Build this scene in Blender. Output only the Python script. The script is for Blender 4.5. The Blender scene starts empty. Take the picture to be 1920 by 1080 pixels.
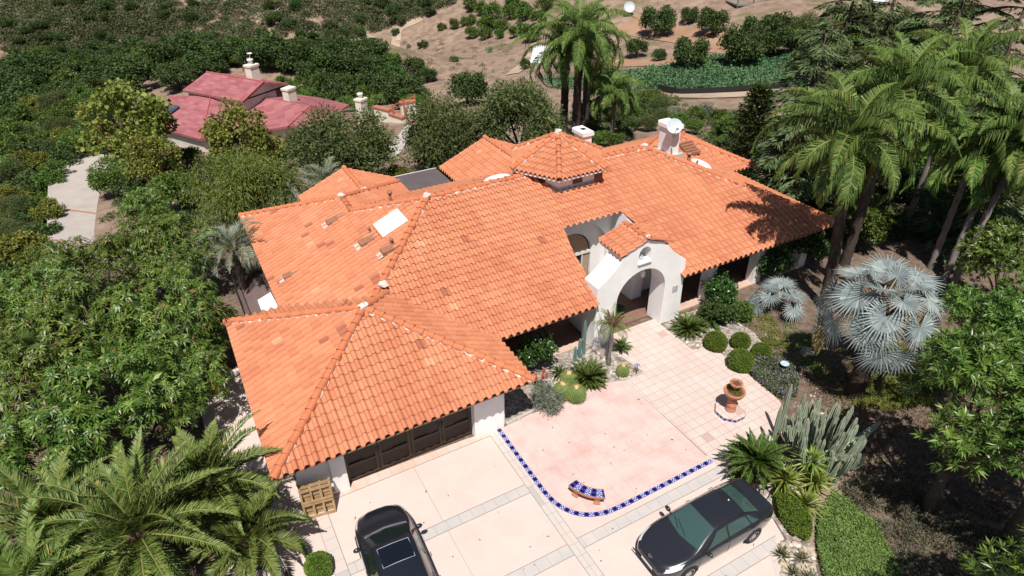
import bpy, bmesh, math, random
import numpy as np
from mathutils import Vector, Matrix
random.seed(7); RNG=np.random.default_rng(11)
R=math.radians; PI=math.pi
scn=bpy.context.scene
COL=scn.collection

# ---------------------------------------------------------------- survey
# The camera was surveyed from the vanishing points of the villa: X runs along
# the front eave, Y away from the camera, Z up, driveway at z = 0, metres.
F_PX=1202.706; CAM_H=18.8
def _rot(pitch,yaw,roll):
    cy,sy=math.cos(yaw),math.sin(yaw); cp,sp=math.cos(pitch),math.sin(pitch)
    fwd=np.array([sy*cp,cy*cp,-sp]); right=np.array([cy,-sy,0.0]); up=np.cross(right,fwd)
    cr,sr=math.cos(roll),math.sin(roll)
    return np.array([cr*right+sr*up,-sr*right+cr*up,fwd])
CM=_rot(R(33.209),R(28.485),R(-.6236)); CP=np.array([0,0,CAM_H])
def ray(x,y): return CM.T@np.array([(x-960)/F_PX,-(y-540)/F_PX,1.0])
def G(x,y,z=0.0):
    """survey point of the photograph at height z, in metres"""
    d=ray(x,y); return CP+d*((z-CAM_H)/d[2])
def onplane(x,y,n,c):
    """survey point on the plane n.p = c"""
    d=ray(x,y); n=np.array(n,float); return CP+d*((c-n@CP)/(n@d))

# ---------------------------------------------------------------- objects
def tag(o,label=None,cat=None,group=None,kind=None):
    if label: o['label']=label
    if cat: o['category']=cat
    if group: o['group']=group
    if kind: o['kind']=kind
    return o
def thing(name,label,cat,loc=(0,0,0),rz=0,group=None,scale=None):
    o=bpy.data.objects.new(name,None); COL.objects.link(o)
    o.location=tuple(float(v) for v in loc); o.rotation_euler=(0,0,rz); o.empty_display_size=.3
    if scale is not None: o.scale=(scale,)*3 if np.isscalar(scale) else tuple(scale)
    return tag(o,label,cat,group)
def link(name,me,parent=None):
    o=bpy.data.objects.new(name,me); COL.objects.link(o)
    if parent is not None: o.parent=parent
    return o
class MB:
    """collects blocks of vertices, faces and optional uvs into one mesh"""
    def __init__(s): s.V=[];s.F=[];s.U=[];s.n=0
    def add(s,V,F,uv=None):
        V=np.asarray(V,float).reshape(-1,3)
        s.V.append(V); F=[[i+s.n for i in f] for f in F]; s.F.append(F)
        s.U.append(uv); s.n+=len(V); return s
    def quads(s,Q,uv=None):
        Q=np.asarray(Q,float); n=len(Q)
        s.V.append(Q.reshape(-1,3)); s.F.append(np.arange(n*4).reshape(n,4)+s.n); s.U.append(uv); s.n+=n*4; return s
    def grid(s,Pn,closed_u=False,closed_v=False):
        """Pn (rows, cols, 3)"""
        Pn=np.asarray(Pn,float); r,c=Pn.shape[:2]; idx=np.arange(r*c).reshape(r,c)
        a=idx if not closed_v else np.vstack([idx,idx[:1]])
        a=a if not closed_u else np.hstack([a,a[:,:1]])
        q=np.stack([a[:-1,:-1],a[:-1,1:],a[1:,1:],a[1:,:-1]],-1).reshape(-1,4)
        s.V.append(Pn.reshape(-1,3)); s.F.append(q+s.n); s.U.append(None); s.n+=r*c; return s
    def box(s,x0,x1,y0,y1,z0,z1,M=None):
        V=np.array([(x,y,z) for z in (z0,z1) for y in (y0,y1) for x in (x0,x1)],float)
        if M is not None: V=(np.asarray(M)[:3,:3]@V.T).T+np.asarray(M)[:3,3]
        return s.add(V,[(0,2,3,1),(4,5,7,6),(0,1,5,4),(2,6,7,3),(0,4,6,2),(1,3,7,5)])
    def prism(s,poly,axis,a,b):
        """polygon (2d) extruded along axis from a to b"""
        n=len(poly); V=[]
        for t in (a,b):
            for p in poly:
                v=[0,0,0]; o=[k for k in range(3) if k!=axis]; v[o[0]]=p[0]; v[o[1]]=p[1]; v[axis]=t; V.append(v)
        F=[tuple(range(n))[::-1],tuple(range(n,2*n))]+[(i,(i+1)%n,n+(i+1)%n,n+i) for i in range(n)]
        return s.add(V,F)
    def tube(s,pts,rad,seg=8,caps=True):
        pts=np.asarray(pts,float); n=len(pts); rad=np.broadcast_to(np.asarray(rad,float),(n,))
        T=np.gradient(pts,axis=0); T/=np.linalg.norm(T,axis=1)[:,None]+1e-9
        ref=np.array([0,0,1.0]) if abs(T[0][2])<.9 else np.array([1.0,0,0])
        A=np.cross(T,ref); A/=np.linalg.norm(A,axis=1)[:,None]+1e-9; B=np.cross(T,A)
        th=np.linspace(0,2*PI,seg,endpoint=False)
        P=pts[:,None]+rad[:,None,None]*(A[:,None]*np.cos(th)[None,:,None]+B[:,None]*np.sin(th)[None,:,None])
        s.grid(P,closed_u=True)
        if caps:
            b=s.n-n*seg; s.F.append([list(range(b,b+seg))[::-1],list(range(s.n-seg,s.n))])
        return s
    def lathe(s,prof,c=(0,0,0),seg=20,caps=False):
        prof=np.asarray(prof,float); th=np.linspace(0,2*PI,seg,endpoint=False)
        P=np.stack([c[0]+prof[:,:1]*np.cos(th),c[1]+prof[:,:1]*np.sin(th),np.repeat(c[2]+prof[:,1:2],seg,1)],-1)
        s.grid(P,closed_u=True)
        if caps:
            b=s.n-len(prof)*seg; s.F.append([list(range(b,b+seg))[::-1],list(range(s.n-seg,s.n))])
        return s
    def build(s,name,mat,parent=None,smooth=False,uv=None,fix=False):
        me=s.mesh(name,mat,smooth,uv,fix); return link(name,me,parent)
    def mesh(s,name,mat,smooth=False,uv=None,fix=False):
        me=bpy.data.meshes.new(name)
        V=np.concatenate(s.V) if s.V else np.zeros((0,3))
        sizes=[];loops=[]
        for f in s.F:
            if isinstance(f,np.ndarray): sizes.append(np.full(len(f),f.shape[1])); loops.append(f.ravel())
            else:
                for g in f: sizes.append(np.array([len(g)])); loops.append(np.array(g))
        sizes=np.concatenate(sizes).astype(np.int32); loops=np.concatenate(loops).astype(np.int32)
        me.vertices.add(len(V)); me.vertices.foreach_set('co',V.ravel().astype(np.float32))
        me.loops.add(len(loops)); me.loops.foreach_set('vertex_index',loops)
        me.polygons.add(len(sizes)); st=np.concatenate([[0],np.cumsum(sizes)[:-1]]).astype(np.int32)
        me.polygons.foreach_set('loop_start',st); me.polygons.foreach_set('loop_total',sizes)
        me.polygons.foreach_set('use_smooth',np.full(len(sizes),bool(smooth)))
        me.update(calc_edges=True)
        if uv is not None:
            l=me.uv_layers.new(name='UVMap'); uvv=np.asarray(uv,np.float32)[loops]; l.data.foreach_set('uv',uvv.ravel())
        me.validate()
        if fix:
            bm=bmesh.new(); bm.from_mesh(me); bmesh.ops.remove_doubles(bm,verts=bm.verts,dist=1e-5); bmesh.ops.recalc_face_normals(bm,faces=bm.faces); bm.to_mesh(me); bm.free()
        if mat is not None: me.materials.append(mat)
        return me
def bevel(o,w=.01,seg=2,ang=35):
    m=o.modifiers.new('bevel','BEVEL'); m.width=w; m.segments=seg; m.limit_method='ANGLE'; m.angle_limit=R(ang); return o
def copy_tree(o,parent=None):
    c=o.copy(); COL.objects.link(c)
    if parent is not None: c.parent=parent
    for ch in list(o.children): copy_tree(ch,c)
    return c

# ---------------------------------------------------------------- materials
class NT:
    def __init__(s,name):
        s.m=bpy.data.materials.new(name); s.m.use_nodes=True; s.t=s.m.node_tree; s.t.nodes.clear()
        s.out=s.t.nodes.new('ShaderNodeOutputMaterial')
    def n(s,typ,**kw):
        nd=s.t.nodes.new('ShaderNode'+typ)
        for k,v in kw.items():
            if k in nd.inputs: s.set(nd.inputs[k],v)
            else: setattr(nd,k,v)
        return nd
    def set(s,inp,v):
        if isinstance(v,bpy.types.NodeSocket): s.t.links.new(v,inp)
        else:
            try: inp.default_value=v
            except Exception:
                inp.default_value=tuple(v)+(1,)
    def math(s,op,a,b=0.0,c=0.0):
        nd=s.t.nodes.new('ShaderNodeMath'); nd.operation=op
        for i,v in enumerate((a,b,c)): s.set(nd.inputs[i],v)
        return nd.outputs[0]
    def mix(s,f,a,b,mode='MIX'):
        nd=s.t.nodes.new('ShaderNodeMix'); nd.data_type='RGBA'; nd.blend_type=mode
        s.set(nd.inputs[0],f)
        for i,v in ((6,a),(7,b)):
            if isinstance(v,bpy.types.NodeSocket): s.t.links.new(v,nd.inputs[i])
            else: nd.inputs[i].default_value=tuple(v)[:3]+(1,)
        return nd.outputs[2]
    def ramp(s,f,stops,interp='LINEAR'):
        nd=s.t.nodes.new('ShaderNodeValToRGB'); nd.color_ramp.interpolation=interp
        el=nd.color_ramp.elements
        while len(el)<len(stops): el.new(.5)
        for e,(p,c) in zip(el,stops): e.position=p; e.color=(tuple(c)+(1,))[:4] if not np.isscalar(c) else (c,c,c,1)
        s.set(nd.inputs[0],f); return nd.outputs[0]
    def noise(s,scale,detail=3,vec=None,rough=.55,dist=0):
        nd=s.n('TexNoise',Scale=scale,Detail=detail,Roughness=rough,Distortion=dist)
        if vec is not None: s.set(nd.inputs['Vector'],vec)
        return nd.outputs['Fac']
    def obj(s): return s.n('TexCoord').outputs['Object']
    def pos(s): return s.n('NewGeometry').outputs['Position']
    def bump(s,h,strength=.3,dist=.02):
        return s.n('Bump',Strength=strength,Distance=dist,Height=h).outputs[0]
    def done(s,color,rough=.7,spec=.3,normal=None,metal=0,coat=0,translucent=0,**kw):
        b=s.n('BsdfPrincipled'); s.set(b.inputs['Base Color'],color if isinstance(color,bpy.types.NodeSocket) else tuple(color)[:3]+(1,))
        s.set(b.inputs['Roughness'],rough); s.set(b.inputs['Specular IOR Level'],spec); b.inputs['Metallic'].default_value=metal
        b.inputs['Coat Weight'].default_value=coat
        if coat: b.inputs['Coat Roughness'].default_value=.03
        for k,v in kw.items(): s.set(b.inputs[k.replace('_',' ')],v)
        if normal is not None: s.set(b.inputs['Normal'],normal)
        if translucent:
            t=s.n('BsdfTranslucent'); s.set(t.inputs[0],color if isinstance(color,bpy.types.NodeSocket) else tuple(color)[:3]+(1,))
            mx=s.n('MixShader'); mx.inputs[0].default_value=translucent
            s.t.links.new(b.outputs[0],mx.inputs[1]); s.t.links.new(t.outputs[0],mx.inputs[2]); s.t.links.new(mx.outputs[0],s.out.inputs[0])
        else: s.t.links.new(b.outputs[0],s.out.inputs[0])
        return s.m
_mc={}
def plain(name,c,rough=.6,spec=.3,var=.12,scale=6,bump=0,bscale=40,metal=0,coat=0):
    """a plain coloured surface with gentle natural variation"""
    if name in _mc: return _mc[name]
    t=NT(name); v=t.obj(); f=t.noise(scale,4,v)
    c=np.array(c); col=t.mix(f,tuple(np.clip(c*(1-var*2),0,1)),tuple(np.clip(c*(1+var*2),0,1)))
    nrm=t.bump(t.noise(bscale,3,v),bump,.01) if bump else None
    _mc[name]=t.done(col,rough,spec,nrm,metal,coat); return _mc[name]
def leafmat(name,dark,mid,light,rough=.45,spec=.4,trans=.22,clump=.9,extra=None):
    """foliage: every leaf has its own tone, clumps drift from young to old growth"""
    if name in _mc: return _mc[name]
    t=NT(name); g=t.n('NewGeometry'); isl=g.outputs['Random Per Island']; oi=t.n('ObjectInfo').outputs['Random']
    nz=t.noise(clump,3,t.n('TexCoord').outputs['Object'])
    f=t.math('ADD',t.math('MULTIPLY',isl,.55),t.math('MULTIPLY',t.math('SUBTRACT',nz,.28),1.0))
    stops=[(0.08,dark),(.42,mid),(.85,light)]
    col=t.ramp(f,stops)
    if extra: col=t.mix(t.math('GREATER_THAN',isl,1-extra[0]),col,extra[1])
    hv=t.n('HueSaturation',Color=col); t.set(hv.inputs['Value'],t.math('MULTIPLY_ADD',oi,.3,.85)); t.set(hv.inputs['Hue'],t.math('MULTIPLY_ADD',oi,.03,.485))
    _mc[name]=t.done(hv.outputs[0],rough,spec,translucent=trans); return _mc[name]
def grid_lines(t,vec,sx,sy,w,ox=0,oy=0):
    """1 on joint lines of a rectangular grid (metres)"""
    sp=t.n('SeparateXYZ',Vector=vec)
    def ln(s_,o,p):
        a=t.math('DIVIDE',t.math('SUBTRACT',s_,o),p); fr=t.math('FRACT',a)
        return t.math('LESS_THAN',t.math('MINIMUM',fr,t.math('SUBTRACT',1.0,fr)),w/p/2),t.math('FLOOR',a)
    lx,ix=ln(sp.outputs[0],ox,sx); ly,iy=ln(sp.outputs[1],oy,sy)
    cmb=t.n('CombineXYZ',X=ix,Y=iy); wn=t.n('TexWhiteNoise',Vector=cmb.outputs[0]).outputs['Value']
    return t.math('MAXIMUM',lx,ly),wn
# ---------------------------------------------------------------- camera, light
cam=bpy.data.cameras.new('camera'); co=bpy.data.objects.new('camera',cam); COL.objects.link(co); scn.camera=co
cam.sensor_width=36; cam.lens=F_PX/1920*36; cam.clip_start=.1; cam.clip_end=3000
co.matrix_world=Matrix((( CM[0][0],CM[1][0],-CM[2][0],0),(CM[0][1],CM[1][1],-CM[2][1],0),(CM[0][2],CM[1][2],-CM[2][2],CAM_H),(0,0,0,1)))
SUN=Vector((-.27,-.44,1)).normalized()          # towards the sun
el=math.asin(SUN.z); az=math.atan2(SUN.x,SUN.y)
w=bpy.data.worlds.new('World'); scn.world=w; w.use_nodes=True; nt=w.node_tree
sky=nt.nodes.new('ShaderNodeTexSky'); sky.sky_type='NISHITA'; sky.sun_disc=False; sky.sun_elevation=el; sky.sun_rotation=az
sky.air_density=1.0; sky.dust_density=1.0; sky.ozone_density=1.0
bg=nt.nodes['Background']; bg.inputs[1].default_value=.05; nt.links.new(sky.outputs[0],bg.inputs[0])
sl=bpy.data.lights.new('sun','SUN'); sl.energy=5.0; sl.angle=R(.5); sl.color=(1,.955,.88)
so=bpy.data.objects.new('sun',sl); COL.objects.link(so); so.rotation_euler=(-SUN).to_track_quat('-Z','Y').to_euler()
vs=scn.view_settings; vs.view_transform='Standard'; vs.look='None'; vs.exposure=.27; vs.gamma=1; vs.use_curve_mapping=False
scn.cycles.max_bounces=6; scn.cycles.diffuse_bounces=3; scn.cycles.glossy_bounces=2; scn.cycles.transmission_bounces=4; scn.cycles.transparent_max_bounces=6
scn.cycles.use_denoising=True
# ---------------------------------------------------------------- building materials
def roof_mat(name,ramp_stops,odd,odd2):
    t=NT(name); uv=t.n('UVMap').outputs[0]; sp=t.n('SeparateXYZ',Vector=uv)
    cell=t.n('CombineXYZ',X=t.math('FLOOR',sp.outputs[0]),Y=t.math('FLOOR',sp.outputs[1])).outputs[0]
    wn=t.n('TexWhiteNoise',Vector=cell); v=wn.outputs['Value']
    p=t.pos(); blot=t.noise(.35,3,p); fine=t.noise(9,4,p)
    f=t.math('ADD',t.math('MULTIPLY',v,.30),t.math('MULTIPLY',blot,.70))
    col=t.ramp(f,ramp_stops)
    sepc=t.n('SeparateColor',Color=wn.outputs['Color'])
    col=t.mix(t.math('GREATER_THAN',sepc.outputs[1],.9935),col,odd)
    col=t.mix(t.math('GREATER_THAN',sepc.outputs[2],.996),col,odd2)
    col=t.mix(t.math('MULTIPLY',t.math('SUBTRACT',fine,.45),.55),col,tuple(c*.55 for c in ramp_stops[0][1]))
    st=t.ramp(t.noise(1.7,5,p,.7),[(.62,0),(.8,1)])
    col=t.mix(t.math('MULTIPLY',st,.16),col,(.75,.5,.38))
    return t.done(col,.72,.28,t.bump(t.noise(60,3,p),.25,.01))
M_ROOF=roof_mat('terracotta_tile',[(.25,(.46,.165,.086)),(.5,(.54,.210,.112)),(.8,(.61,.258,.140))],(.36,.125,.075),(.60,.30,.18))
M_ROOFN=roof_mat('pink_roof_tile',[(.25,(.33,.092,.088)),(.5,(.40,.118,.115)),(.8,(.47,.155,.145))],(.28,.08,.07),(.45,.2,.18))
M_CAP=plain('terracotta_ridge_cap',(.51,.17,.08),.72,.25,.2,3,.3,40)
M_CAPN=plain('pink_ridge_cap',(.42,.115,.11),.72,.25,.15,3,.3,40)
M_MORTAR=plain('white_mortar',(.60,.545,.51),.9,.1,.15,7,.6,30)
def stucco(name,c,dirt=.12):
    t=NT(name); p=t.pos(); f=t.noise(.9,5,p,.65)
    col=t.mix(t.ramp(f,[(.42,0),(.75,1)]),c,tuple(x*(1-dirt)*k for x,k in zip(c,(1,.985,.96))))
    mp=t.n('Mapping',Vector=p); mp.inputs['Scale'].default_value=(5,5,.35); st=t.ramp(t.noise(1.0,5,mp.outputs[0],.7),[(.58,0),(.76,.45)]); col=t.mix(st,col,tuple(x*.72 for x in c))
    return t.done(col,.88,.15,t.bump(t.noise(28,4,p),.35,.015))
M_STUC=stucco('white_stucco',(.86,.85,.845)); M_STUCS=stucco('eave_shaded_stucco',(.62,.58,.53)); M_CREAM=stucco('cream_stucco',(.76,.70,.6))  # second stucco is darker: eave shade put into the neighbour's wall colour
M_WOODD=plain('dark_stained_wood',(.035,.024,.018),.55,.3,.3,5,.4,30)
M_SOFF=plain('soffit_paint',(.22,.16,.12),.8,.2,.1,4)
M_METD=plain('black_iron',(.02,.02,.022),.45,.4,.1,9)
M_FLAT=plain('dark_membrane_roof',(.105,.088,.092),.85,.2,.14,1.2,.3,8)
M_GLASS=NT('window_glass').done((.02,.025,.03),.06,.7)
M_SKYL=plain('white_acrylic',(.82,.83,.84),.3,.4,.03,3)
M_FRAME=plain('white_frame',(.7,.69,.67),.5,.3,.05,5)
M_BLIND=plain('tan_blind',(.42,.30,.20),.8,.1,.1,3)
M_VENT=plain('rusty_vent_metal',(.30,.14,.085),.6,.35,.3,8)
M_GREYM=plain('grey_metal',(.45,.47,.5),.4,.5,.06,6)
M_DISH=plain('dish_grey',(.5,.55,.6),.45,.4,.05,6)
M_FLASH=plain('flashing',(.5,.49,.48),.5,.4,.12,5)

# ---------------------------------------------------------------- tiled roof faces
K=.418
TW=.34; TC=.40
PROF=np.array([(0,.0),(.06,.052),(.16,.094),(.30,.112),(.44,.094),(.54,.052),(.60,.0),(.80,-.018),(1.0,.0)])
def tile_face(mb,poly,plane,down,tw=TW,tc=TC,seed=0,hs=1.0,off=(0,0)):
    """tiles over the plan polygon poly [(x,y)..] (convex) of the plane z=f(x,y); down = plan direction of the fall"""
    rng=np.random.default_rng(seed)
    d=np.array(down,float); d/=np.linalg.norm(d); up2=-d; acr=np.array([up2[1],-up2[0]])
    a=np.array([plane(*p) for p in poly]); P2=np.array(poly,float)
    dz=(plane(*(P2[0]+up2))-plane(*P2[0])); sl=math.hypot(1,dz)
    uu=(P2-np.array(off))@acr; vv=(P2-np.array(off))@up2*sl
    i0,i1=math.floor(uu.min()/tw)-1,math.ceil(uu.max()/tw)+1; j0=math.floor(vv.min()/tc)-1; j1=math.ceil(vv.max()/tc)+1
    v_eave=vv.min()
    I,J=np.meshgrid(np.arange(i0,i1),np.arange(j0,j1),indexing='ij'); I=I.ravel();J=J.ravel(); n=len(I)
    jit=rng.normal(0,.009,n); tilt=rng.normal(0,.006,n)
    m=len(PROF); u=(I[:,None]+PROF[None,:,0]*1.0)*tw; h=PROF[None,:,1]*hs+np.zeros((n,1))
    h=h+tilt[:,None]*(PROF[None,:,0]-.5)
    vb=(J[:,None]*tc+jit[:,None])+np.zeros((1,m)); vt=vb+tc+.03
    rows=[(vb+.075,h+.006),(vb,h+.045),(vt,h-.003)]
    Z0=plane(*np.array(off)); base=np.array([off[0],off[1],Z0])
    U3=np.array([acr[0],acr[1],0]); V3=np.array([up2[0],up2[1],dz])/sl; N3=np.cross(U3,V3); N3=N3 if N3[2]>0 else -N3
    Pts=np.stack([base+uu_[...,None]*U3+r[0][...,None]*V3+(r[1][...,None])*N3 for r in rows for uu_ in [u]],1)  # n,3,m,3
    uv=np.stack([np.repeat(I[:,None,None]+.5,3,1)+np.zeros((1,1,m)),np.repeat(J[:,None,None]+.5,3,1)+np.zeros((1,1,m))],-1)
    idx=np.arange(n*3*m).reshape(n,3,m)
    q=np.stack([idx[:,:-1,:-1],idx[:,:-1,1:],idx[:,1:,1:],idx[:,1:,:-1]],-1)
    # cull tiles wholly outside
    cu=(I+.5)*tw; cv=(J+.5)*tc/sl; c2=np.array(off)+cu[:,None]*acr+cv[:,None]*up2
    area=0
    for k in range(len(P2)): a_,b_=P2[k],P2[(k+1)%len(P2)]; area+=a_[0]*b_[1]-b_[0]*a_[1]
    ring=P2 if area>0 else P2[::-1]
    keep=np.ones(n,bool); cross=np.zeros(n,bool); planes=[]
    for k in range(len(ring)):
        a_,b_=ring[k],ring[(k+1)%len(ring)]; e=(b_-a_)/np.linalg.norm(b_-a_); nn=np.array([e[1],-e[0]])
        dd=(c2-a_)@nn; keep&=dd<.45; cross|=(dd>-.45); planes.append((a_,nn))
    ins=keep&~cross; edg=keep&cross
    V=Pts.reshape(-1,3); UV=uv.reshape(-1,2)
    qi=q[ins].reshape(-1,4)
    if len(qi):
        us,inv=np.unique(qi,return_inverse=True); mb.V.append(V[us]); mb.U.append(UV[us]); mb.F.append(inv.reshape(-1,4)+mb.n); mb.n+=len(us)
    qe=q[edg].reshape(-1,4)
    if len(qe):
        us,inv=np.unique(qe,return_inverse=True); inv=inv.reshape(-1,4)
        me=bpy.data.meshes.new('tmp'); me.from_pydata(V[us].tolist(),[],inv.tolist())
        l=me.uv_layers.new(name='UVMap'); lo=np.zeros(len(me.loops),np.int32); me.loops.foreach_get('vertex_index',lo); l.data.foreach_set('uv',UV[us][lo].astype(np.float32).ravel())
        bm=bmesh.new(); bm.from_mesh(me)
        for a_,nn in planes:
            bmesh.ops.bisect_plane(bm,geom=bm.verts[:]+bm.edges[:]+bm.faces[:],plane_co=(a_[0],a_[1],0),plane_no=(nn[0],nn[1],0),clear_outer=True)
        bm.verts.index_update(); ul=bm.loops.layers.uv.active
        vs_=np.array([v.co[:] for v in bm.verts]).reshape(-1,3); uvs=np.zeros((len(vs_),2)); fs=[]
        for f in bm.faces:
            fs.append([v.index for v in f.verts])
            for lp in f.loops: uvs[lp.vert.index]=lp[ul].uv[:]
        bm.free(); bpy.data.meshes.remove(me)
        if len(vs_): mb.V.append(vs_); mb.U.append(uvs); mb.F.append([[i+mb.n for i in f] for f in fs]); mb.n+=len(vs_)
def ridge_caps(mb,mm,p,q,r=.14,lift=.05,seg=.42,mortar=1.0,rng=RNG,step=.035):
    """half-round cap tiles from p (low) to q (high) with the white mortar bedding that shows beside them"""
    p=np.array(p,float);q=np.array(q,float);L=np.linalg.norm(q-p); n=max(1,int(round(L/seg))); t=(q-p)/L
    s=np.cross(t,[0,0,1]); s/=np.linalg.norm(s); u=np.cross(s,t)
    th=np.linspace(-.15,PI+.15,9)
    for i in range(n):
        a=p+t*(L*i/n); b=p+t*(L*(i+1)/n+.05); w=rng.normal(0,.012,2)
        P=[]
        for c,rr,lf in ((a,r*1.0,lift+step),(a,r*1.12,lift+step),(b,r*.92,lift)):
            P.append(c+u*lf+s*w[0]+rr*(np.cos(th)[:,None]*s+np.sin(th)[:,None]*u*.95))
        P[0]=a+u*(lift+step)+s*w[0]+r*.9*(np.cos(th)[:,None]*s+np.sin(th)[:,None]*u*.9)
        mb.grid(np.array(P))
    if mm is not None and mortar>0:
        m=max(4,int(L/.09)); ts=np.linspace(0.01,.99,m)
        ph=rng.uniform(0,6); 
        for sd in (-1,1):
            wv=r*(1.05+.20*mortar*np.clip(np.sin(ts*L/.34*2*PI*.72+ph)*.7+rng.normal(0,.35,m),-.6,1.3))
            C=p+np.outer(ts*L,t)
            rows=[C+u*(lift+.05), C+sd*s*(wv*.6)[:,None]+u*(lift+.065), C+sd*s*wv[:,None]+u*(lift+.01)-np.array([0,0,1])*(.05+.02*rng.random(m))[:,None], C+sd*s*(wv*.9)[:,None]-u*.1]
            mm.grid(np.array(rows))
def blob(mb,c,r,rng=RNG,seg=8):
    th=np.linspace(0,2*PI,seg,endpoint=False); ph=np.linspace(-.5,PI/2,5)
    rr=r*(1+.18*rng.standard_normal((5,seg)))
    P=np.stack([c[0]+rr*np.cos(ph)[:,None]*np.cos(th),c[1]+rr*np.cos(ph)[:,None]*np.sin(th),c[2]+.8*rr*np.sin(ph)[:,None]],-1); mb.grid(P,closed_u=True)
# ---------------------------------------------------------------- the villa
E0=2.6
house=thing('tiled_villa','white stucco villa under an orange clay tile roof with cupola and arched entry','house',(9.7,19,0))
HL=Matrix.Translation(house.location).inverted()
def part(o,parent=house):
    """parent keeping the world position"""
    o.parent=parent; o.matrix_parent_inverse=HL.copy() if parent is house else Matrix(); return o
def hp(mb,name,mat,parent=house,smooth=False,uv=None):
    return part(mb.build(name,mat,None,smooth,uv),parent)
rf=MB(); fascia=MB()
pl_mainL=lambda x,y:E0+K*(x-2.05); pl_mainF=lambda x,y:E0+K*(y-18.52); pl_mainR=lambda x,y:E0+K*(30.3-x); pl_mainB=lambda x,y:E0+K*(33.82-y)
O=(2.05,18.52)
def face(poly,pl,down,seed,off): tile_face(rf,poly,pl,down,seed=seed,off=off)
face([(2.05,18.52),(9.70,26.17),(6.78,29.09),(2.05,29.09)],pl_mainL,(-1,0),1,(2.05,18.52))
face([(2.05,29.09),(6.78,29.09),(6.78,30.93),(2.05,35.66)],pl_mainL,(-1,0),1,(2.05,18.52))
face([(2.05,18.52),(14.47,18.52),(15.1,22.7),(15.1,26.17),(9.7,26.17)],pl_mainF,(0,-1),2,O)
face([(15.1,22.7),(18.66,22.7),(18.66,26.17),(15.1,26.17)],pl_mainF,(0,-1),2,O)
face([(19.3,18.52),(30.3,18.52),(22.65,26.17),(18.66,26.17),(18.66,22.7)],pl_mainF,(0,-1),2,O)
face([(30.3,18.52),(30.3,33.82),(22.65,26.17)],pl_mainR,(1,0),3,(30.3,18.52))
face([(9.7,26.17),(22.65,26.17),(30.3,33.82),(11.5,33.82),(6.78,29.09)],pl_mainB,(0,1),4,(9.7,33.82))
face([(6.78,29.09),(11.5,33.82),(11.5,35.66),(6.78,30.93)],lambda x,y:E0+K*(11.5-x),(1,0),5,(11.5,29))
face([(2.05,35.66),(6.78,30.93),(11.5,35.66)],lambda x,y:E0+K*(35.66-y),(0,1),6,(2.05,35.66))
face([(5.5,36.5),(8.45,36.5),(8.45,32.5),(5.5,34.8)],lambda x,y:E0+.02+K*(x-5.5),(-1,0),7,(5.5,36.5))
face([(8.45,32.5),(8.45,36.5),(11.4,36.5),(11.4,34.8)],lambda x,y:E0+.02+K*(11.4-x),(1,0),8,(11.4,36.5))
face([(14.5,33.82),(14.5,36.5),(17.87,36.5),(17.87,30.4)],lambda x,y:E0+K*(x-14.5),(-1,0),9,(14.5,36.5))
face([(17.87,30.4),(17.87,36.5),(21.24,36.5),(21.24,33.82)],lambda x,y:E0+K*(21.24-x),(1,0),10,(21.24,36.5))
face([(30.3,26.5),(32.4,26.5),(28.9,30),(26.8,30)],lambda x,y:E0+K*(y-26.5),(0,-1),11,(32.4,26.5))
face([(32.4,26.5),(32.4,33.5),(28.9,30)],lambda x,y:E0+K*(32.4-x),(1,0),12,(32.4,26.5))
face([(28.9,30),(32.4,33.5),(25,33.5),(25,30)],lambda x,y:E0+K*(33.5-y),(0,1),13,(32.4,33.5))
# garage pyramid
gx0,gx1,gy0,gy1=-.21,9.5,15.69,25.43; gcx,gcy=4.65,20.56; gz=E0+K*4.87
face([(gx0,gy0),(gx1,gy0),(gcx,gcy)],lambda x,y:E0+K*(y-gy0),(0,-1),14,(gx0,gy0))
face([(gx0,gy0),(gcx,gcy),(gx0,gy1)],lambda x,y:E0+K*(x-gx0),(-1,0),15,(gx0,gy0))
face([(gx1,gy0),(gx1,gy1),(gcx,gcy)],lambda x,y:E0+K*(gx1-x),(1,0),16,(gx1,gy0))
face([(gx0,gy1),(gcx,gcy),(gx1,gy1)],lambda x,y:E0+K*(gy1-y),(0,1),17,(gx0,gy1))
roof=hp(rf,'roof',M_ROOF,uv=np.concatenate(rf.U))
mort=MB()
def cap(p,q,m=1.0,**k):
    c=MB(); mo=MB(); ridge_caps(c,mo,p,q,mortar=m,**k); part(c.build('ridge_cap',M_CAP,roof),roof); part(mo.build('mortar',M_MORTAR,roof),roof)
zR=E0+K*7.65
cap((2.3,18.77,E0+.1),(9.7,26.17,zR),.8); cap((9.7,26.17,zR),(22.65,26.17,zR),1.3); cap((30.2,18.62,E0+.04),(22.65,26.17,zR),1.0)
cap((29.4,32.9,E0+.38),(22.65,26.17,zR),.5); cap((6.78,29.09,E0+K*4.73),(9.7,26.17,zR),.9)
cap((6.78,29.09,E0+K*4.73),(6.78,30.93,E0+K*4.73),.4); cap((2.1,35.6,E0+.03),(6.78,30.93,E0+K*4.73),.8); cap((11.4,35.56,E0+.04),(6.78,30.93,E0+K*4.73),.5)
cap((8.45,36.5,E0+K*2.95),(8.45,32.7,E0+K*2.95),.7); cap((17.87,36.5,E0+K*3.37),(17.87,30.45,E0+K*3.37),1)
cap((32.35,26.55,E0+.02),(28.9,30,E0+K*3.5),1.1); cap((32.35,33.45,E0+.02),(28.9,30,E0+K*3.5),.6); cap((28.9,30,E0+K*3.5),(26.5,30,E0+K*3.5),.6)
cap((gx0+.05,gy0+.05,E0+.02),(gcx,gcy,gz),.55); cap((gx1-.05,gy0+.05,E0+.02),(gcx,gcy,gz),1.5); cap((gx0+.05,gy1-.05,E0+.02),(gcx,gcy,gz),.9); cap((6.0,21.95,gz-K*1.37),(gcx,gcy,gz),.5)
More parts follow.
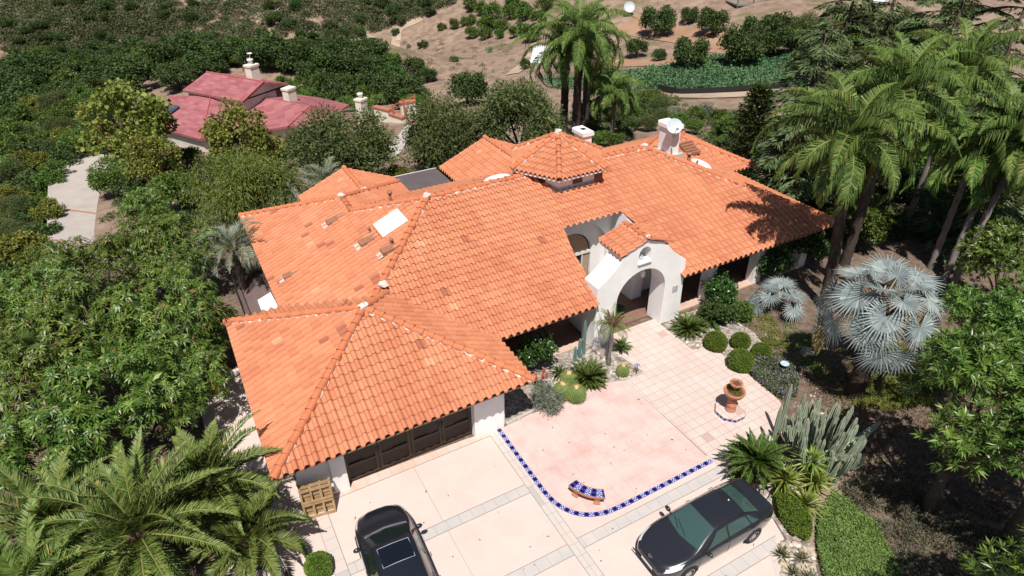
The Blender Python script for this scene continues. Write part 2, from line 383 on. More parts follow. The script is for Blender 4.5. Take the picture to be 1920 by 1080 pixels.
for p in ((gcx,gcy,gz+.12),(9.7,26.17,zR+.12),(22.65,26.17,zR+.12),(5.95,22.2,4.4),(6.78,30.93,E0+K*4.73+.12),(8.45,32.7,E0+K*2.95+.12)): blob(mort,p,.2)
for p in ((9.35,15.82,2.66),(-.05,25.3,2.66),(2.2,35.5,2.66),(32.2,26.7,2.68),(9.2,15.98,2.74)): blob(mort,p,.13)
tag(part(mort.build('mortar_blob',M_MORTAR,roof),roof),kind='stuff')
# under-eave boards: fascia, rafter tails, soffit
sf=MB()
def soffit(poly,z):  # a thin board just under the eave line
    n=len(poly); sf.add([(x,y,z) for x,y in poly]+[(x,y,z+.05) for x,y in poly],[tuple(range(n)),tuple(range(2*n-1,n-1,-1))]+[(i,(i+1)%n,n+(i+1)%n,n+i) for i in range(n)])
soffit([(-.13,15.78),(9.42,15.78),(9.42,25.3),(-.13,25.3)],E0-.13)
soffit([(2.12,18.62),(14.4,18.62),(15.0,22.75),(15.0,33.6),(2.12,33.6)],E0-.10)
soffit([(19.42,18.62),(30.2,18.62),(30.2,33.6),(18.8,33.6),(18.8,22.75)],E0-.10)
hp(sf,'soffit',M_SOFF)
# walls
wl=MB()
wl.box(.55,2.19,16.62,25.0,-.3,2.46); wl.box(7.24,8.62,16.62,25.0,-.3,2.46); wl.box(2.19,7.24,16.62,17.0,2.2,2.46); wl.box(2.19,7.24,17.6,25.0,-.3,2.46)   # garage
wl.box(7.24,8.51,16.48,16.619,-.05,2.46); wl.box(1.66,2.19,16.50,16.619,-.05,2.46)
wl.box(2.8,8.0,22.0,33.0,-.6,2.49); wl.box(8.0,14.9,21.9,33.2,-.3,2.49); wl.box(18.9,29.5,21.6,33.1,-.3,2.49)
wl.box(14.9,18.9,23.9,28.2,-.3,4.5)     # entry hall
wl.box(2.8,10.7,33.0,34.9,-.6,2.49); wl.box(6.1,10.8,34.9,36.1,-.6,2.5); wl.box(15.1,20.6,33.1,36.1,-.3,2.5); wl.box(29.5,31.7,27.2,32.8,-.3,2.5)
# gables
wl.prism([(5.7,2.5),(11.2,2.5),(8.45,3.7)],1,36.0,36.12); wl.prism([(14.8,2.5),(20.9,2.5),(17.87,3.85)],1,36.0,36.13)
# side walls of the entry court, up to the roof
for (xa,xb,xc,xd) in ((14.5,14.62,15.10,15.22),(19.16,19.28,18.54,18.66)):
    V=[(xa,19.9,2.3),(xb,19.9,2.3),(xd,23.4,2.3),(xc,23.4,2.3),(xa,19.9,pl_mainF(0,19.9)-.06),(xb,19.9,pl_mainF(0,19.9)-.06),(xd,23.4,pl_mainF(0,23.4)-.08),(xc,23.4,pl_mainF(0,23.4)-.08)]
    wl.add(V,[(0,3,2,1),(4,5,6,7),(0,1,5,4),(1,2,6,5),(2,3,7,6),(3,0,4,7)])
walls=hp(wl,'wall',M_STUC)
# entry hall front wall with a round-headed recess, window in it
def arch_panel(mb,x0,x1,z0,z1,cx,r,zs,y0,y1,n=20):
    """rectangular wall x0..x1 z0..z1 with an arched opening, thickness y0..y1"""
    ax=np.linspace(PI,0,n); A=[(cx-r,z0)]+[(cx+r*math.cos(a),zs+r*math.sin(a)) for a in ax]+[(cx+r,z0)]
    Bo=[(x0,z0)]+[(x0+(x1-x0)*i/(n-1),z1) for i in range(n)]+[(x1,z0)]
    V=[];m=len(A)
    for y in (y0,y1):
        V+=[(x,y,z) for x,z in A]+[(x,y,z) for x,z in Bo]
    F=[]
    for i in range(m-1):
        F+=[(i,i+1,m+i+1,m+i),(2*m+i,3*m+i,3*m+i+1,2*m+i+1),(i,2*m+i,2*m+i+1,i+1),(m+i,m+i+1,3*m+i+1,3*m+i)]
    return mb.add(V,F)
ew=MB(); arch_panel(ew,14.7,18.95,-.0,4.55,16.65,1.75,2.1,23.4,23.65); arch_panel(ew,14.7,18.95,0,4.5,16.25,1.3,2.0,23.65,23.85)
hp(ew,'entry_wall',M_STUC)
gl=MB(); ax=np.linspace(PI,0,18)
gl.prism([(14.95,0)]+[(16.25+1.3*math.cos(a),2.0+1.3*math.sin(a)) for a in ax]+[(17.55,0)],1,23.8,23.84); win=hp(gl,'arched_window',M_GLASS)
wf=MB(); wf.box(14.98,17.55,23.7,23.79,1.9,2.06); wf.box(16.2,16.28,23.7,23.79,.05,1.9); wf.box(17.05,17.1,23.72,23.79,.05,1.9); part(wf.build('frame',M_FRAME,win),win)
bl=MB(); bl.prism([(15.0,2.07)]+[(16.25+1.22*math.cos(a),2.07+1.14*math.sin(a)) for a in ax]+[(17.5,2.07)],1,23.77,23.795); bl.box(17.11,17.5,23.77,23.795,.3,1.89); part(bl.build('blind',M_BLIND,win),win)
# arched entry portal
def arc_pts(cx,cz,r,a0,a1,n): return [(cx+r*math.cos(a),cz+r*math.sin(a)) for a in np.linspace(a0,a1,n)]
cx=17.0; ri=1.41; zs=2.18
inner=[(cx-ri,0)]+arc_pts(cx,zs,ri,PI,0,23)+[(cx+ri,0)]
def smooth_curve(p0,p1,sag,n=7):
    p0=np.array(p0);p1=np.array(p1); return [tuple(p0+(p1-p0)*t+np.array([0,-sag*4*t*(1-t)])) for t in np.linspace(0,1,n)]
outer=[(14.47,0)]+[(14.47,3.36)]+smooth_curve((14.55,3.43),(15.66,4.40),.10)+[(15.70,4.55),(15.92,4.57),(15.94,4.72),(cx,5.1),(18.06,4.72),(18.08,4.57),(18.30,4.55),(18.34,4.40)]+smooth_curve((18.34,4.38),(19.4,3.45),.05)[1:]+[(19.5,3.38),(19.6,0)]
def resample(poly,n):
    P=np.array(poly);d=np.r_[0,np.cumsum(np.linalg.norm(np.diff(P,axis=0),axis=1))]; t=np.linspace(0,d[-1],n)
    t=np.unique(np.r_[t,d]); return np.stack([np.interp(t,d,P[:,0]),np.interp(t,d,P[:,1])],1)
pr_=bmesh.new()
def portal():
    mb=MB(); n=len(inner); d=np.array(outer)
    # pair each inner point with the outer outline by arc length
    D=np.r_[0,np.cumsum(np.linalg.norm(np.diff(d,axis=0),axis=1))]
    bm=bmesh.new()
    fv=[bm.verts.new((x,18.8,z)) for x,z in outer+inner[::-1]]
    f=bm.faces.new(fv); r=bmesh.ops.extrude_face_region(bm,geom=[f]); vs=[g for g in r['geom'] if isinstance(g,bmesh.types.BMVert)]
    for v in vs: v.co.y=19.8
    bmesh.ops.recalc_face_normals(bm,faces=bm.faces); bmesh.ops.triangulate(bm,faces=[q for q in bm.faces if len(q.verts)>4])
    me=bpy.data.meshes.new('entry_arch')
    for q in bm.faces: q.smooth=False
    bm.to_mesh(me); bm.free(); me.materials.append(M_STUC); return me
arch=link('entry_arch',portal())
# bell niche: a real recess cut through by a boolean cutter kept out of the scene
nb=MB(); nb.prism([(16.62,4.06)]+arc_pts(16.95,4.45,.33,PI,0,12)[0:]+[(17.28,4.06)],1,18.0,19.35); ncut=bpy.data.objects.new('cut',nb.mesh('cut',None,fix=True))
COL.objects.link(ncut)
md=arch.modifiers.new('niche','BOOLEAN'); md.operation='DIFFERENCE'; md.object=ncut; md.solver='EXACT'
bpy.context.view_layer.update(); dg=bpy.context.evaluated_depsgraph_get(); me2=bpy.data.meshes.new_from_object(arch.evaluated_get(dg)); arch.modifiers.clear(); arch.data=me2; bpy.data.objects.remove(ncut)
part(arch); bevel(arch,.035,2,30)
sb=MB(); sb.box(16.58,17.32,18.71,18.8,3.965,4.03); part(sb.build('niche_ledge',M_STUC,arch),arch)
be=MB(); be.lathe([(.001,.3),(.05,.29),(.07,.2),(.1,.06),(.15,0),(.13,0),(.09,.05),(.001,.08)],(16.95,19.08,4.07),14); part(be.build('bell',M_GREYM,arch,True),arch)
tp=MB(); tp.box(18.9,19.23,18.78,18.797,1.72,2.06)
t=NT('blue_wall_tile'); v=t.obj(); ch=t.n('TexChecker',Scale=12.0,Vector=v).outputs[1]; wv=t.n('TexVoronoi',Scale=22.0,Vector=v).outputs['Distance']
M_WTILE=t.done(t.mix(t.math('GREATER_THAN',t.math('ADD',t.math('MULTIPLY',ch,.15),wv),.42),(.05,.05,.16),(.55,.53,.55)),.3,.5)
part(tp.build('tile_panel',M_WTILE,arch),arch)
# little tiled roof on the gable of the portal, ridge runs back
pr=MB(); zt=5.14
tile_face(pr,[(15.55,18.72),(17.0,18.72),(17.0,20.55),(15.55,20.55)],lambda x,y:zt-.34*(17.0-x),(-1,0),tw=.26,tc=.42,seed=31,off=(15.55,18.72))
tile_face(pr,[(17.0,18.72),(18.4,18.72),(18.4,20.55),(17.0,20.55)],lambda x,y:zt-.34*(x-17.0),(1,0),tw=.26,tc=.42,seed=32,off=(18.4,18.72))
prf=hp(pr,'gable_roof',M_ROOF,uv=np.concatenate(pr.U))
pc=MB(); pm=MB(); ridge_caps(pc,pm,(17.0,18.70,zt),(17.0,20.5,zt),r=.12,mortar=.5); pc2=MB(); ridge_caps(pc2,None,(18.42,18.78,zt-.5),(17.05,18.78,zt-.03),r=.085,lift=.06); part(pc2.build('barge_tile',M_CAP,prf),prf); part(pc.build('ridge_cap',M_CAP,prf),prf); blob(pm,(17.0,18.8,zt+.14),.12); part(pm.build('mortar',M_MORTAR,prf),prf)
ub=MB(); ub.prism([(15.75,4.4),(18.25,4.4),(18.25,4.64),(17,5.06),(15.75,4.64)],1,19.8,20.45); hp(ub,'gable_block',M_STUC)
# portal passage: rear pier walls and the lantern
for q in ((14.7,15.45,19.9,21.2,0,2.3),(18.5,19.15,21.2,22.7,0,2.6)):
    ps=MB(); ps.box(*q); hp(ps,'passage_pier',M_STUC)
ln=MB(); ln.tube([(17.4,19.3,3.55),(17.4,19.3,3.2)],.012,6); ln.lathe([(.001,.0),(.07,-.03),(.12,-.16),(.1,-.36),(.05,-.4),(.001,-.42)],(17.4,19.3,3.2),8); hp(ln,'hanging_lantern',M_FRAME)
# porch columns and beams
for x in (21.95,25.35,28.85):
    c=MB(); c.box(x-.27,x+.27,19.2,19.74,0,2.45); bevel(hp(c,'porch_column',M_STUC),.02)
c=MB(); c.box(8.62,9.1,19.2,19.7,0,2.45); bevel(hp(c,'porch_column',M_STUC),.02)
for q in ((9.1,14.47,19.3,19.6,2.2,2.48),(19.6,29.1,19.3,19.6,2.2,2.48)):
    bm_=MB(); bm_.box(*q); hp(bm_,'porch_beam',M_WOODD)
# porch windows and doors (deep shade)
for (x0,x1,yy) in ((10.0,12.6,21.9),(20.4,22.4,21.6),(23.6,25.6,21.6),(26.6,28.6,21.6)):
    g=MB(); g.box(x0,x1,yy-.05,yy-.004,.1,2.15); wn_=hp(g,'porch_window',M_GLASS); f=MB()
    for xa in (x0,(x0+x1)/2-.04,x1-.08): f.box(xa,xa+.08,yy-.09,yy-.051,.1,2.15)
    f.box(x0,x1,yy-.1,yy-.091,2.06,2.15); part(f.build('frame',M_WOODD,wn_),wn_)
# garage doors: sectional timber door with carriage-style panels and strap hinges
gd=MB(); gd.box(2.19,7.24,16.80,16.9,0,2.2); door=hp(gd,'garage_door',M_WOODD)
pn=MB(); n=4; wd=(7.24-2.19)/n
for i in range(n):
    xa=2.19+i*wd; xb=xa+wd
    pn.box(xa+.012,xa+.13,16.77,16.799,.03,2.15); pn.box(xb-.13,xb-.012,16.77,16.799,.03,2.15)
    for z in (.03,.72,1.42,2.03): pn.box(xa+.131,xb-.131,16.77,16.799,z,z+.12)
part(pn.build('door_rail',plain('door_rail_wood',(.05,.034,.025),.5,.35,.3,6,.4,30),door),door)
for i in range(n):
    s=1 if i%2==0 else -1; xa=2.19+i*wd+.16 if s>0 else 2.19+(i+1)*wd-.16
    for z in (.86,1.56):
        ir=MB(); ir.prism([(xa,z-.025),(xa+s*.42,z-.02),(xa+s*.47,z-.045),(xa+s*.56,z),(xa+s*.47,z+.045),(xa+s*.42,z+.02),(xa,z+.025)],1,16.75,16.769); part(ir.build('strap_hinge',M_METD,door),door)
    if i%2:
        for sd in (-.05,.05):
            ir=MB(); ir.box(2.19+i*wd+sd-.02,2.19+i*wd+sd+.02,16.735,16.769,1.0,1.26); part(ir.build('handle',M_METD,door),door)
for x in (1.95,4.7,7.5):
    lm=MB(); lm.lathe([(.001,0),(.07,-.02),(.1,-.16),(.06,-.28),(.001,-.3)],(x,16.35,2.47),8); hp(lm,'eave_lamp',M_METD)
# cupola: hexagonal lantern
cu=MB(); cc=(17.2,26.62); RE=2.72; RW=2.14; ZE=6.06; ZA=7.42
hexp=[np.array([cc[0]+math.cos(R(a)),cc[1]+math.sin(R(a))]) for a in (240,300,0,60,120,180)]
hx=lambda r,i:(cc[0]+r*math.cos(R(240+60*i)),cc[1]+r*math.sin(R(240+60*i)))
V=[(*hx(RW,i),z) for z in (4.3,ZE-.02) for i in range(6)]
cu.add(V,[(i,(i+1)%6,6+(i+1)%6,6+i) for i in range(6)]+[(11,10,9,8,7,6)]); cup=hp(cu,'cupola',M_STUC)
cr=MB(); cc_=MB(); cm=MB()
for i in range(6):
    a,b=np.array(hx(RE,i)),np.array(hx(RE,i+1)); mid=(a+b)/2; d=mid-np.array(cc); ap=np.linalg.norm(d); d/=ap
    sl=(ZA-ZE)/ap
    tile_face(cr,[tuple(a),tuple(b),cc],(lambda x,y,d=d,ap=ap,sl=sl:ZE+sl*(ap-((x-cc[0])*d[0]+(y-cc[1])*d[1]))),tuple(d),tw=.26,tc=.36,seed=40+i,hs=.8,off=tuple(a))
    cc_=MB(); ridge_caps(cc_,cm,(*(a*.99+np.array(cc)*.01),ZE+.03),(*cc,ZA),r=.13,mortar=.8); part(cc_.build('ridge_cap',M_CAP,cup),cup)
    blob(cm,(*(a*.92+np.array(cc)*.08),ZE+.14),.1)
blob(cm,(*cc,ZA+.14),.2)
cr_=part(cr.build('roof',M_ROOF,cup,uv=np.concatenate(cr.U)),cup); tag(part(cm.build('mortar',M_MORTAR,cup),cup),kind='stuff')
so_=MB(); so_.add([(*hx(RE-.06,i),z) for z in (ZE-.1,ZE-.03) for i in range(6)],[(5,4,3,2,1,0),(6,7,8,9,10,11)]+[(i,(i+1)%6,6+(i+1)%6,6+i) for i in range(6)]); part(so_.build('soffit',M_STUC,cup),cup)
for i in range(6):
    cw=MB()
    a,b=np.array(hx(RW*.999,i)),np.array(hx(RW*.999,i+1)); e=(b-a)/np.linalg.norm(b-a); nn=np.array([e[1],-e[0]])
    m=(a+b)/2+e*.05; q=[]
    for (s,dn) in ((-.28,.004),(.28,.004)): q.append(m+e*s+nn*dn)
    zz=(5.47,5.86); cw.add([(*q[0],zz[0]),(*q[1],zz[0]),(*q[1],zz[1]),(*q[0],zz[1])]+[(*(p+nn*.04),z) for p,z in ((q[0],zz[0]),(q[1],zz[0]),(q[1],zz[1]),(q[0],zz[1]))],[(4,5,6,7),(0,1,5,4),(1,2,6,5),(2,3,7,6),(3,0,4,7)])
    part(cw.build('window',plain('cupola_window',(.09,.055,.035),.35,.5,.3,12),cup),cup)
fl=MB()
for i in (5,0):
    a,b=np.array(hx(RW+.01,i)),np.array(hx(RW+.01,i+1)); o_=[(p-np.array(cc))/RW for p in (a,b)]
    za=pl_mainF(0,a[1])+.09; zb=pl_mainF(0,b[1])+.09
    if a[1]>26.17: za=pl_mainB(0,a[1])+.09
    if b[1]>26.17: zb=pl_mainB(0,b[1])+.09
    fl.add([(*a,za+.16),(*b,zb+.16),(*b,zb),(*a,za),(*(a+o_[0]*.18),za-.02),(*(b+o_[1]*.18),zb-.02)],[(0,1,2,3),(3,2,5,4)])
part(fl.build('flashing',M_FLASH,cup),cup)
# chimneys
def chimney(x0,x1,y0,y1,zb,zt,cap=.09,ch=.26,mat=M_STUC):
    m=MB(); m.box(x0,x1,y0,y1,zb,zt-ch); o=hp(m,'chimney',mat); bevel(o,.02)
    c=MB(); c.prism([(x0-cap,zt-ch),(x1+cap,zt-ch),(x1+cap,zt-.06),(x1+cap-.06,zt),(x0-cap+.06,zt),(x0-cap,zt-.06)],1,y0-cap,y1+cap); part(c.build('chimney_cap',mat,o),o)
    f=MB(); xm,ym=(x0+x1)/2,(y0+y1)/2; f.box(xm-.14,xm+.14,ym-.14,ym+.14,zt,zt+.03); part(f.build('flue',M_METD,o),o); return o
ch1=chimney(23.7,24.3,25.3,26.35,4.2,7.15)
fb=MB(); fb.box(23.45,24.55,25.12,25.298,4.98,5.5); fb.box(23.42,23.698,25.12,26.4,5.3,5.56); part(fb.build('flashing',M_FLASH,ch1),ch1)
ch2=chimney(20.9,21.5,29.6,30.6,3.0,5.95)
# satellite dish bolted to the first chimney
dm=MB(); r_=np.linspace(0,.44,6); th=np.linspace(0,2*PI,22,endpoint=False)
Pd=np.stack([r_[:,None]*np.cos(th),.92*r_[:,None]*np.sin(th),np.repeat((.32*r_**2)[:,None],22,1)],-1); dm.grid(Pd,closed_u=True); dm.grid(Pd-np.array([0,0,.012]),closed_u=True)
dm.V=[v@np.array(Matrix.Rotation(R(58),3,'X').transposed())@np.array(Matrix.Rotation(R(-22),3,'Z').transposed())+np.array([23.62,25.15,7.18]) for v in dm.V]
dish=part(dm.build('satellite_dish',M_DISH,ch1,True),ch1)
da=MB(); da.tube([(23.75,25.3,6.5),(23.7,25.1,6.55),(23.62,25.16,7.1)],.03,6); da.tube([(23.55,25.0,6.85),(23.38,24.62,7.22)],.018,6); da.box(23.33,23.43,24.56,24.68,7.17,7.29); part(da.build('dish_arm',M_GREYM,ch1),ch1)
# skylights, vents and pipes
def surf(px,py,n,c,d=.1): return onplane(px,py,np.array(n,float),c+d)
nL=np.array([-K,0,1]); cL=E0-K*2.05
quad=[surf(px,py,nL,cL,.16) for px,py in ((697,422),(742,392),(765,412),(718,446))]
x0=min(q[0] for q in quad);x1=max(q[0] for q in quad);y0=min(q[1] for q in quad);y1=max(q[1] for q in quad)
def slab(x0,x1,y0,y1,pl,h0,h1):
    m=MB(); P=[(x0,y0),(x1,y0),(x1,y1),(x0,y1)]; return m.add([(x,y,pl(x,y)+h0) for x,y in P]+[(x,y,pl(x,y)+h1) for x,y in P],[(3,2,1,0),(4,5,6,7),(0,1,5,4),(1,2,6,5),(2,3,7,6),(3,0,4,7)])
sk=hp(slab(x0,x1,y0,y1,pl_mainL,0,.15),'skylight',M_CAP); part(slab(x0+.05,x1-.03,y0+.05,y1-.05,pl_mainL,.15,.19).build('skylight_pane',M_SKYL,sk),sk)
def dome(cx,cy,rx,ry,pl):
    th=np.linspace(0,2*PI,18,endpoint=False); ph=np.linspace(0,PI/2,6); m=MB()
    X=cx+rx*np.cos(ph)[:,None]*np.cos(th); Y=cy+ry*np.cos(ph)[:,None]*np.sin(th); m.grid(np.stack([X,Y,pl(X,Y)+.1+.28*np.sin(ph)[:,None]+0*X],-1),closed_u=True)
    c=MB(); c.grid(np.stack([cx+rx*1.05*np.cos(th)+0*np.zeros((3,1)),cy+ry*1.05*np.sin(th)+0*np.zeros((3,1)),pl(cx+rx*np.cos(th),cy+ry*np.sin(th))+np.array([[0],[.1],[.115]])],-1),closed_u=True)
    o=hp(m,'dome_skylight',M_SKYL,smooth=True); part(c.build('curb',M_FLASH,o),o)
dome(13.9,27.1,.75,.6,pl_mainB); p=onplane(1315,306,(K,0,1),E0+K*30.3+.2); dome(p[0],p[1],.55,.7,pl_mainR)
def vent_tile(px,py,s=1):
    q=surf(px,py,nL,cL,.1); m=MB(); w=.22*s; l=.38*s
    P=[(q[0]-l,q[1]-w),(q[0]+l,q[1]-w),(q[0]+l,q[1]+w),(q[0]-l,q[1]+w)]; hh=(.2,.03,.03,.2)
    m.add([(x,y,pl_mainL(x,y)+.02) for x,y in P]+[(x,y,pl_mainL(x,y)+.04+h) for (x,y),h in zip(P,hh)],[(3,2,1,0),(4,5,6,7),(0,1,5,4),(1,2,6,5),(2,3,7,6),(3,0,4,7)])
    o=hp(m,'roof_vent',M_VENT); f=MB(); f.add([(x,y,pl_mainL(x,y)+.10) for x,y in ((q[0]-l-.22,q[1]-w-.05),(q[0]-l,q[1]-w-.05),(q[0]-l,q[1]+w+.05),(q[0]-l-.22,q[1]+w+.05))],[(0,1,2,3)]); part(f.build('flashing',M_FLASH,o),o)
vent_tile(629,411,1.2); vent_tile(690,450,1.1); vent_tile(730,466,1.0); vent_tile(544,515,.85)
def pipe(p,h,r=.07):
    m=MB(); p=np.array(p); m.tube([p-[0,0,.1],p+[0,0,h]],r,8); m.lathe([(.001,.12),(r*1.8,.1),(r*1.9,0),(r*1.3,-.02)],tuple(p+[0,0,h]),10); hp(m,'vent_pipe',M_VENT,smooth=True)
pipe(onplane(733,381,(0,K,1),E0+K*33.82),.55); pipe(onplane(1290,307,(K,0,1),E0+K*30.3),.55,.09); pipe(onplane(1306,314,(K,0,1),E0+K*30.3),.3,.035); pipe(surf(694,440,nL,cL,0),.3,.04); pipe(surf(735,462,nL,cL,0),.3,.05)
# louvred cover behind the chimney
p=onplane(1291,281,(0,-K,1),E0-K*26.5+.12); lv=MB()
for i in range(5): lv.box(p[0]-.5,p[0]+.5,p[1]-.55+i*.22,p[1]-.36+i*.22,p[2]-.16+i*.092,p[2]+.02+i*.092)
hp(lv,'louvred_vent',M_VENT)
# flat patio covers
for q in ((11.42,14.5,33.95,37.0,2.28,2.42),(21.35,25.2,33.7,38.2,2.3,2.46)):
    m=MB(); m.box(*q); o=hp(m,'patio_cover',M_FLAT); f=MB(); f.box(q[0],q[1],q[3]+.003,q[3]+.06,q[4]-.1,q[5]+.02); part(f.build('fascia',M_FRAME,o),o)
    for px_ in (q[0]+.2,q[1]-.3):
        f=MB(); f.box(px_,px_+.1,q[3]-.25,q[3]-.15,-1.6,q[4]-.002); part(f.build('post',M_FRAME,o),o)
# flat service roof west of the main roof and its white panel
# ---------------------------------------------------------------- terrain
def _pt(px,py,z): p=G(px,py,z); return (p[0],p[1],z)
CTRL=[_pt(*q) for q in ((150,295,-7),(110,450,-5.2),(60,200,-13),(100,30,-6),(300,30,-6),(600,5,-2),(480,60,-9),(375,275,-7),(640,225,-6.5),(520,180,-9),(720,300,-2.2),(760,215,-6),(830,300,-1),
  (1075,255,-1.2),(1145,262,-1.6),(1015,120,-8),(1300,178,-4),(1340,110,-4),(1470,110,-3.5),(1340,215,-2.2),(850,80,-11),(960,30,-8),(1000,120,-9),(760,30,-10),(700,190,-12),(640,110,-13),(1250,60,-5),(1200,10,-3),(1450,12,-1),(1650,8,0),(1880,100,-2),(1800,30,-1),(250,120,-13),(830,160,-11),(560,90,-12))]
CTRL+=[(x,y,0) for x in (-2,6,14,22,30) for y in (6,14,22,30,37)]+[(36,10,-.2),(38,20,-.4),(38,30,-.8),(30,2,-.2),(46,12,-.6),(16,0,0),(0,0,0),(5,-8,0),(24,-8,0),(60,20,-1.5),(90,40,-1.5),(130,60,1),(-8,14,-.8),(-9,24,-1.6),(-8,34,-2.2),(0,42,-2),(8,42,-1.2),(-16,20,-3.5),(-18,34,-5),(-30,20,-8),(-45,50,-12),(-70,90,-14),
  (-60,200,-2),(-20,260,8),(40,260,10),(110,250,12),(180,220,14),(230,150,14),(260,60,12),(300,300,40),(0,380,40),(150,380,45),(-120,300,30),(-120,100,-12),(-60,-10,-8),(200,-10,4)]
CTRL=np.array(CTRL,float)
def _phi(r): return np.sqrt(r*r+36)
_D=_phi(np.linalg.norm(CTRL[:,None,:2]-CTRL[None,:,:2],axis=2)); _n=len(CTRL)
_A=np.zeros((_n+3,_n+3)); _A[:_n,:_n]=_D+np.eye(_n)*.4*-1; _A[:_n,_n]=1; _A[:_n,_n+1:]=CTRL[:,:2]; _A[_n:,:_n]=_A[:_n,_n:].T
_W=np.linalg.solve(_A,np.r_[CTRL[:,2],0,0,0])
_h1=np.random.default_rng(3).uniform(0,6,(14,3))
def terr_exact(x,y):
    x=np.asarray(x,float); y=np.asarray(y,float); sh=x.shape; p=np.stack([x.ravel(),y.ravel()],1)
    z=np.zeros(len(p))
    for a in range(0,len(p),20000):
        q=p[a:a+20000]; z[a:a+20000]=_phi(np.linalg.norm(q[:,None]-CTRL[None,:,:2],axis=2))@_W[:_n]+_W[_n]+q@_W[_n+1:]
    # rough ground away from the pad
    d=np.maximum(np.maximum(-4.5-p[:,0],p[:,0]-34),np.maximum(-20-p[:,1],p[:,1]-38.5)); d=np.clip(d/14,0,1); d=d*d*(3-2*d)
    far=np.clip((np.hypot(p[:,0],p[:,1])-70)/90,0,1)
    nz=sum(np.sin(p[:,0]*f*math.cos(a)+p[:,1]*f*math.sin(a)+b)*w for f,a,b,w in ((.11,.3,1,.6),(.07,1.7,2,.9),(.23,.9,.5,.22),(.19,2.4,4,.28),(.41,1.2,3,.10),(.37,2.9,1,.11)))
    z=z+nz*(.25+1.1*far)
    return (z*d+(-.06)*(1-d)).reshape(sh)
_tx=np.arange(-156,308,1.0); _ty=np.arange(-40,428,1.0); _TX,_TY=np.meshgrid(_tx,_ty); _TG=terr_exact(_TX,_TY)
def terr(x,y):
    x=np.asarray(x,float);y=np.asarray(y,float); u=np.clip(x-_tx[0],0,len(_tx)-1.001); v=np.clip(y-_ty[0],0,len(_ty)-1.001); i=u.astype(int); j=v.astype(int); a=u-i; b=v-j
    return (_TG[j,i]*(1-a)+_TG[j,i+1]*a)*(1-b)+(_TG[j+1,i]*(1-a)+_TG[j+1,i+1]*a)*b
def tz(x,y): return float(terr(np.array([x]),np.array([y]))[0])
def TP(px,py):
    """survey point where the sight line meets the terrain"""
    d=ray(px,py); t=np.linspace(15,420,900); P=CP+t[:,None]*d
    h=P[:,2]-terr(P[:,0],P[:,1]); k=int(np.argmax(h<0)); 
    if h[k]>=0: k=len(t)-1
    a,b=t[max(k-1,0)],t[k]
    for _ in range(12):
        m=(a+b)/2; q=CP+m*d
        if q[2]-tz(q[0],q[1])<0: b=m
        else: a=m
    return CP+b*d
def axis(a,b,c,d,f,s):
    """coordinates from a to d, fine (f) between b and c, coarse (s) outside"""
    return np.unique(np.r_[np.arange(a,b,s),np.arange(b,c,f),np.arange(c,d+.1,s)])
gx=axis(-150,-60,110,300,1.5,6); gy=axis(-30,-10,170,420,1.5,6)
X,Y=np.meshgrid(gx,gy); Z=terr(X,Y)
gm=MB(); gm.grid(np.stack([X,Y,Z],-1))
t=NT('hill_ground'); p=t.pos(); n1=t.noise(.045,6,p,.62); n2=t.noise(.6,5,p,.65); n3=t.noise(7,4,p,.7)
dirt=t.ramp(n1,[(.36,(.235,.158,.125)),(.5,(.30,.208,.162)),(.62,(.37,.272,.21))])
grass=t.ramp(n2,[(.36,(.10,.08,.05)),(.5,(.25,.178,.138)),(.68,(.38,.285,.225))])
col=t.mix(.55,dirt,grass); col=t.mix(t.ramp(n3,[(.45,0),(.75,.55)]),col,(.15,.105,.065))
gv=t.ramp(t.noise(.11,5,p,.6),[(.55,0),(.68,.75)]); col=t.mix(gv,col,(.10,.11,.04))
# near soil of the garden is brown mulch
ln_=t.n('VectorMath',operation='LENGTH'); t.set(ln_.inputs[0],p); nr=t.ramp(t.math('DIVIDE',ln_.outputs['Value'],60),[(.7,1),(.95,0)])
soil=t.ramp(t.noise(3.5,6,p,.7),[(.3,(.085,.058,.042)),(.5,(.155,.112,.085)),(.72,(.23,.175,.135))])
col=t.mix(nr,col,soil)
M_GROUND=t.done(col,.95,.1,t.bump(t.noise(5,6,p,.7),.6,.08))
tag(gm.build('ground',M_GROUND,smooth=True),kind='structure')

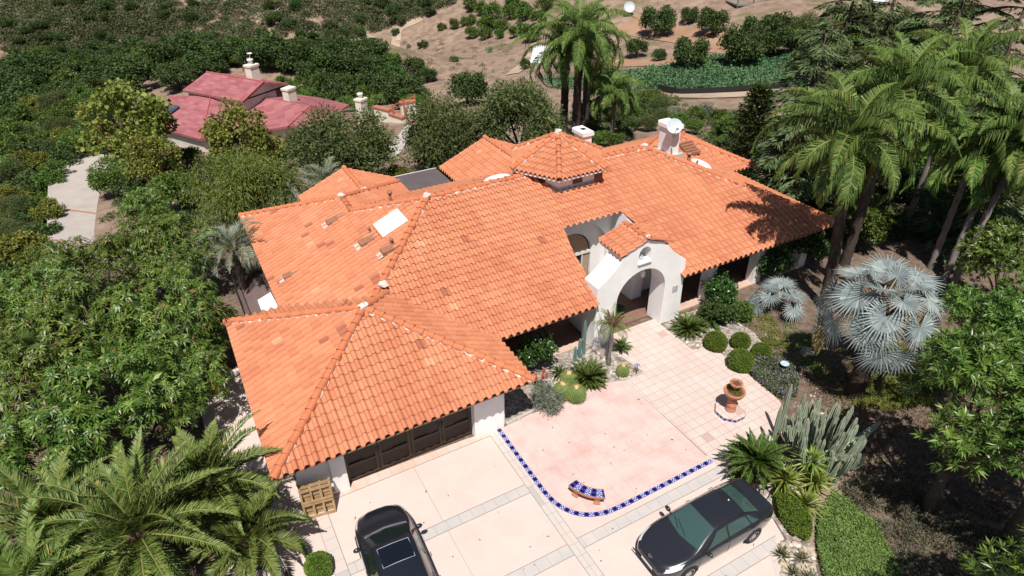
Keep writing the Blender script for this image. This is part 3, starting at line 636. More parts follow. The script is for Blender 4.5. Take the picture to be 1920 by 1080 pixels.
# ---------------------------------------------------------------- paving
def sheet(name,pts,z,mat,th=0,kind='structure'):
    m=MB(); n=len(pts); b=.12 if th==0 else th
    m.add([(p[0],p[1],z) for p in pts]+[(p[0],p[1],z-b) for p in pts],[tuple(range(n)),tuple(range(2*n-1,n-1,-1))]+[(i,n+i,n+(i+1)%n,(i+1)%n) for i in range(n)])
    me=m.mesh(name,mat); bm=bmesh.new(); bm.from_mesh(me); bmesh.ops.recalc_face_normals(bm,faces=bm.faces); bmesh.ops.triangulate(bm,faces=[f for f in bm.faces if len(f.verts)>4])
    for f in bm.faces: f.smooth=False
    bm.to_mesh(me); bm.free()
    return tag(link(name,me),kind=kind)
def concrete(name,base,blot,dust,sc=.5,grid=False):
    t=NT(name); p=t.pos(); a=t.noise(sc,6,p,.65); b=t.noise(sc*2.3,5,p,.7); c=t.noise(30,3,p)
    col=t.mix(t.ramp(a,[(.44,0),(.70,1)]),base,blot); col=t.mix(t.ramp(b,[(.46,0),(.78,.8)]),col,dust)
    col=t.mix(t.math('MULTIPLY',c,.14),col,tuple(x*.6 for x in base))
    spk=t.ramp(t.n('TexVoronoi',Scale=2.2,Vector=p).outputs['Distance'],[(.0,1),(.012,0)]); col=t.mix(t.math('MULTIPLY',spk,.7),col,(.12,.09,.07))
    if grid:
        ln,wn=grid_lines(t,p,.61,.61,.02,.1,.3); col=t.mix(t.math('MULTIPLY',ln,t.math('MULTIPLY',a,.75)),col,(.33,.27,.25)); col=t.mix(t.math('MULTIPLY',wn,.18),col,blot)
    return t.done(col,.8,.2,t.bump(c,.12,.01))
M_DRIVE=concrete('driveway_concrete',(.60,.50,.458),(.575,.445,.40),(.50,.45,.42))
M_SLAB=concrete('court_concrete',(.60,.475,.44),(.56,.33,.30),(.53,.49,.47),.7,True)
def tiles(name,sx,sy,ox,oy,base,var,joint,w=.02,ang=0,stain=(.57,.40,.345)):
    t=NT(name); p=t.pos(); mp=t.n('Mapping',Vector=p); mp.inputs['Rotation'].default_value=(0,0,ang)
    ln,wn=grid_lines(t,mp.outputs[0],sx,sy,w,ox,oy)
    col=t.mix(t.math('MULTIPLY',wn,.75),base,var); col=t.mix(t.ramp(t.noise(.8,5,p,.65),[(.42,0),(.70,.85)]),col,stain); col=t.mix(t.math('GREATER_THAN',wn,.975),col,tuple(c*.82 for c in stain))
    col=t.mix(t.math('MULTIPLY',t.noise(12,4,p),.22),col,(.42,.36,.33))
    col=t.mix(t.math('MULTIPLY',ln,.62),col,joint)
    return t.done(col,.7,.25,t.bump(t.math('SUBTRACT',1.0,ln),.4,.01))
M_WALK=tiles('walk_tile',.405,.405,.02,.1,(.60,.505,.465),(.55,.445,.405),(.33,.29,.275),.03)
M_PORCH=tiles('shaded_porch_tile',.40,.40,.02,.1,(.17,.085,.06),(.21,.11,.08),(.12,.08,.065),.025,stain=(.2,.09,.06))  # shade under the porch roof put into a dark copy of the tile
M_PORCH_SUN=tiles('sunlit_porch_tile',.40,.36,.02,.34,(.55,.36,.27),(.60,.42,.34),(.4,.32,.28),.02)  # sun on the porch's front strip put into a paler tile colour
M_BANDX=tiles('band_tile_across',.46,8,.05,0,(.64,.50,.44),(.62,.42,.35),(.30,.27,.25),.018,stain=(.64,.38,.29))
M_BANDG=tiles('grey_band_tile',.46,8,.05,0,(.53,.465,.44),(.47,.44,.425),(.27,.27,.27),.018,stain=(.40,.41,.42))
M_BANDY=tiles('band_tile_along',8,.46,0,.05,(.565,.47,.43),(.52,.45,.42),(.27,.26,.25),.018,stain=(.50,.48,.46))
drv=[(-.9,16.3),(1.0,16.6),(8.3,16.6),(10.6,11.4),(14.55,11.35),(14.56,10.1),(14.5,8.1),(14.2,7.3),(13.6,6.95),(13.0,6.4),(12.4,5.2),(11,2.0),(8,-6),(-2,-6),(-1.6,8),(-.7,12.2),(-.4,14.8),(-.5,15.6)]
sheet('driveway',drv,0,M_DRIVE)
sheet('side_path',[(-2.3,14.0),(.55,14.6),(.5,16.3),(.54,25.6),(-2.0,25.6)],-.005,M_DRIVE)
slabp=[(8.33,16.44),(10.1,16.60),(12.16,16.74),(13.7,16.6),(14.44,16.34),(14.5,11.14)]
bluep=[(8.25,16.46),(8.24,14.6),(8.24,12.9),(8.30,12.45),(8.42,12.05),(8.64,11.68),(8.95,11.40),(9.35,11.20),(9.8,11.10),(10.4,11.07),(12.5,11.07),(14.5,11.08)]
def spline(pts,n):
    P=np.array(pts,float); d=np.r_[0,np.cumsum(np.linalg.norm(np.diff(P,axis=0),axis=1))]; t=np.linspace(0,d[-1],n)
    Q=np.stack([np.interp(t,d,P[:,k]) for k in range(P.shape[1])],1)
    for _ in range(3): Q[1:-1]=(Q[:-2]+2*Q[1:-1]+Q[2:])/4
    return Q
sheet('court_slab',slabp+[(p[0],p[1]) for p in bluep[::-1][1:]],.006,M_SLAB)
walk=[(14.46,19.3),(14.46,18.0),(15.28,17.72),(15.42,16.73),(15.5,16.4),(14.44,16.34),(14.54,11.12),(14.56,10.6),(16.6,10.3),(18.7,11.09),(19.28,12.11),(19.36,12.9),(19.4,14.07),(19.34,14.81),(19.40,15.44),(19.43,16.09),(19.13,16.42),(18.45,16.51),(18.46,18.8),(18.46,19.3)]
sheet('entry_walk',walk,.010,M_WALK)
sheet('porch_floor',[(8.62,19.66),(29.4,19.66),(29.4,22.9),(8.62,22.9)],.016,M_PORCH); sheet('sunlit_porch_strip',[(8.62,19.28),(14.46,19.28),(14.46,19.655),(8.62,19.655)],.02,M_PORCH_SUN); sheet('sunlit_porch_strip',[(18.47,19.2),(29.4,19.2),(29.4,19.655),(18.47,19.655)],.02,M_PORCH_SUN)
sheet('tile_band',[(.6,16.3),(7.0,16.3),(7.02,16.62),(2.2,16.76),(.6,16.6)],.004,M_BANDX,.05); sheet('tile_band',[(7.0,16.3),(7.80,16.3),(7.80,16.47),(7.02,16.47)],.004,M_BANDX,.05)
sheet('tile_band',[(7.81,16.45),(7.80,4.5),(8.17,4.5),(8.22,16.45)],.008,M_BANDY,.05)
sheet('tile_band',[(1.18,13.14),(7.79,13.14),(7.79,13.55),(1.18,13.55)],.004,M_BANDG,.05); sheet('tile_band',[(1.18,10.28),(7.79,10.28),(7.79,10.72),(1.18,10.72)],.004,M_BANDG,.05)
sheet('tile_band',[(8.18,10.33),(14.55,10.33),(14.56,10.74),(8.18,10.74)],.004,M_BANDG,.05); sheet('tile_band',[(8.18,7.15),(13.70,7.20),(14.1,7.62),(8.18,7.58)],.004,M_BANDG,.05)
sheet('tile_band',[(1.16,16.29),(1.16,4),(.74,4),(.74,15.4),(.8,16.29)],.012,M_BANDY,.05); sheet('tile_band',[(13.72,7.18),(12.5,5.3),(11.3,2.6),(10.95,2.8),(12.15,5.5),(13.4,7.19)],.012,M_BANDY,.05)
t=NT('dark_joint'); M_JOINT=t.done((.27,.23,.21),.9,.1)  # dark grey of the joint lines themselves
sheet('expansion_joint',[(4.55,16.28),(4.56,10.73),(4.57,10.73),(4.565,16.28)],.0035,M_JOINT,.02); sheet('expansion_joint',[(4.57,10.27),(4.6,4),(4.612,4),(4.585,10.27)],.0035,M_JOINT,.02)
def jl(x0,y0,x1,y1,z=.0165,w=.008):
    sheet('paving_joint',[(x0-w*(x0==x1),y0-w*(y0==y1)),(x1+w*(x0==x1),y0-w*(y0==y1)),(x1+w*(x0==x1),y1+w*(y0==y1)),(x0-w*(x0==x1),y1+w*(y0==y1))],z,M_JOINT,.03)
for y in (13.14,13.55,10.28,10.72): jl(1.18,y,7.79,y)
for y in (10.33,10.74): jl(8.2,y,14.5,y)
for x in (7.8,8.2): jl(x,4.5,x,16.3)
for x in (.74,1.17): jl(x,4.2,x,15.9)
jl(1.2,16.3,7.79,16.3); jl(8.2,7.17,13.6,7.17); jl(8.2,7.6,14.05,7.6)
# blue hand-painted tile border
def strip(pts,w,z,n=90,zb=None):
    Q=spline(pts,n); T=np.gradient(Q,axis=0); T/=np.linalg.norm(T,axis=1)[:,None]; S=np.stack([T[:,1],-T[:,0]],1)*w/2
    d=np.r_[0,np.cumsum(np.linalg.norm(np.diff(Q,axis=0),axis=1))]
    rows=[];uv=[]
    for s,zz,v in ((-1,z-.05,0),(-1,z,0),(1,z,1),(1,z-.05,1)):
        rows.append(np.c_[Q+s*S,np.full(n,zz)]); uv.append(np.c_[d/w,np.full(n,v)])
    m=MB(); m.grid(np.array(rows)); return m,np.concatenate(uv)
t=NT('blue_painted_tile'); uv=t.n('UVMap').outputs[0]; sp=t.n('SeparateXYZ',Vector=uv)
def dist(t,cx,cy,u,v): return t.math('SQRT',t.math('ADD',t.math('POWER',t.math('ABSOLUTE',t.math('SUBTRACT',u,cx)),2.0),t.math('POWER',t.math('ABSOLUTE',t.math('SUBTRACT',v,cy)),2.0)))
u2=t.math('FRACT',t.math('DIVIDE',sp.outputs[0],2.0)); u2=t.math('MULTIPLY',u2,2.0); v_=t.math('FRACT',sp.outputs[1])
col=t.mix(t.math('LESS_THAN',dist(t,.5,.5,u2,v_),.40),(.045,.05,.30),(.008,.008,.045))
for cx_,cy_ in ((1.2,.2),(1.2,.8),(1.8,.2),(1.8,.8),(1.5,.5)): col=t.mix(t.math('LESS_THAN',dist(t,cx_,cy_,u2,v_),.135),col,(.62,.60,.62))
for cx_,cy_ in ((1.5,.12),(1.5,.88)): col=t.mix(t.math('LESS_THAN',dist(t,cx_,cy_,u2,v_),.09),col,(.4,.38,.55))
gr=t.math('LESS_THAN',t.math('MINIMUM',t.math('FRACT',sp.outputs[0]),t.math('SUBTRACT',1.0,t.math('FRACT',sp.outputs[0]))),.03); col=t.mix(gr,col,(.2,.2,.3))
M_BLUET=t.done(col,.25,.5)
m,uvv=strip(bluep,.175,.02); tag(m.build('blue_tile_border',M_BLUET,uv=uvv),kind='structure')
# gravel of the planting beds
def gravel(name,c1,c2,c3,sc=9):
    t=NT(name); p=t.pos(); vo=t.n('TexVoronoi',Scale=sc,Vector=p); cs=t.n('SeparateColor',Color=vo.outputs['Color']).outputs[0]
    col=t.ramp(cs,[(.1,c1),(.5,c2),(.9,c3)]); col=t.mix(t.ramp(t.noise(1.2,4,p),[(.4,0),(.7,.7)]),col,c1)
    return t.done(col,.85,.2,t.bump(t.math('SUBTRACT',1.0,vo.outputs['Distance']),.7,.03))
M_GRAVEL=gravel('bed_gravel',(.20,.165,.14),(.34,.29,.26),(.50,.46,.42))
sheet('planting_bed',[(8.63,16.62),(10.1,16.63),(12.16,16.78),(13.7,16.63),(14.43,16.38),(15.46,16.43),(15.40,16.75),(15.25,17.70),(14.45,17.97),(14.44,19.27),(8.63,19.27)],-.02,M_GRAVEL)
sheet('planting_bed',[(18.5,18.75),(18.49,16.54),(19.16,16.45),(19.47,16.1),(19.44,15.4),(21.3,14.2),(22.0,16.2),(21.6,18.9),(19.7,18.9)],-.02,M_GRAVEL)
sheet('planting_bed',[(14.6,10.0),(14.62,10.55),(16.6,10.25),(17.4,9.2),(16.6,7.9),(14.9,6.9),(13.7,5.4),(12.3,2.6),(11.4,2.6),(12.5,5.2),(13.1,6.3),(13.7,6.9),(14.3,7.3),(14.55,8.1)],-.02,M_GRAVEL)
sheet('bed_kerb',[(8.64,16.47),(10.1,16.62),(12.16,16.76),(12.16,16.86),(10.1,16.74),(8.64,16.6)],.07,plain('kerb_concrete',(.42,.39,.36),.9,.1,.12,5),.12)
# ---------------------------------------------------------------- foliage materials
LM_BROAD=leafmat('glossy_broad_leaf',(.018,.042,.008),(.070,.128,.018),(.190,.252,.046),.42,.4,.13,.8,(.02,(.22,.11,.05)))
LM_MAG=leafmat('magnolia_leaf',(.018,.046,.009),(.064,.128,.018),(.170,.25,.044),.36,.42,.13,.9)
LM_OAK=leafmat('oak_leaf',(.018,.036,.010),(.046,.082,.020),(.095,.142,.038),.6,.25,.15,.5)
LM_OLIVE=leafmat('olive_leaf',(.028,.046,.014),(.070,.096,.028),(.150,.170,.062),.6,.25,.15,.8)
LM_PEPPER=leafmat('pepper_leaf',(.046,.078,.014),(.118,.168,.030),(.215,.26,.060),.55,.25,.25,.7)
LM_SYC=leafmat('sycamore_leaf',(.065,.090,.014),(.160,.188,.034),(.30,.300,.070),.55,.25,.25,.7,(.06,(.28,.16,.05)))
LM_GREEN=leafmat('fresh_leaf',(.028,.055,.010),(.075,.135,.022),(.155,.225,.046),.5,.3,.25,.9)
LM_YELG=leafmat('yellow_green_leaf',(.06,.075,.012),(.14,.165,.026),(.26,.26,.05),.5,.3,.25,.9)
LM_SCRUB=leafmat('scrub_leaf',(.044,.060,.025),(.092,.114,.050),(.160,.174,.088),.8,.1,.1,.25,(.05,(.16,.10,.065)))
LM_SAGE=leafmat('sage_leaf',(.07,.085,.06),(.14,.16,.12),(.24,.26,.20),.75,.15,.1,.9)
LM_CEDAR=leafmat('cedar_needle',(.026,.046,.016),(.070,.105,.040),(.155,.195,.085),.65,.2,.1,.6)
LM_PINE=leafmat('star_pine_needle',(.010,.026,.006),(.030,.060,.012),(.085,.115,.025),.6,.25,.1,1.5)
LM_QUEEN=leafmat('queen_palm_leaf',(.028,.064,.013),(.085,.152,.030),(.205,.275,.066),.5,.25,.2,.5,(.012,(.32,.24,.08)))
LM_PHOEN=leafmat('date_palm_leaf',(.040,.080,.018),(.112,.172,.034),(.240,.300,.078),.45,.35,.25,.5,(.012,(.36,.26,.08)))
LM_BUTIA=leafmat('jelly_palm_leaf',(.10,.125,.085),(.20,.235,.17),(.34,.37,.29),.55,.3,.15,.9)
LM_BISM=leafmat('silver_palm_leaf',(.11,.14,.14),(.20,.24,.24),(.34,.385,.38),.5,.3,.08,.9)
LM_CYCAD=leafmat('cycad_leaf',(.016,.042,.008),(.045,.095,.014),(.11,.165,.03),.35,.5,.15,1.2)
LM_YUCCA=leafmat('yucca_leaf',(.075,.120,.018),(.165,.225,.035),(.32,.36,.08),.4,.4,.2,2.)
LM_AGAVE=leafmat('aloe_leaf',(.045,.070,.030),(.095,.125,.055),(.20,.19,.11),.5,.3,.1,2.5,(.12,(.30,.16,.09)))
LM_BOX=leafmat('boxwood_leaf',(.058,.10,.014),(.112,.172,.024),(.185,.245,.045),.6,.2,.2,2.)
LM_DARKB=leafmat('privet_leaf',(.010,.030,.006),(.030,.075,.014),(.09,.16,.04),.3,.5,.15,1.5)
LM_LAV=leafmat('groundcover_leaf',(.04,.07,.02),(.085,.13,.038),(.15,.18,.07),.7,.15,.15,2.,(.22,(.30,.20,.36)))
LM_LAWN=leafmat('ground_cover_green',(.085,.130,.032),(.140,.205,.052),(.215,.285,.09),.7,.15,.2,1.2)
LM_SENNA=leafmat('dry_scrub_leaf',(.05,.05,.03),(.105,.105,.07),(.19,.165,.12),.8,.1,.1,1.2,(.14,(.20,.12,.09)))
LM_FLOWER=leafmat('palm_flower_spray',(.20,.15,.06),(.32,.25,.10),(.46,.38,.18),.7,.15,.15,2.)
M_BARK=plain('tree_bark',(.10,.075,.058),.9,.1,.25,3,.6,14)
M_PBARK=plain('grey_palm_trunk',(.20,.175,.16),.9,.1,.3,4,.6,12)
M_PDARK=plain('dark_palm_trunk',(.065,.05,.042),.9,.1,.35,5,.7,10)
M_RACH=plain('palm_rachis',(.22,.22,.07),.6,.3,.2,4)
M_SHEATH=plain('palm_boot',(.14,.085,.055),.85,.1,.4,5,.5,12)

def unit(v): return v/(np.linalg.norm(v,axis=-1,keepdims=True)+1e-9)
def rdir(rng,n): return unit(rng.normal(size=(n,3)))
def leaves(P,D,L,W,rng,droop=.15,fold=.0,S=None,mid=.45):
    """one four-cornered leaf per base point"""
    n=len(P); L=np.broadcast_to(L,(n,))[:,None]; W=np.broadcast_to(W,(n,))[:,None]
    if S is None: S=unit(np.cross(D,unit(np.array([0,0,1.0])+.9*rng.normal(size=(n,3)))))
    N=np.cross(S,D)
    A=P; M_=P+D*L*mid; B=P+D*L-np.array([0,0,1.0])*L*droop
    return np.stack([A,M_+S*W/2+N*W*fold,B,M_-S*W/2+N*W*fold],1)
def clump_pts(rng,C,Rr,n,inner=.6,up=.25,flat=1.0):
    w=Rr**2/np.sum(Rr**2); k=rng.choice(len(C),n,p=w); d=rdir(rng,n); d[:,2]=d[:,2]*.9+up; d=unit(d)
    r=Rr[k]*(inner+(1-inner)*rng.random(n)**.6); off=d*r[:,None]; off[:,2]*=flat
    return C[k]+off,d,k
def crown_clumps(rng,rx,rz,zc,n,cr,shell=.62,ry=None):
    d=rdir(rng,n); d[:,2]=np.abs(d[:,2])*1.15-.35; d=unit(d); q=shell+.22*rng.random(n)
    C=np.stack([d[:,0]*rx*q,d[:,1]*(ry or rx)*q,zc+d[:,2]*rz*q],1); Rr=cr*(.75+.5*rng.random(n)); return C,Rr
def limbs(C,zc,r0,rng,zsplit=None,nl=7,seg=6,lean=(0,0)):
    m=MB(); zs=zsplit or zc*.45
    m.tube([(0,0,-.4),(lean[0]*.3,lean[1]*.3,zs*.5),(lean[0],lean[1],zs)],[r0*1.25,r0,r0*.85],8)
    for k in rng.choice(len(C),min(nl,len(C)),replace=False):
        c=C[k]; a=np.array([lean[0],lean[1],zs*.92]); b=a+(c-a)*.5+rng.normal(0,.12,3)*zc*.15
        m.tube([a,b,c],[r0*.55,r0*.35,r0*.12],seg)
    return m
PROTO={}
def proto(kind,v,trunk,crown,rad,zc,tmat,cmat):
    V=np.concatenate(crown.V); rad=(np.percentile(np.hypot(V[:,0],V[:,1]),96)); zc=(np.percentile(V[:,2],2)+np.percentile(V[:,2],99))/2
    PROTO.setdefault(kind,[]).append(dict(t=trunk.mesh('trunk',tmat,True) if trunk else None,c=crown.mesh('crown',cmat),r=rad,zc=zc))
def tree_kind(kind,nv,rx,rz,zc,ncl,cr,npts,leaf,cmat,k=1,tmat=None,r0=.16,spread=(.5,1.1),inner=.6,droop=.15,flat=1.0,seed=0,core=.25,fold=0.,up=.25,nl=7,shell=.62):
    L,W=leaf
    for v in range(nv):
        rng=np.random.default_rng(1000+seed*17+v)
        C,Rr=crown_clumps(rng,rx,rz,zc,ncl,cr,shell)
        P,d,_=clump_pts(rng,C,Rr,npts,inner,up,flat); m=MB()
        if k>1:
            ax=unit(d+np.array([0,0,.5])+.35*rng.normal(size=d.shape)); t1=unit(np.cross(ax,rdir(rng,len(ax)))); t2=np.cross(ax,t1)
            for j in range(k):
                a=2*PI*(j+rng.random(len(P))*.5)/k; tilt=spread[0]+(spread[1]-spread[0])*rng.random(len(P))
                rad_=t1*np.cos(a)[:,None]+t2*np.sin(a)[:,None]; D=unit(ax*np.cos(tilt)[:,None]+rad_*np.sin(tilt)[:,None]); S=unit(np.cross(D,ax))
                s=.7+.5*rng.random(len(P)); m.quads(leaves(P+D*L*.06,D,L*s,W*s,rng,droop,fold,S))
        else:
            D=unit(d+.9*rng.normal(size=d.shape)); s=.6+.8*rng.random(len(P)); m.quads(leaves(P,D,L*s,W*s,rng,droop,fold))
        if core:
            n=int(npts*core); q,_d,_=clump_pts(rng,C,Rr*.75,n,.1,0); D=rdir(rng,n); m.quads(leaves(q,D,L*1.5,W*2.2,rng,0))
        proto(kind,v,limbs(C,zc,r0,rng,nl=nl),m,rx,zc,tmat or M_BARK,cmat)
tree_kind('tallbroad',3,2.3,1.7,5.2,20,.85,950,(.26,.062),LM_MAG,k=9,spread=(.55,1.3),inner=.6,droop=.12,seed=22,core=.45,r0=.17)
# near broad-leaved trees: whorls of long leaves
tree_kind('loquat',4,2.3,1.9,3.0,21,.78,640,(.29,.072),LM_BROAD,k=9,spread=(.85,1.5),inner=.80,droop=.34,seed=1,core=.5,r0=.16)
tree_kind('magnolia',3,2.2,2.0,3.2,18,.85,720,(.25,.075),LM_MAG,k=9,spread=(.55,1.3),inner=.6,droop=.12,seed=2,core=.45,r0=.15)
tree_kind('oak',4,2.6,2.1,2.2,20,.95,3600,(.26,.16),LM_OAK,seed=3,inner=.62,droop=.05,core=.3,r0=.22)
tree_kind('olive',3,2.6,2.1,2.2,34,.95,13000,(.20,.055),LM_OLIVE,seed=4,inner=.45,droop=.1,core=.30,up=.4,r0=.2)
tree_kind('pepper',2,2.5,1.9,2.5,28,.9,12000,(.24,.045),LM_PEPPER,seed=5,inner=.4,droop=.55,core=.12,r0=.2)
tree_kind('sycamore',2,2.4,2.7,2.5,46,.50,4600,(.16,.14),LM_SYC,seed=6,inner=.35,droop=.1,core=.05,r0=.13,nl=22,shell=.5)
tree_kind('green',3,2.2,1.8,2.3,16,.85,2600,(.26,.14),LM_GREEN,seed=7,inner=.6,droop=.12,core=.35,r0=.13)
tree_kind('yellowgreen',2,2.0,1.4,1.6,15,.75,2400,(.22,.13),LM_YELG,seed=8,inner=.55,droop=.12,core=.3,r0=.1)
tree_kind('shrub',3,1.5,1.0,.9,12,.62,1500,(.22,.11),LM_GREEN,seed=9,inner=.5,droop=.1,core=.3,r0=.07)
tree_kind('darkshrub',3,1.5,1.1,1.0,12,.62,1500,(.22,.11),LM_OAK,seed=10,inner=.5,droop=.1,core=.3,r0=.07)
tree_kind('scrub',4,1.6,.95,.7,12,.6,900,(.30,.16),LM_SCRUB,seed=11,inner=.45,droop=.05,core=.25,r0=.06)
tree_kind('sage',2,1.3,.9,.8,12,.5,1400,(.20,.06),LM_SAGE,seed=12,inner=.4,droop=.05,core=.2,r0=.06)
tree_kind('privet',2,.75,1.05,1.15,12,.42,1400,(.13,.075),LM_DARKB,seed=13,inner=.7,droop=.1,core=.5,r0=.06)
tree_kind('artemisia',1,.75,.55,.5,14,.3,1900,(.20,.022),LM_SAGE,seed=14,inner=.35,droop=.1,core=.1,up=.5,r0=.04)
def at_h(px,py,hc):
    """survey point on the sight line hc above the terrain"""
    d=ray(px,py); t=np.linspace(12,420,1400); P=CP+t[:,None]*d; h=P[:,2]-terr(P[:,0],P[:,1])-hc
    k=int(np.argmax(h<0)); k=k if h[k]<0 else len(t)-1
    a=t[max(k-1,0)]; b=t[k]; f=h[max(k-1,0)]/(h[max(k-1,0)]-h[k]+1e-9); return CP+(a+(b-a)*np.clip(f,0,1))*d
ZF=CM[2]
_pk={}
def tree(px,py,rpx,kind,label,cat='tree',group=None,name=None,sq=1.0,trunk=True,v=None,drop=0.0):
    """a tree whose crown the photograph shows around (px,py), rpx pixels in radius; it stands on the terrain"""
    i=_pk.get(kind,0); _pk[kind]=i+1; p=PROTO[kind][(i if v is None else v)%len(PROTO[kind])]
    s=1.0
    for _ in range(5):
        q=at_h(px,py,p['zc']*s*sq-drop); dep=(q-CP)@ZF; s=rpx*dep/F_PX/p['r']
    z=tz(q[0],q[1])-drop
    t=thing(name or kind+'_tree',label,cat,(q[0],q[1],z),RNG.uniform(0,6.28),group,(s,s*RNG.uniform(.92,1.08),s*sq))
    if p['t'] is not None and trunk: link('trunk',p['t'],t)
    link('crown',p['c'],t); return t
# ---------------------------------------------------------------- palms
def frond(rng,az,elev,L,droop,npair,leafL,leafW,vang=.45,hang=.2,base=.12,twist=0.,segs=12,fwd=.75,ldroop=.2,curve=1.6,two=False):
    """pinnate frond from the origin: rachis points and leaflet quads"""
    s=np.linspace(0,1,segs+1); el=elev-droop*s**curve; dx=np.cos(el); dz=np.sin(el)
    r=np.r_[0,np.cumsum((dx[:-1]+dx[1:])/2)]*L/segs; z=np.r_[0,np.cumsum((dz[:-1]+dz[1:])/2)]*L/segs
    ca,sa=math.cos(az),math.sin(az); side=np.array([-sa,ca,0])
    sway=twist*s**2*L
    R_=np.stack([r*ca-sa*sway,r*sa+ca*sway,z],1)
    t=np.linspace(base,1,npair); Pp=np.stack([np.interp(t,s,R_[:,k]) for k in range(3)],1)
    T=unit(np.stack([np.interp(t,s,np.gradient(R_[:,k])) for k in range(3)],1)); S=unit(np.cross(T,np.array([0,0,1.0])+0*T)+1e-6); N=np.cross(S,T)
    prof=np.clip(np.sin(PI*(t*.86+.14)**.8),.12,1)
    Q=[]
    for sg in (-1,1):
        n=npair; Lf=leafL*prof*(.85+.3*rng.random(n)); jit=rng.normal(0,.10,(n,3))
        D=unit(sg*S*math.cos(vang)+N*math.sin(vang)+T*fwd+jit-np.array([0,0,hang])*(1+0*t)[:,None])
        Sd=unit(np.cross(D,N+.3*rng.normal(size=(n,3))))
        if two:
            A=Pp; M1=Pp+D*(Lf*.5)[:,None]; D2=unit(D*.55-np.array([0,0,1.0])*ldroop*1.8); B=M1+D2*(Lf*.55)[:,None]; w=leafW/2
            Q.append(np.stack([A-Sd*w*.5,A+Sd*w*.5,M1+Sd*w,M1-Sd*w],1)); Q.append(np.stack([M1-Sd*w,M1+Sd*w,B+Sd*w*.12,B-Sd*w*.12],1))
        else: Q.append(leaves(Pp,D,Lf,leafW,rng,ldroop,0,Sd,.4))
    return R_,np.concatenate(Q)
def palm_crown(rng,n,L,el=(1.35,-.5),droop=1.1,npair=45,leafL=.6,leafW=.035,rr=.035,jitter=.12,**k):
    lf=MB(); ra=MB(); Rl=[]
    for i in range(n):
        f=(i+.5)/n; az=i*2.39996+rng.normal(0,jitter); e=el[0]+(el[1]-el[0])*f**.9+rng.normal(0,.08); l=L*(.82+.25*rng.random())*(.75 if f<.12 else 1)
        Rp,Q=frond(rng,az,e,l,droop*(.7+.6*f)*(.85+.3*rng.random()),npair,leafL,leafW,twist=rng.normal(0,.06),**k)
        lf.quads(Q); ra.tube(Rp,np.linspace(rr,rr*.25,len(Rp)),4,False)
    return lf,ra
def palm(name,label,loc,h,mats,seed,crown,trunk_r=(.2,.16),lean=(0,0),boots=None,group=None,rings=True,cat='palm tree',sc=1.0):
    rng=np.random.default_rng(seed); t=thing(name,label,cat,loc,0,group)
    m=MB(); n=max(6,int(h/.35)); zz=np.linspace(-.3,h,n); f=np.clip(zz/h,0,1)
    pts=np.stack([lean[0]*f**1.5,lean[1]*f**1.5,zz],1); rad=trunk_r[0]+(trunk_r[1]-trunk_r[0])*f+.02*np.where(np.arange(n)%2,1,-1)*(1 if rings else 0); rad[0]*=1.25
    m.tube(pts,rad,10); m.build('trunk',mats[1],t,True)
    lf,ra=crown(rng); c=link('crown',lf.mesh('crown',mats[0]),t); c.location=(lean[0],lean[1],h); c.scale=(sc,)*3
    r=link('rachis',ra.mesh('rachis',mats[2]),c)
    if boots:
        b=MB(); b.lathe([(trunk_r[1]*1.0,-boots),(trunk_r[1]*1.55,-boots*.55),(trunk_r[1]*1.7,-boots*.2),(trunk_r[1]*1.1,.2),(.03,.5)],(lean[0],lean[1],h),10)
        for i in range(10):
            a=i*2.4; e=rng.uniform(.7,1.2); p=np.array([lean[0],lean[1],h-boots*rng.uniform(.1,.8)]); d=np.array([math.cos(a)*math.cos(e),math.sin(a)*math.cos(e),math.sin(e)])
            b.tube([p+d*.1,p+d*(.5+.3*rng.random())],[.07,.03],5)
        b.build('boots',M_SHEATH,t)
    return t
def queen(rng,n=17,L=4.2): return palm_crown(rng,int(n*1.45),L,(1.45,-.25),2.05,92,.92,.058,.035,hang=.30,vang=.55,ldroop=.85,fwd=.6,two=True)
def fan_leaf(rng,az,el,pet,L,nseg=38,span=5.2,cup=.25,split=.48,droop=.25):
    """palmate leaf on a stalk: quads of its pleated segments and the stalk points"""
    d=np.array([math.cos(az)*math.cos(el),math.sin(az)*math.cos(el),math.sin(el)]); p0=d*pet-np.array([0,0,.06*pet*pet])
    s=unit(np.cross(d,np.array([0,0,1.0]))); n=np.cross(s,d); tl=rng.normal(0,.25); s,n=s*math.cos(tl)+n*math.sin(tl),-s*math.sin(tl)+n*math.cos(tl)
    bn=1.15*np.clip(1.35-el,0,1); fwd=unit(d*(1-.35*bn)-n*bn)
    nn=np.cross(s,fwd)
    a=np.linspace(-span/2,span/2,nseg); da=a[1]-a[0]; Q=[]
    for side in (0,1):
        pass
    ll=L*(.80+.2*np.cos(a*.5))*(.94+.1*rng.random(nseg))
    D=fwd*np.cos(a)[:,None]+s*np.sin(a)[:,None]+nn*(cup*(1-np.cos(a))*.6)[:,None]; D=unit(D)
    E=unit(-fwd*np.sin(a)[:,None]+s*np.cos(a)[:,None]); w1=(ll*split*da*.5)[:,None]; pl=(np.where(np.arange(nseg)%2,1,-1)*.012)[:,None]*nn
    M1=p0+D*(ll*split)[:,None]; dz=np.array([0,0,1.0]); B=p0+D*ll[:,None]-dz*(ll*droop*(.4+.8*rng.random(nseg)))[:,None]*.5+E*rng.normal(0,.03,(nseg,1))
    A=np.repeat(p0[None],nseg,0)
    Q.append(np.stack([A,M1-E*w1+pl,M1+pl*0,M1+E*w1-pl],1)); Q.append(np.stack([M1-E*w1*.8,M1+pl,M1+E*w1*.8,B],1))
    return np.concatenate(Q),np.array([d*.05,d*pet*.55-np.array([0,0,.02*pet]),p0])
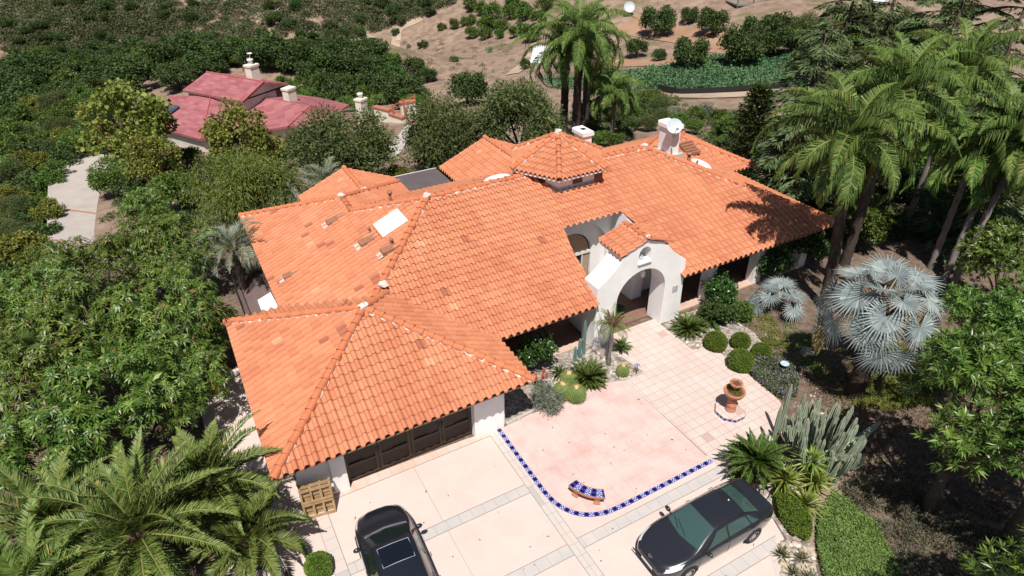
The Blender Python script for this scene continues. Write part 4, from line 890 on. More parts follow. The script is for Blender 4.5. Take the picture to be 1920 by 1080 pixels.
def fan_crown(rng,n,pet,L,el=(1.3,-.75),**k):
    lf=MB(); ra=MB()
    for i in range(n):
        f=(i+.5)/n; Q,P=fan_leaf(rng,i*2.39996+rng.normal(0,.15),el[0]+(el[1]-el[0])*f**.85+rng.normal(0,.08),pet*(.6+.5*f)*rng.uniform(.85,1.1),L*rng.uniform(.85,1.1)*(.7 if f<.1 else 1),**k)
        lf.quads(Q); ra.tube(P,[.035,.028,.02],5,False)
    return lf,ra
def spikes(rng,n,L,W,el=(1.45,.05),curl=.25,r0=.04):
    """rosette of stiff sword leaves, each a folded strip"""
    f=(np.arange(n)+.5)/n; az=np.arange(n)*2.39996+rng.normal(0,.1,n); e=el[0]+(el[1]-el[0])*f+rng.normal(0,.07,n)
    D=np.stack([np.cos(az)*np.cos(e),np.sin(az)*np.cos(e),np.sin(e)],1); S=np.stack([-np.sin(az),np.cos(az),0*az],1); N=np.cross(D,S)
    l=(L*(.75+.35*rng.random(n))*(.7+.3*f))[:,None]; P=D*r0; M1=P+D*l*.45-np.array([0,0,1.])*l*curl*.1; B=P+D*l-np.array([0,0,1.])*l*curl
    a=np.stack([P-S*W*.35,P+N*0-np.array([0,0,.3])*W,M1-np.array([0,0,.25])*W,M1-S*W*.5],1); b=np.stack([P-np.array([0,0,.3])*W,P+S*W*.35,M1+S*W*.5,M1-np.array([0,0,.25])*W],1)
    c=np.stack([M1-S*W*.5,M1-np.array([0,0,.25])*W,B,B],1)[:,[0,1,2]]; d=np.stack([M1-np.array([0,0,.25])*W,M1+S*W*.5,B],1)
    m=MB(); m.quads(a); m.quads(b)
    for t in (c,d): k=len(t); m.V.append(t.reshape(-1,3)); m.F.append(np.arange(k*3).reshape(k,3)+m.n); m.U.append(None); m.n+=k*3
    return m
def merge(dst,src,M):
    M=np.array(M); 
    for V,F in zip(src.V,src.F):
        W_=V@M[:3,:3].T+M[:3,3]; dst.V.append(W_); dst.U.append(None); dst.F.append(F)   # faces fixed below
    return dst
def union(parts):
    """join (MB, matrix) pairs into one MB"""
    out=MB()
    for s,M in parts:
        M=np.array(M); base=out.n; V=np.concatenate(s.V)@M[:3,:3].T+M[:3,3]
        out.V.append(V); out.U.append(None); fs=[]
        for f in s.F:
            if isinstance(f,np.ndarray): out.F.append(f+base)
            else: out.F.append([[i+base for i in g] for g in f])
        out.n+=len(V)
    return out
# ---------------------------------------------------------------- trees beside the villa, left
GL='leafy trees crowding the left side of the villa'
for px,py,r,lb in ((60,545,95,'glossy leafed tree left of the neighbour drive, uppermost at the frame edge'),(248,468,86,'glossy leafed tree beside the pale neighbour driveway end'),(325,455,80,'glossy leafed tree just below the feathery pepper tree'),
  (160,590,115,'large glossy leafed tree in the middle of the left thicket'),(295,575,112,'large glossy leafed tree nearest the dark roofed service yard'),(55,690,115,'glossy leafed tree at the left frame edge, halfway down'),
  (205,735,120,'glossy leafed tree behind the date palms'),(330,700,95,'glossy leafed tree whose crown shades the terracotta pot'),(392,612,58,'slim glossy leafed tree beside the dark paved service yard'),(15,625,80,'glossy leafed tree at the left frame edge, second from the top'),(120,500,72,'glossy leafed tree at the near end of the pale driveway'),(300,650,85,'glossy leafed tree in the thicket beside the garage roof corner'),(70,840,105,'glossy leafed tree lowest at the left frame edge'),(268,385,50,'dark leafy tree between sycamore and thicket')):
    tree(px,py,r,'loquat',lb,group=GL,name='broadleaf_tree')
tree(330,345,45,'green','fresh green tree between the sycamore and the pepper tree',name='leafy_tree')
tree(232,232,84,'sycamore','tall thin crowned yellow green sycamore beside the neighbour driveway',name='sycamore_tree'); tree(285,290,50,'sycamore','smaller yellow green sycamore at the corner of the pink house',name='sycamore_tree')
tree(455,245,66,'sycamore','yellow green sycamore in front of the pink tiled roof',name='sycamore_tree')
tree(450,338,98,'pepper','feathery bright green pepper tree behind the left roof corner',name='pepper_tree',sq=.9)
tree(640,262,100,'olive','olive toned round tree right of the pink house',name='olive_tree',sq=.95); tree(826,243,86,'olive','olive toned round tree behind the flat patio cover',name='olive_tree'); tree(975,212,92,'olive','olive toned round tree just left of the three tall palms',name='olive_tree')
tree(875,160,38,'oak','dark bushy tree rising between the two rear olive trees',name='oak_tree')
for px,py,r,k,lb in ((705,285,26,'shrub','green shrub beside the concrete garden path'),(745,322,22,'yellowgreen','yellow green shrub by the corner of the patio cover'),(665,318,24,'shrub','low green shrub behind the small rear gable'),(1050,262,30,'shrub','green shrub at the foot of the tall palms'),(690,350,18,'darkshrub','dark shrub in the court behind the gables')):
    tree(px,py,r,k,lb,'shrub',name='garden_shrub')
for px,py,r,k,lb in ((35,455,48,'yellowgreen','yellow green bush at the left frame edge below the driveway bend'),(85,478,30,'green','green bush at the near end of the pale driveway'),(20,505,40,'darkshrub','dark bush at the left frame edge above the thicket')):
    tree(px,py,r,k,lb,'bush',name='slope_bush')
for px,py,r,k,lb in ((300,305,34,'green','fresh green bush in front of the solar panel roof'),(352,292,28,'darkshrub','dark bush under the near corner of the pink roof'),(408,305,26,'green','fresh green bush left of the feathery pepper tree'),(560,262,30,'olive','olive bush below the pink roof gable'),(520,290,26,'green','fresh green bush between pepper tree and olive tree'),(200,330,34,'green','fresh green bush at the bend of the pale driveway'),(235,350,30,'darkshrub','dark bush right of the pale driveway'),(290,420,40,'green','fresh green bush above the thicket')):
    tree(px,py,r,k,lb,'bush',name='garden_bush')
# ---------------------------------------------------------------- trees, right
for px,py,r,lb in ((1908,490,92,'large glossy tree right of the slim leaning palms'),):
    tree(px,py,r,'magnolia',lb,group='magnolia like trees on the right',name='broadleaf_tree')
for px,py,r,k,lb in ((1610,400,55,'green','fresh green tree behind the stout palm trunks'),(1520,395,40,'oak','dark tree beyond the right roof corner'),(1480,330,40,'green','fresh green tree tucked under the drooping palm fronds')):
    tree(px,py,r,k,lb,name='leafy_tree')
for v,x,y,sc,lb in ((0,19.25,5.75,1.02,'large glossy tree nearest the big cactus, right of the silver palm'),(1,18.2,2.2,1.0,'glossy tree at the lower right frame edge'),(2,20.6,3.8,1.0,'glossy tree at the right frame edge, lit crown over deep shade'),(1,24.2,8.2,.85,'glossy tree at the right frame edge between the two largest crowns'),(0,14.6,.6,1.0,'glossy tree just beyond the lower right corner')):
    p=PROTO['tallbroad'][v]; t=thing('broadleaf_tree',lb,'tree',(x,y,-.1),.7+v*1.9+x,'magnolia like trees on the right',(sc,)*3); link('trunk',p['t'],t); link('crown',p['c'],t)
# ---------------------------------------------------------------- palms
def zfor(x,y,py):
    a,b=0,40
    for _ in range(40):
        m=(a+b)/2; c=CM@(np.array([x,y,m])-CP); yy=540-F_PX*c[1]/c[2]
        if yy>py: a=m
        else: b=m
    return a
def queen_at(bx,by,py,label,seed,lean=(0,0),L=4.2,n=17,r=(.24,.19),name='queen_palm',group=None,bark=None,boots=.9,sc=1.0):
    z0=tz(bx,by); h=zfor(bx+lean[0],by+lean[1],py)-z0
    return palm(name,label,(bx,by,z0),h,(LM_QUEEN,bark or M_PBARK,M_RACH),seed,lambda rng:queen(rng,n,L),r,lean,boots,group)
queen_at(26.6,15.9,262,'stout queen palm right of the villa, its lowest frond hanging over the roof',501,(-.7,.7),4.7,19,(.28,.22),bark=M_PDARK)
queen_at(31.2,18.2,175,'stout queen palm directly behind the first, crown much higher',502,(.4,.2),4.8,19,(.28,.22),bark=M_PDARK)
q=G(1745,500); queen_at(q[0],q[1],285,'slim grey queen palm, left of the three leaning trunks',503,(.5,.3),4.0,15,(.18,.13))
q=G(1770,525); queen_at(q[0],q[1],255,'slim grey queen palm, middle of the three leaning trunks',504,(1.4,.6),4.0,15,(.18,.13))
q=G(1786,535); queen_at(q[0],q[1],268,'slim grey queen palm, right of the three leaning trunks',505,(1.9,.4),4.0,15,(.18,.13))
q=G(1900,420); queen_at(q[0],q[1],130,'queen palm with the highest crown at the right frame edge',506,(0,0),4.6,17,(.2,.15))
q=G(1700,420); queen_at(q[0],q[1],130,'queen palm at the back of the palm group on the right',507,(0,0),4.6,17,(.2,.15))
gq='three tall palms behind the cupola'
for (px,py,cy,lb,sd) in ((1060,255,95,'tall palm behind the cupola, left trunk of three',511),(1082,262,60,'tall palm behind the cupola, middle trunk of three',512),(1100,232,72,'tall palm behind the cupola, right trunk of three',513)):
    q=TP(px-4,py+8); queen_at(q[0],q[1],cy,lb,sd,(0,0),5.0,17,(.36,.28),group=gq,bark=M_PDARK)
q=TP(1146,268); queen_at(q[0],q[1],175,'thin lone palm right of the three tall palms',514,(0,0),3.0,14,(.2,.16))
# date palms lower left
def phoenix(rng,n=40,L=3.3,npair=78): return palm_crown(rng,int(n*1.2),L,(1.4,-.3),1.3,npair,.46,.044,.035,hang=.02,vang=.55,ldroop=.06,fwd=.85,curve=1.9)
for px,py,h,L,n,lb,sd in ((262,1000,2.6,3.5,46,'large date palm filling the lower left corner',521),(395,905,2.3,2.7,34,'date palm leaning towards the wooden crate',522),(105,985,2.2,3.0,34,'date palm at the lower left frame edge',523),(470,1010,1.3,2.2,26,'small date palm beside the wooden crate',524),(60,1120,2.2,3.2,30,'date palm cut by the bottom left frame corner',525)):
    q=at_h(px,py,h); z=tz(q[0],q[1]); palm('date_palm',lb,(q[0],q[1],z),h,(LM_PHOEN,M_PDARK,M_RACH),sd,lambda rng,n=n,L=L:phoenix(rng,n,L),(.28,.3),(0,0),.4,'date palms in the lower left corner')
# pygmy date palm by the arch, its own slim trunk
q=G(1141,683); h=zfor(q[0],q[1],612); palm('pygmy_date_palm','small slim palm in the gravel bed before the arch',(q[0],q[1],0),h,(LM_PHOEN,M_PBARK,M_RACH),531,lambda rng:palm_crown(rng,20,1.15,(1.3,-.35),1.35,34,.24,.018,.014,hang=.15,vang=.4,ldroop=.25,fwd=.8),(.09,.11),(.1,.1),.15)
# jelly palms with blue grey arching fronds
def butia(rng,n=24,L=2.3): return palm_crown(rng,n,L,(1.35,-.1),2.0,46,.5,.032,.03,hang=.0,vang=.75,ldroop=.1,fwd=.8,curve=1.3)
for px,py,h,L,lb,sd in ((525,345,2.4,2.5,'blue grey jelly palm beyond the left roof edge',541),(610,330,2.2,2.4,'green grey jelly palm beside the small rear gable',542),(432,450,2.6,2.3,'blue grey jelly palm by the iron railing',543)):
    q=at_h(px,py,h+.4); palm('jelly_palm',lb,(q[0],q[1],tz(q[0],q[1])),h,(LM_BUTIA,M_PDARK,M_RACH),sd,lambda rng,L=L:butia(rng,26,L),(.2,.2),(0,0),.3,'jelly palms left of the villa')
# silver fan palms
q=G(1602,738); palm('silver_fan_palm','very large silver blue fan palm right of the entry garden',(q[0],q[1],tz(q[0],q[1])),zfor(q[0]-.1,q[1]+.2,565),(LM_BISM,M_PDARK,plain('silver_stalk',(.42,.40,.24),.6,.2,.15,5)),551,lambda rng:fan_crown(rng,30,1.95,1.12,(1.25,-.75),droop=.22,split=.55,nseg=34),(.36,.36),(-.1,.2),.5); FAN=q
q=at_h(1463,552,.9); palm('silver_fan_palm','smaller silver blue fan palm in front of the porch',(q[0],q[1],0),.55,(LM_BISM,M_PDARK,plain('silver_stalk',(.42,.40,.24))),552,lambda rng:fan_crown(rng,10,1.15,.85,(1.2,0),nseg=30,split=.55),(.18,.2))
# hanging straw coloured flower sprays of the big fan palm
def spray(px,pt,pb,dep_dx,label,seed,w=.42):
    rng=np.random.default_rng(seed); m=MB(); D=(FAN-CP)@ZF-1.3
    a=CP+ray(px,pt)*D; b=CP+ray(px+dep_dx,pb)*D; b=np.array([a[0]+(b[0]-a[0])*.15,a[1]+(b[1]-a[1])*.15,b[2]]); n=1500; f=rng.random(n)
    P=a+(b-a)*f[:,None]; th=rng.random(n)*2*PI; rr=w*np.sqrt(rng.random(n))*np.sin(PI*np.clip(f*.8+.15,0,1))*(1-.45*f); P=P+np.stack([np.cos(th)*rr,np.sin(th)*rr,0*rr],1)
    Dr=unit(np.array([0,0,-1.0])+.5*rng.normal(size=(n,3))); m.quads(leaves(P,Dr,.14,.03,rng,0)); o=m.build('flower_spray',LM_FLOWER); return o
root=[o for o in COL.objects if o.name.startswith('silver_fan_palm') and o.location.x==FAN[0] or (o.name=='silver_fan_palm')][0]
bpy.context.view_layer.update()
for a in ((1548,590,690,0,'',1),(1745,590,655,6,'',2,.32)):
    o=spray(*a); o.parent=root; o.matrix_parent_inverse=Matrix.Translation(root.location).inverted()
# ---------------------------------------------------------------- hillside and valley
def inpoly(x,y,P):
    c=False; j=len(P)-1
    for i in range(len(P)):
        if (P[i][1]>y)!=(P[j][1]>y) and x<(P[j][0]-P[i][0])*(y-P[i][1])/(P[j][1]-P[i][1]+1e-9)+P[i][0]: c=not c
        j=i
    return c
def sample(P,n,rng,mind=0):
    xs=[p[0] for p in P];ys=[p[1] for p in P]; out=[]; tries=0
    while len(out)<n and tries<n*60:
        tries+=1; x=rng.uniform(min(xs),max(xs)); y=rng.uniform(min(ys),max(ys))
        if inpoly(x,y,P) and (mind==0 or all((x-a)**2+((y-b)*1.6)**2>mind**2 for a,b in out)): out.append((x,y))
    return out
rg=np.random.default_rng(77)
VAL=[(0,130),(60,95),(200,100),(330,75),(430,80),(560,70),(690,80),(760,130),(790,170),(700,160),(640,165),(560,140),(500,110),(430,112),(360,125),(330,150),(240,140),(150,165),(0,230)]
for x,y in sample(VAL,26,rg,52): tree(x,y,rg.uniform(34,48),'oak','large dark oak in the wooded valley behind the pink tiled house','tree','large oaks in the valley',name='valley_oak',sq=rg.uniform(.7,.9))
for x,y in sample(VAL,80,rg,21): tree(x,y,rg.uniform(14,30),rg.choice(['oak','oak','darkshrub','green']),'dark green tree in the wooded valley behind the pink tiled house','tree','trees filling the valley',name='valley_tree',sq=rg.uniform(.75,.95))
LFT=[(0,215),(150,165),(225,150),(215,200),(140,275),(92,330),(88,450),(0,480)]
for x,y in sample(LFT,42,rg,26): tree(x,y,rg.uniform(22,38),rg.choice(['green','yellowgreen','shrub','green','olive','darkshrub']),'bush on the slope left of the pale curved driveway','bush','bushes on the slope left of the driveway',name='slope_bush',sq=.85)
GRV=[(520,105),(600,100),(690,130),(760,165),(800,175),(790,190),(700,200),(640,195),(590,180),(560,185),(520,150)]
for x,y in sample(GRV,30,rg,19): tree(x,y,rg.uniform(15,23),rg.choice(['green','green','loquat']),'bright green orchard tree behind the pink tiled house','tree','green grove behind the pink tiled house',name='grove_tree',sq=.9)
UPS=[(0,0),(700,0),(860,0),(800,25),(660,75),(560,70),(430,80),(200,100),(0,95)]
for x,y in sample(UPS,52,rg,22): tree(x,y,rg.uniform(8,17),rg.choice(['darkshrub','oak','darkshrub']),'dark round bush on the chaparral slope at the top left','bush','bushes on the chaparral slope',name='chaparral_bush',sq=.85)
BEH=[(1110,205),(1180,175),(1255,180),(1300,205),(1400,215),(1420,290),(1390,300),(1290,245),(1220,225),(1150,262),(1110,270)]
for x,y in sample(BEH,34,rg,20): tree(x,y,rg.uniform(14,25),rg.choice(['shrub','darkshrub','olive','green','sage','scrub']),'shrub on the slope between the villa and the crop field','shrub','shrubs on the slope behind the villa',name='slope_shrub',sq=.9)
for px,py,r,k,lb in ((1378,232,30,'green','bright green round shrub beside the star pine'),(1325,205,22,'sage','grey green shrub below the pale dirt track'),(1180,205,20,'olive','olive shrub beside the thin lone palm'),(1130,140,32,'oak','dark tree right of the tall palm crowns'),(1105,205,34,'darkshrub','dark bush behind the three tall trunks')): tree(px,py,r,k,lb,'shrub',name='slope_shrub')
TRB=[(1440,15),(1520,30),(1620,15),(1760,20),(1900,20),(1920,60),(1920,250),(1860,260),(1700,220),(1560,190),(1480,95)]
for x,y in sample(TRB,34,rg,34): tree(x,y,rg.uniform(26,44),rg.choice(['oak','oak','green','olive']),'dark tree behind the cedars at the upper right','tree','trees behind the cedars',name='background_tree')
RSD=[(1480,270),(1600,220),(1760,250),(1900,300),(1920,420),(1800,400),(1640,330),(1520,330)]
for x,y in sample(RSD,16,rg,44): tree(x,y,rg.uniform(36,52),rg.choice(['oak','green']),'dark tree beneath the queen palms on the right','tree','trees beneath the queen palms',name='background_tree')
# oaks by the crop field and the orchard rows above
for px,py,r,lb in ((1300,92,36,'round oak standing left at the top edge of the crop field'),(1390,78,44,'large oak in the middle of the top edge of the crop field'),(1450,62,40,'oak right of the large oak above the crop field'),(1195,85,21,'dark oak on bare earth left of the round oak'),(1236,100,14,'small oak on bare earth beside the dark oak'),(1232,34,34,'wide oak casting a shadow on the bare slope'),(1292,25,18,'small bright tree on the bare slope'),(1340,35,30,'oak near the wooden deck'),(1420,50,32,'oak below the wooden deck')):
    tree(px,py,r,'oak',lb,name='oak_tree',v=int(px)%4)
for px,py,r in ((828,48,7),(851,42,9),(872,38,9),(885,35,9),(883,58,11),(909,60,12),(935,62,9),(910,40,16),(940,45,12),(970,55,14),(995,58,16),(955,20,15),(985,18,16),(925,18,15),(1010,30,14),(900,12,13),(880,5,12),(1020,5,14),(960,2,12)):
    tree(px,py,r*1.3,'shrub','small orchard tree in rows on the brown slope','tree','orchard trees on the brown slope',name='orchard_tree',sq=1.15)
for px,py,r,k,lb in ((793,82,11,'darkshrub','dark bush alone on the brown slope'),(766,85,5,'sage','tiny grey bush left of the lone dark bush'),(917,92,8,'sage','grey green bush below the orchard rows'),(742,58,9,'darkshrub','dark bush beside the dirt road'),(775,120,22,'oak','dark tree at the lower edge of the brown slope'),(800,135,18,'oak','dark tree just below the brown slope'),(850,110,10,'scrub','dry bush in the middle of the brown slope'),(985,118,12,'darkshrub','dark bush left of the white canopy'),(1050,125,16,'darkshrub','dark bush right of the white canopy')):
    tree(px,py,r,k,lb,'bush',name='slope_bush')
# chaparral and dry scrub: a cover nobody could count
def scrubmesh(name,poly,n,rng,rpx,mat,nl=110,L=.27,W=.16,flat=.75):
    m=MB(); pts=sample(poly,n,rng); out=[]
    for x,y in pts:
        q=TP(x,y); dep=(q-CP)@ZF; r=rng.uniform(*rpx)*dep/F_PX; d=rdir(rng,nl); d[:,2]=np.abs(d[:,2]); P=q+d*r*(.55+.45*rng.random((nl,1)))*np.array([1,1,flat])
        D=unit(d+.9*rng.normal(size=d.shape)); out.append(leaves(P,D,L*r*.85*(.6+.8*rng.random(nl)),W*r*1.2,rng,.05))
    m.quads(np.concatenate(out)); return tag(m.build(name,mat),kind='stuff')
scrubmesh('chaparral',UPS,1250,rg,(6,14),LM_SCRUB,120)
scrubmesh('chaparral',[(0,0),(330,0),(300,60),(200,95),(0,100)],420,rg,(7,14),LM_SCRUB,110)
scrubmesh('valley_undergrowth',VAL,500,rg,(8,16),LM_OAK,110)
scrubmesh('slope_undergrowth',LFT,420,rg,(8,16),LM_GREEN,110)
scrubmesh('dry_brush',[(640,90),(760,70),(1000,85),(1180,120),(1000,160),(900,150),(760,190),(700,170)],170,rg,(3,8),LM_SENNA,50)
scrubmesh('chaparral',[(640,0),(860,0),(800,28),(700,60),(640,75)],140,rg,(6,12),LM_SCRUB,100)
scrubmesh('slope_undergrowth',BEH,380,rg,(7,14),LM_OLIVE,110)
scrubmesh('garden_undergrowth',[(560,320),(690,275),(760,300),(700,340),(600,370),(520,400),(430,470),(300,380),(330,330)],160,rg,(8,16),LM_GREEN,100)
scrubmesh('tree_undergrowth',[(1480,330),(1700,300),(1920,350),(1920,430),(1800,450),(1560,460)],200,rg,(12,22),LM_OAK,100)
scrubmesh('garden_undergrowth',[(175,250),(300,235),(330,270),(300,330),(200,345),(190,300)],110,rg,(9,18),LM_GREEN,100)
scrubmesh('garden_undergrowth',[(225,330),(380,270),(560,270),(560,320),(420,420),(330,430),(200,420)],150,rg,(9,18),LM_OAK,100)
scrubmesh('slope_undergrowth',[(0,430),(95,430),(105,490),(0,520)],90,rg,(10,20),LM_GREEN,100)
scrubmesh('drive_hedge',[(72,330),(92,300),(98,330),(96,440),(80,450)],70,rg,(8,14),LM_GREEN,90)
# crop field in rows
FLD=[(1015,150),(1120,145),(1200,133),(1340,106),(1440,99),(1510,105),(1520,160),(1400,168),(1270,170),(1150,172),(1040,168)]
rr=np.random.default_rng(5); fp=[]
W0=np.array([TP(1280,140),TP(1450,128)]); ex=unit((W0[1]-W0[0])[:2]); ey=np.array([-ex[1],ex[0]])
Pp=sample(FLD,5200,rr)
for x,y in Pp:
    q=TP(x,y); v=q[:2]@ey; v=round(v/1.3)*1.3+rr.normal(0,.12); u=q[:2]@ex; xy=ex*u+ey*v; fp.append((xy[0],xy[1]))
fp=np.array(fp); z=terr(fp[:,0],fp[:,1]); P=np.repeat(np.c_[fp,z+.25],5,0)+rr.normal(0,.16,(len(fp)*5,3)); D=unit(rr.normal(size=P.shape)+[0,0,.4])
m=MB(); m.quads(leaves(P,D,.36,.22,rr,.15)); tag(m.build('crop_rows',leafmat('crop_leaf',(.035,.10,.048),(.085,.20,.095),(.17,.27,.12),.6,.2,.2,.18)),kind='stuff')
def drape(name,px,w,mat,lift=.12,n=60,z=None):
    Q=np.array([TP(*p) for p in px]); Q=spline(Q[:,:2],n); T=unit(np.gradient(Q,axis=0)); S=np.stack([T[:,1],-T[:,0]],1); rows=[]
    for s in np.linspace(-.5,.5,5): p=Q+S*w*s; rows.append(np.c_[p,terr(p[:,0],p[:,1])+lift])
    rows=np.array(rows); m=MB(); m.grid(rows); return tag(m.build(name,mat,smooth=True),kind='structure')
M_TRACK=plain('dirt_track',(.38,.295,.225),.95,.1,.2,.4,.4,3); M_REDDIRT=plain('red_earth',(.33,.20,.135),.95,.1,.2,.3,.4,2)
drape('dirt_road',[(435,58),(470,45),(505,22),(545,2)],2.6,M_TRACK); drape('dirt_road',[(660,78),(700,68),(745,55),(790,35)],2.2,M_TRACK)
drape('dirt_track',[(1260,180),(1330,181),(1400,178),(1480,172)],2.6,M_TRACK); drape('dirt_track',[(960,140),(985,120),(1000,100),(1010,80)],2.4,M_TRACK)
drape('red_earth',[(1170,45),(1230,60),(1300,70),(1370,90),(1440,92)],7,M_REDDIRT,.1); drape('red_earth',[(1150,120),(1220,118),(1300,118)],5,M_REDDIRT,.1)
drape('garden_path',[(640,330),(690,312),(730,295),(760,255),(775,235)],1.6,plain('path_concrete',(.46,.42,.38),.9,.1,.15,1.5,.3,10),.06)
# neighbour driveway
M_ND=concrete('neighbour_concrete',(.43,.38,.345),(.37,.32,.29),(.47,.43,.40))
Ld=[(100,525),(96,475),(94,440),(94,390),(95,345),(100,318),(112,304),(135,293),(152,291)]; Rd=[(168,525),(172,475),(176,440),(183,390),(190,345),(196,322),(205,308),(212,300),(222,296)]
A=spline(np.array([TP(*p)[:2] for p in Ld]),40); B=spline(np.array([TP(*p)[:2] for p in Rd]),40); rows=[]
for f in np.linspace(0,1,6): p=A+(B-A)*f; rows.append(np.c_[p,terr(p[:,0],p[:,1])])
rows=np.array(rows); rows[:,:,2]=rows[:,:,2].mean(0)+.3; m=MB(); m.grid(rows); edge=rows[[0]].copy(); m.grid(np.concatenate([edge-[0,0,.5],edge])); m.grid(np.concatenate([rows[[-1]],rows[[-1]]-[0,0,.5]])); tag(m.build('neighbour_driveway',M_ND),kind='structure')
for k in (14,22): 
    q=np.stack([rows[:,k],rows[:,k]*.6+rows[:,k+1]*.4],1); m=MB(); m.grid(q+[0,0,.012]); tag(m.build('brick_band',plain('brick_band',(.36,.20,.13),.9,.1,.2,4)),kind='structure')
# ---------------------------------------------------------------- pink tiled house
nh=thing('pink_roofed_house','neighbour house with a pink tiled roof, three white chimneys and a solar panel','house',(8,76,-7)); NI=Matrix.Translation(nh.location).inverted()
def npart(o,par=nh): o.parent=par; o.matrix_parent_inverse=NI.copy() if par is nh else Matrix(); return o
t=NT('pink_roof'); uv=t.n('UVMap').outputs[0]; ln,wn=grid_lines(t,uv,.9,.42,.05); sp=t.n('SeparateXYZ',Vector=uv); fr=t.math('FRACT',t.math('DIVIDE',sp.outputs[1],.42))
col=t.ramp(t.math('ADD',t.math('MULTIPLY',wn,.6),t.math('MULTIPLY',t.noise(.5,4,t.pos()),.4)),[(.25,(.265,.09,.10)),(.55,(.325,.116,.128)),(.85,(.385,.152,.164))])
rib=t.math('SINE',t.math('MULTIPLY',sp.outputs[0],20.9))
M_PINK=t.done(col,.75,.2,t.bump(t.math('ADD',t.math('MULTIPLY',fr,-1.0),t.math('MULTIPLY',rib,.25)),.8,.06))
def roofpoly(P,eave,th=.22):
    """a sloped roof slab from its 3d outline; uv runs along and up from the eave edge"""
    P=np.array(P,float); e=unit(P[eave[1]]-P[eave[0]]); n=len(P); nrm=np.zeros(3)
    for i in range(n): nrm+=np.cross(P[i]-P[0],P[(i+1)%n]-P[0])
    nrm=unit(nrm); nrm=nrm if nrm[2]>0 else -nrm; up=np.cross(nrm,e); V=np.concatenate([P,P-[0,0,th]])
    uv=np.stack([(V-P[0])@e,(V-P[0])@up],1); m=MB(); m.add(V,[tuple(range(n)),tuple(range(2*n-1,n-1,-1))]+[(i,n+i,n+(i+1)%n,(i+1)%n) for i in range(n)]); return npart(m.build('roof',M_PINK,uv=uv,fix=False))
g_=lambda x,y,z:G(x,y,z)
rA,rB=g_(387,135,-.9),g_(494,153,-.9); eA,eB=g_(342,169,-2.3),g_(455,190,-2.3); fB=g_(544,157,-2.1); fA=fB+(rA-rB)
roofpoly([eA,eB,rB,rA],(0,1)); roofpoly([fB,fA,rA,rB],(0,1))
c0,c1,c2,c3,c4,c5,c6=g_(376,261,-4.6),g_(539,237,-4.6),g_(580,199,-3.2),g_(476,180,-2.75),g_(395,181,-2.6),g_(318,178,-2.9),g_(292,238,-4.6)
roofpoly([c0,c1,c2,c3,c4],(0,1)); roofpoly([c6,c0,c4,c5],(0,1)); c7,c8=g_(655,196,-4.0),g_(600,232,-4.9); roofpoly([c2,c7,c8,c1+(c1-c0)*.02],(2,1)); roofpoly([c3,c2,c7,g_(600,183,-4.2),g_(520,172,-3.6)],(0,1))
cp_=MB(); 
for a,b in ((rA,rB),(c0,c4),(eB,rB),(c1,c2)): cp_.tube([a+[0,0,.03],b+[0,0,.03]],.08,6)
npart(cp_.build('ridge_cap',M_CAPN))
wm=MB()
def wall(P,Q,zt,zb): 
    P=np.array(P);Q=np.array(Q); wm.add([(P[0],P[1],zb),(Q[0],Q[1],zb),(Q[0],Q[1],zt),(P[0],P[1],zt)],[(0,1,2,3)])
ins=lambda p,c,f=.06:p+(c-p)*f
cen=(rA+rB)/2; 
W1=[ins(p,cen,.09) for p in (eA,eB,fB,fA)]
for i in range(4): wall(W1[i],W1[(i+1)%4],-2.4,-6.5)
wm.add([ins(eB,cen,.09)+[0,0,-.1],ins(fB,cen,.09)+[0,0,-.2],ins(rB,cen,.09)+[0,0,-.25]],[(0,1,2)])
cen=(c0+c4)/2; W2=[ins(p,cen,.13) for p in (c0,c1,c8,c7,g_(600,183,-4.2),c5,c6)]
for i in range(7): wall(W2[i],W2[(i+1)%7],-4.75,-8.5)
wm.add([ins(c1,cen,.05)+[0,0,-.2],ins(c8,cen,.05)+[0,0,-.2],ins(c2,cen,.05)+[0,0,-.35]],[(0,1,2)])
npart(wm.build('wall',M_STUCS))
wn_=MB(); a=ins(fB,rB,.35)*.5+ins(fB,rB,.18)*.5; 
d=unit((fB-eB)*[1,1,0]); nn=np.array([d[1],-d[0],0]); o_=ins(fB,(rA+rB)/2,.09)-d*1.6+nn*.03; 
wn_.add([o_+[0,0,-1.35],o_+d*.8+[0,0,-1.35],o_+d*.8+[0,0,-.25],o_+[0,0,-.25]],[(0,1,2,3)]); npart(wn_.build('window',M_GLASS))
nr=unit(np.cross(c0-c4,c5-c4)); nr=nr if nr[2]>0 else -nr; pnl=[onplane(x,y,nr,nr@c4+.05) for x,y in ((297,214),(318,196),(338,201),(311,220))]; nr=nr if nr[2]>0 else -nr
V=[p+nr*.04 for p in pnl]+[p+nr*.16 for p in pnl]; m=MB(); m.add(V,[(3,2,1,0),(4,5,6,7),(0,1,5,4),(1,2,6,5),(2,3,7,6),(3,0,4,7)]); npart(m.build('solar_panel',plain('solar_cells',(.05,.075,.13),.15,.6,.1,6)))
def nchim(px,py,zb,w,d,h,flue):
    q=g_(px,py,zb); Mx=Matrix.Translation(Vector(q))@Matrix.Rotation(R(-57),4,'Z'); m=MB(); m.box(-w/2,w/2,-d/2,d/2,-2,h,Mx); o=npart(m.build('chimney',M_CREAM)); c=MB(); c.box(-w/2-.08,w/2+.08,-d/2-.08,d/2+.08,h-.22,h+.003,Mx); o2=npart(c.build('chimney_cap',M_CREAM,o),o); 
    if flue:
        f=MB(); f.lathe([(.22,0),(.22,.35),(.34,.36),(.34,.6),(.001,.62)],(q[0],q[1],q[2]+h),12); npart(f.build('flue',M_FRAME,o,True),o)
    return q
q=nchim(477,150,-1.2,.95,1.2,1.75,True); nchim(545,188,-3.2,.9,1.2,1.45,False); nchim(679,207,-4.4,.85,1.1,1.4,True)
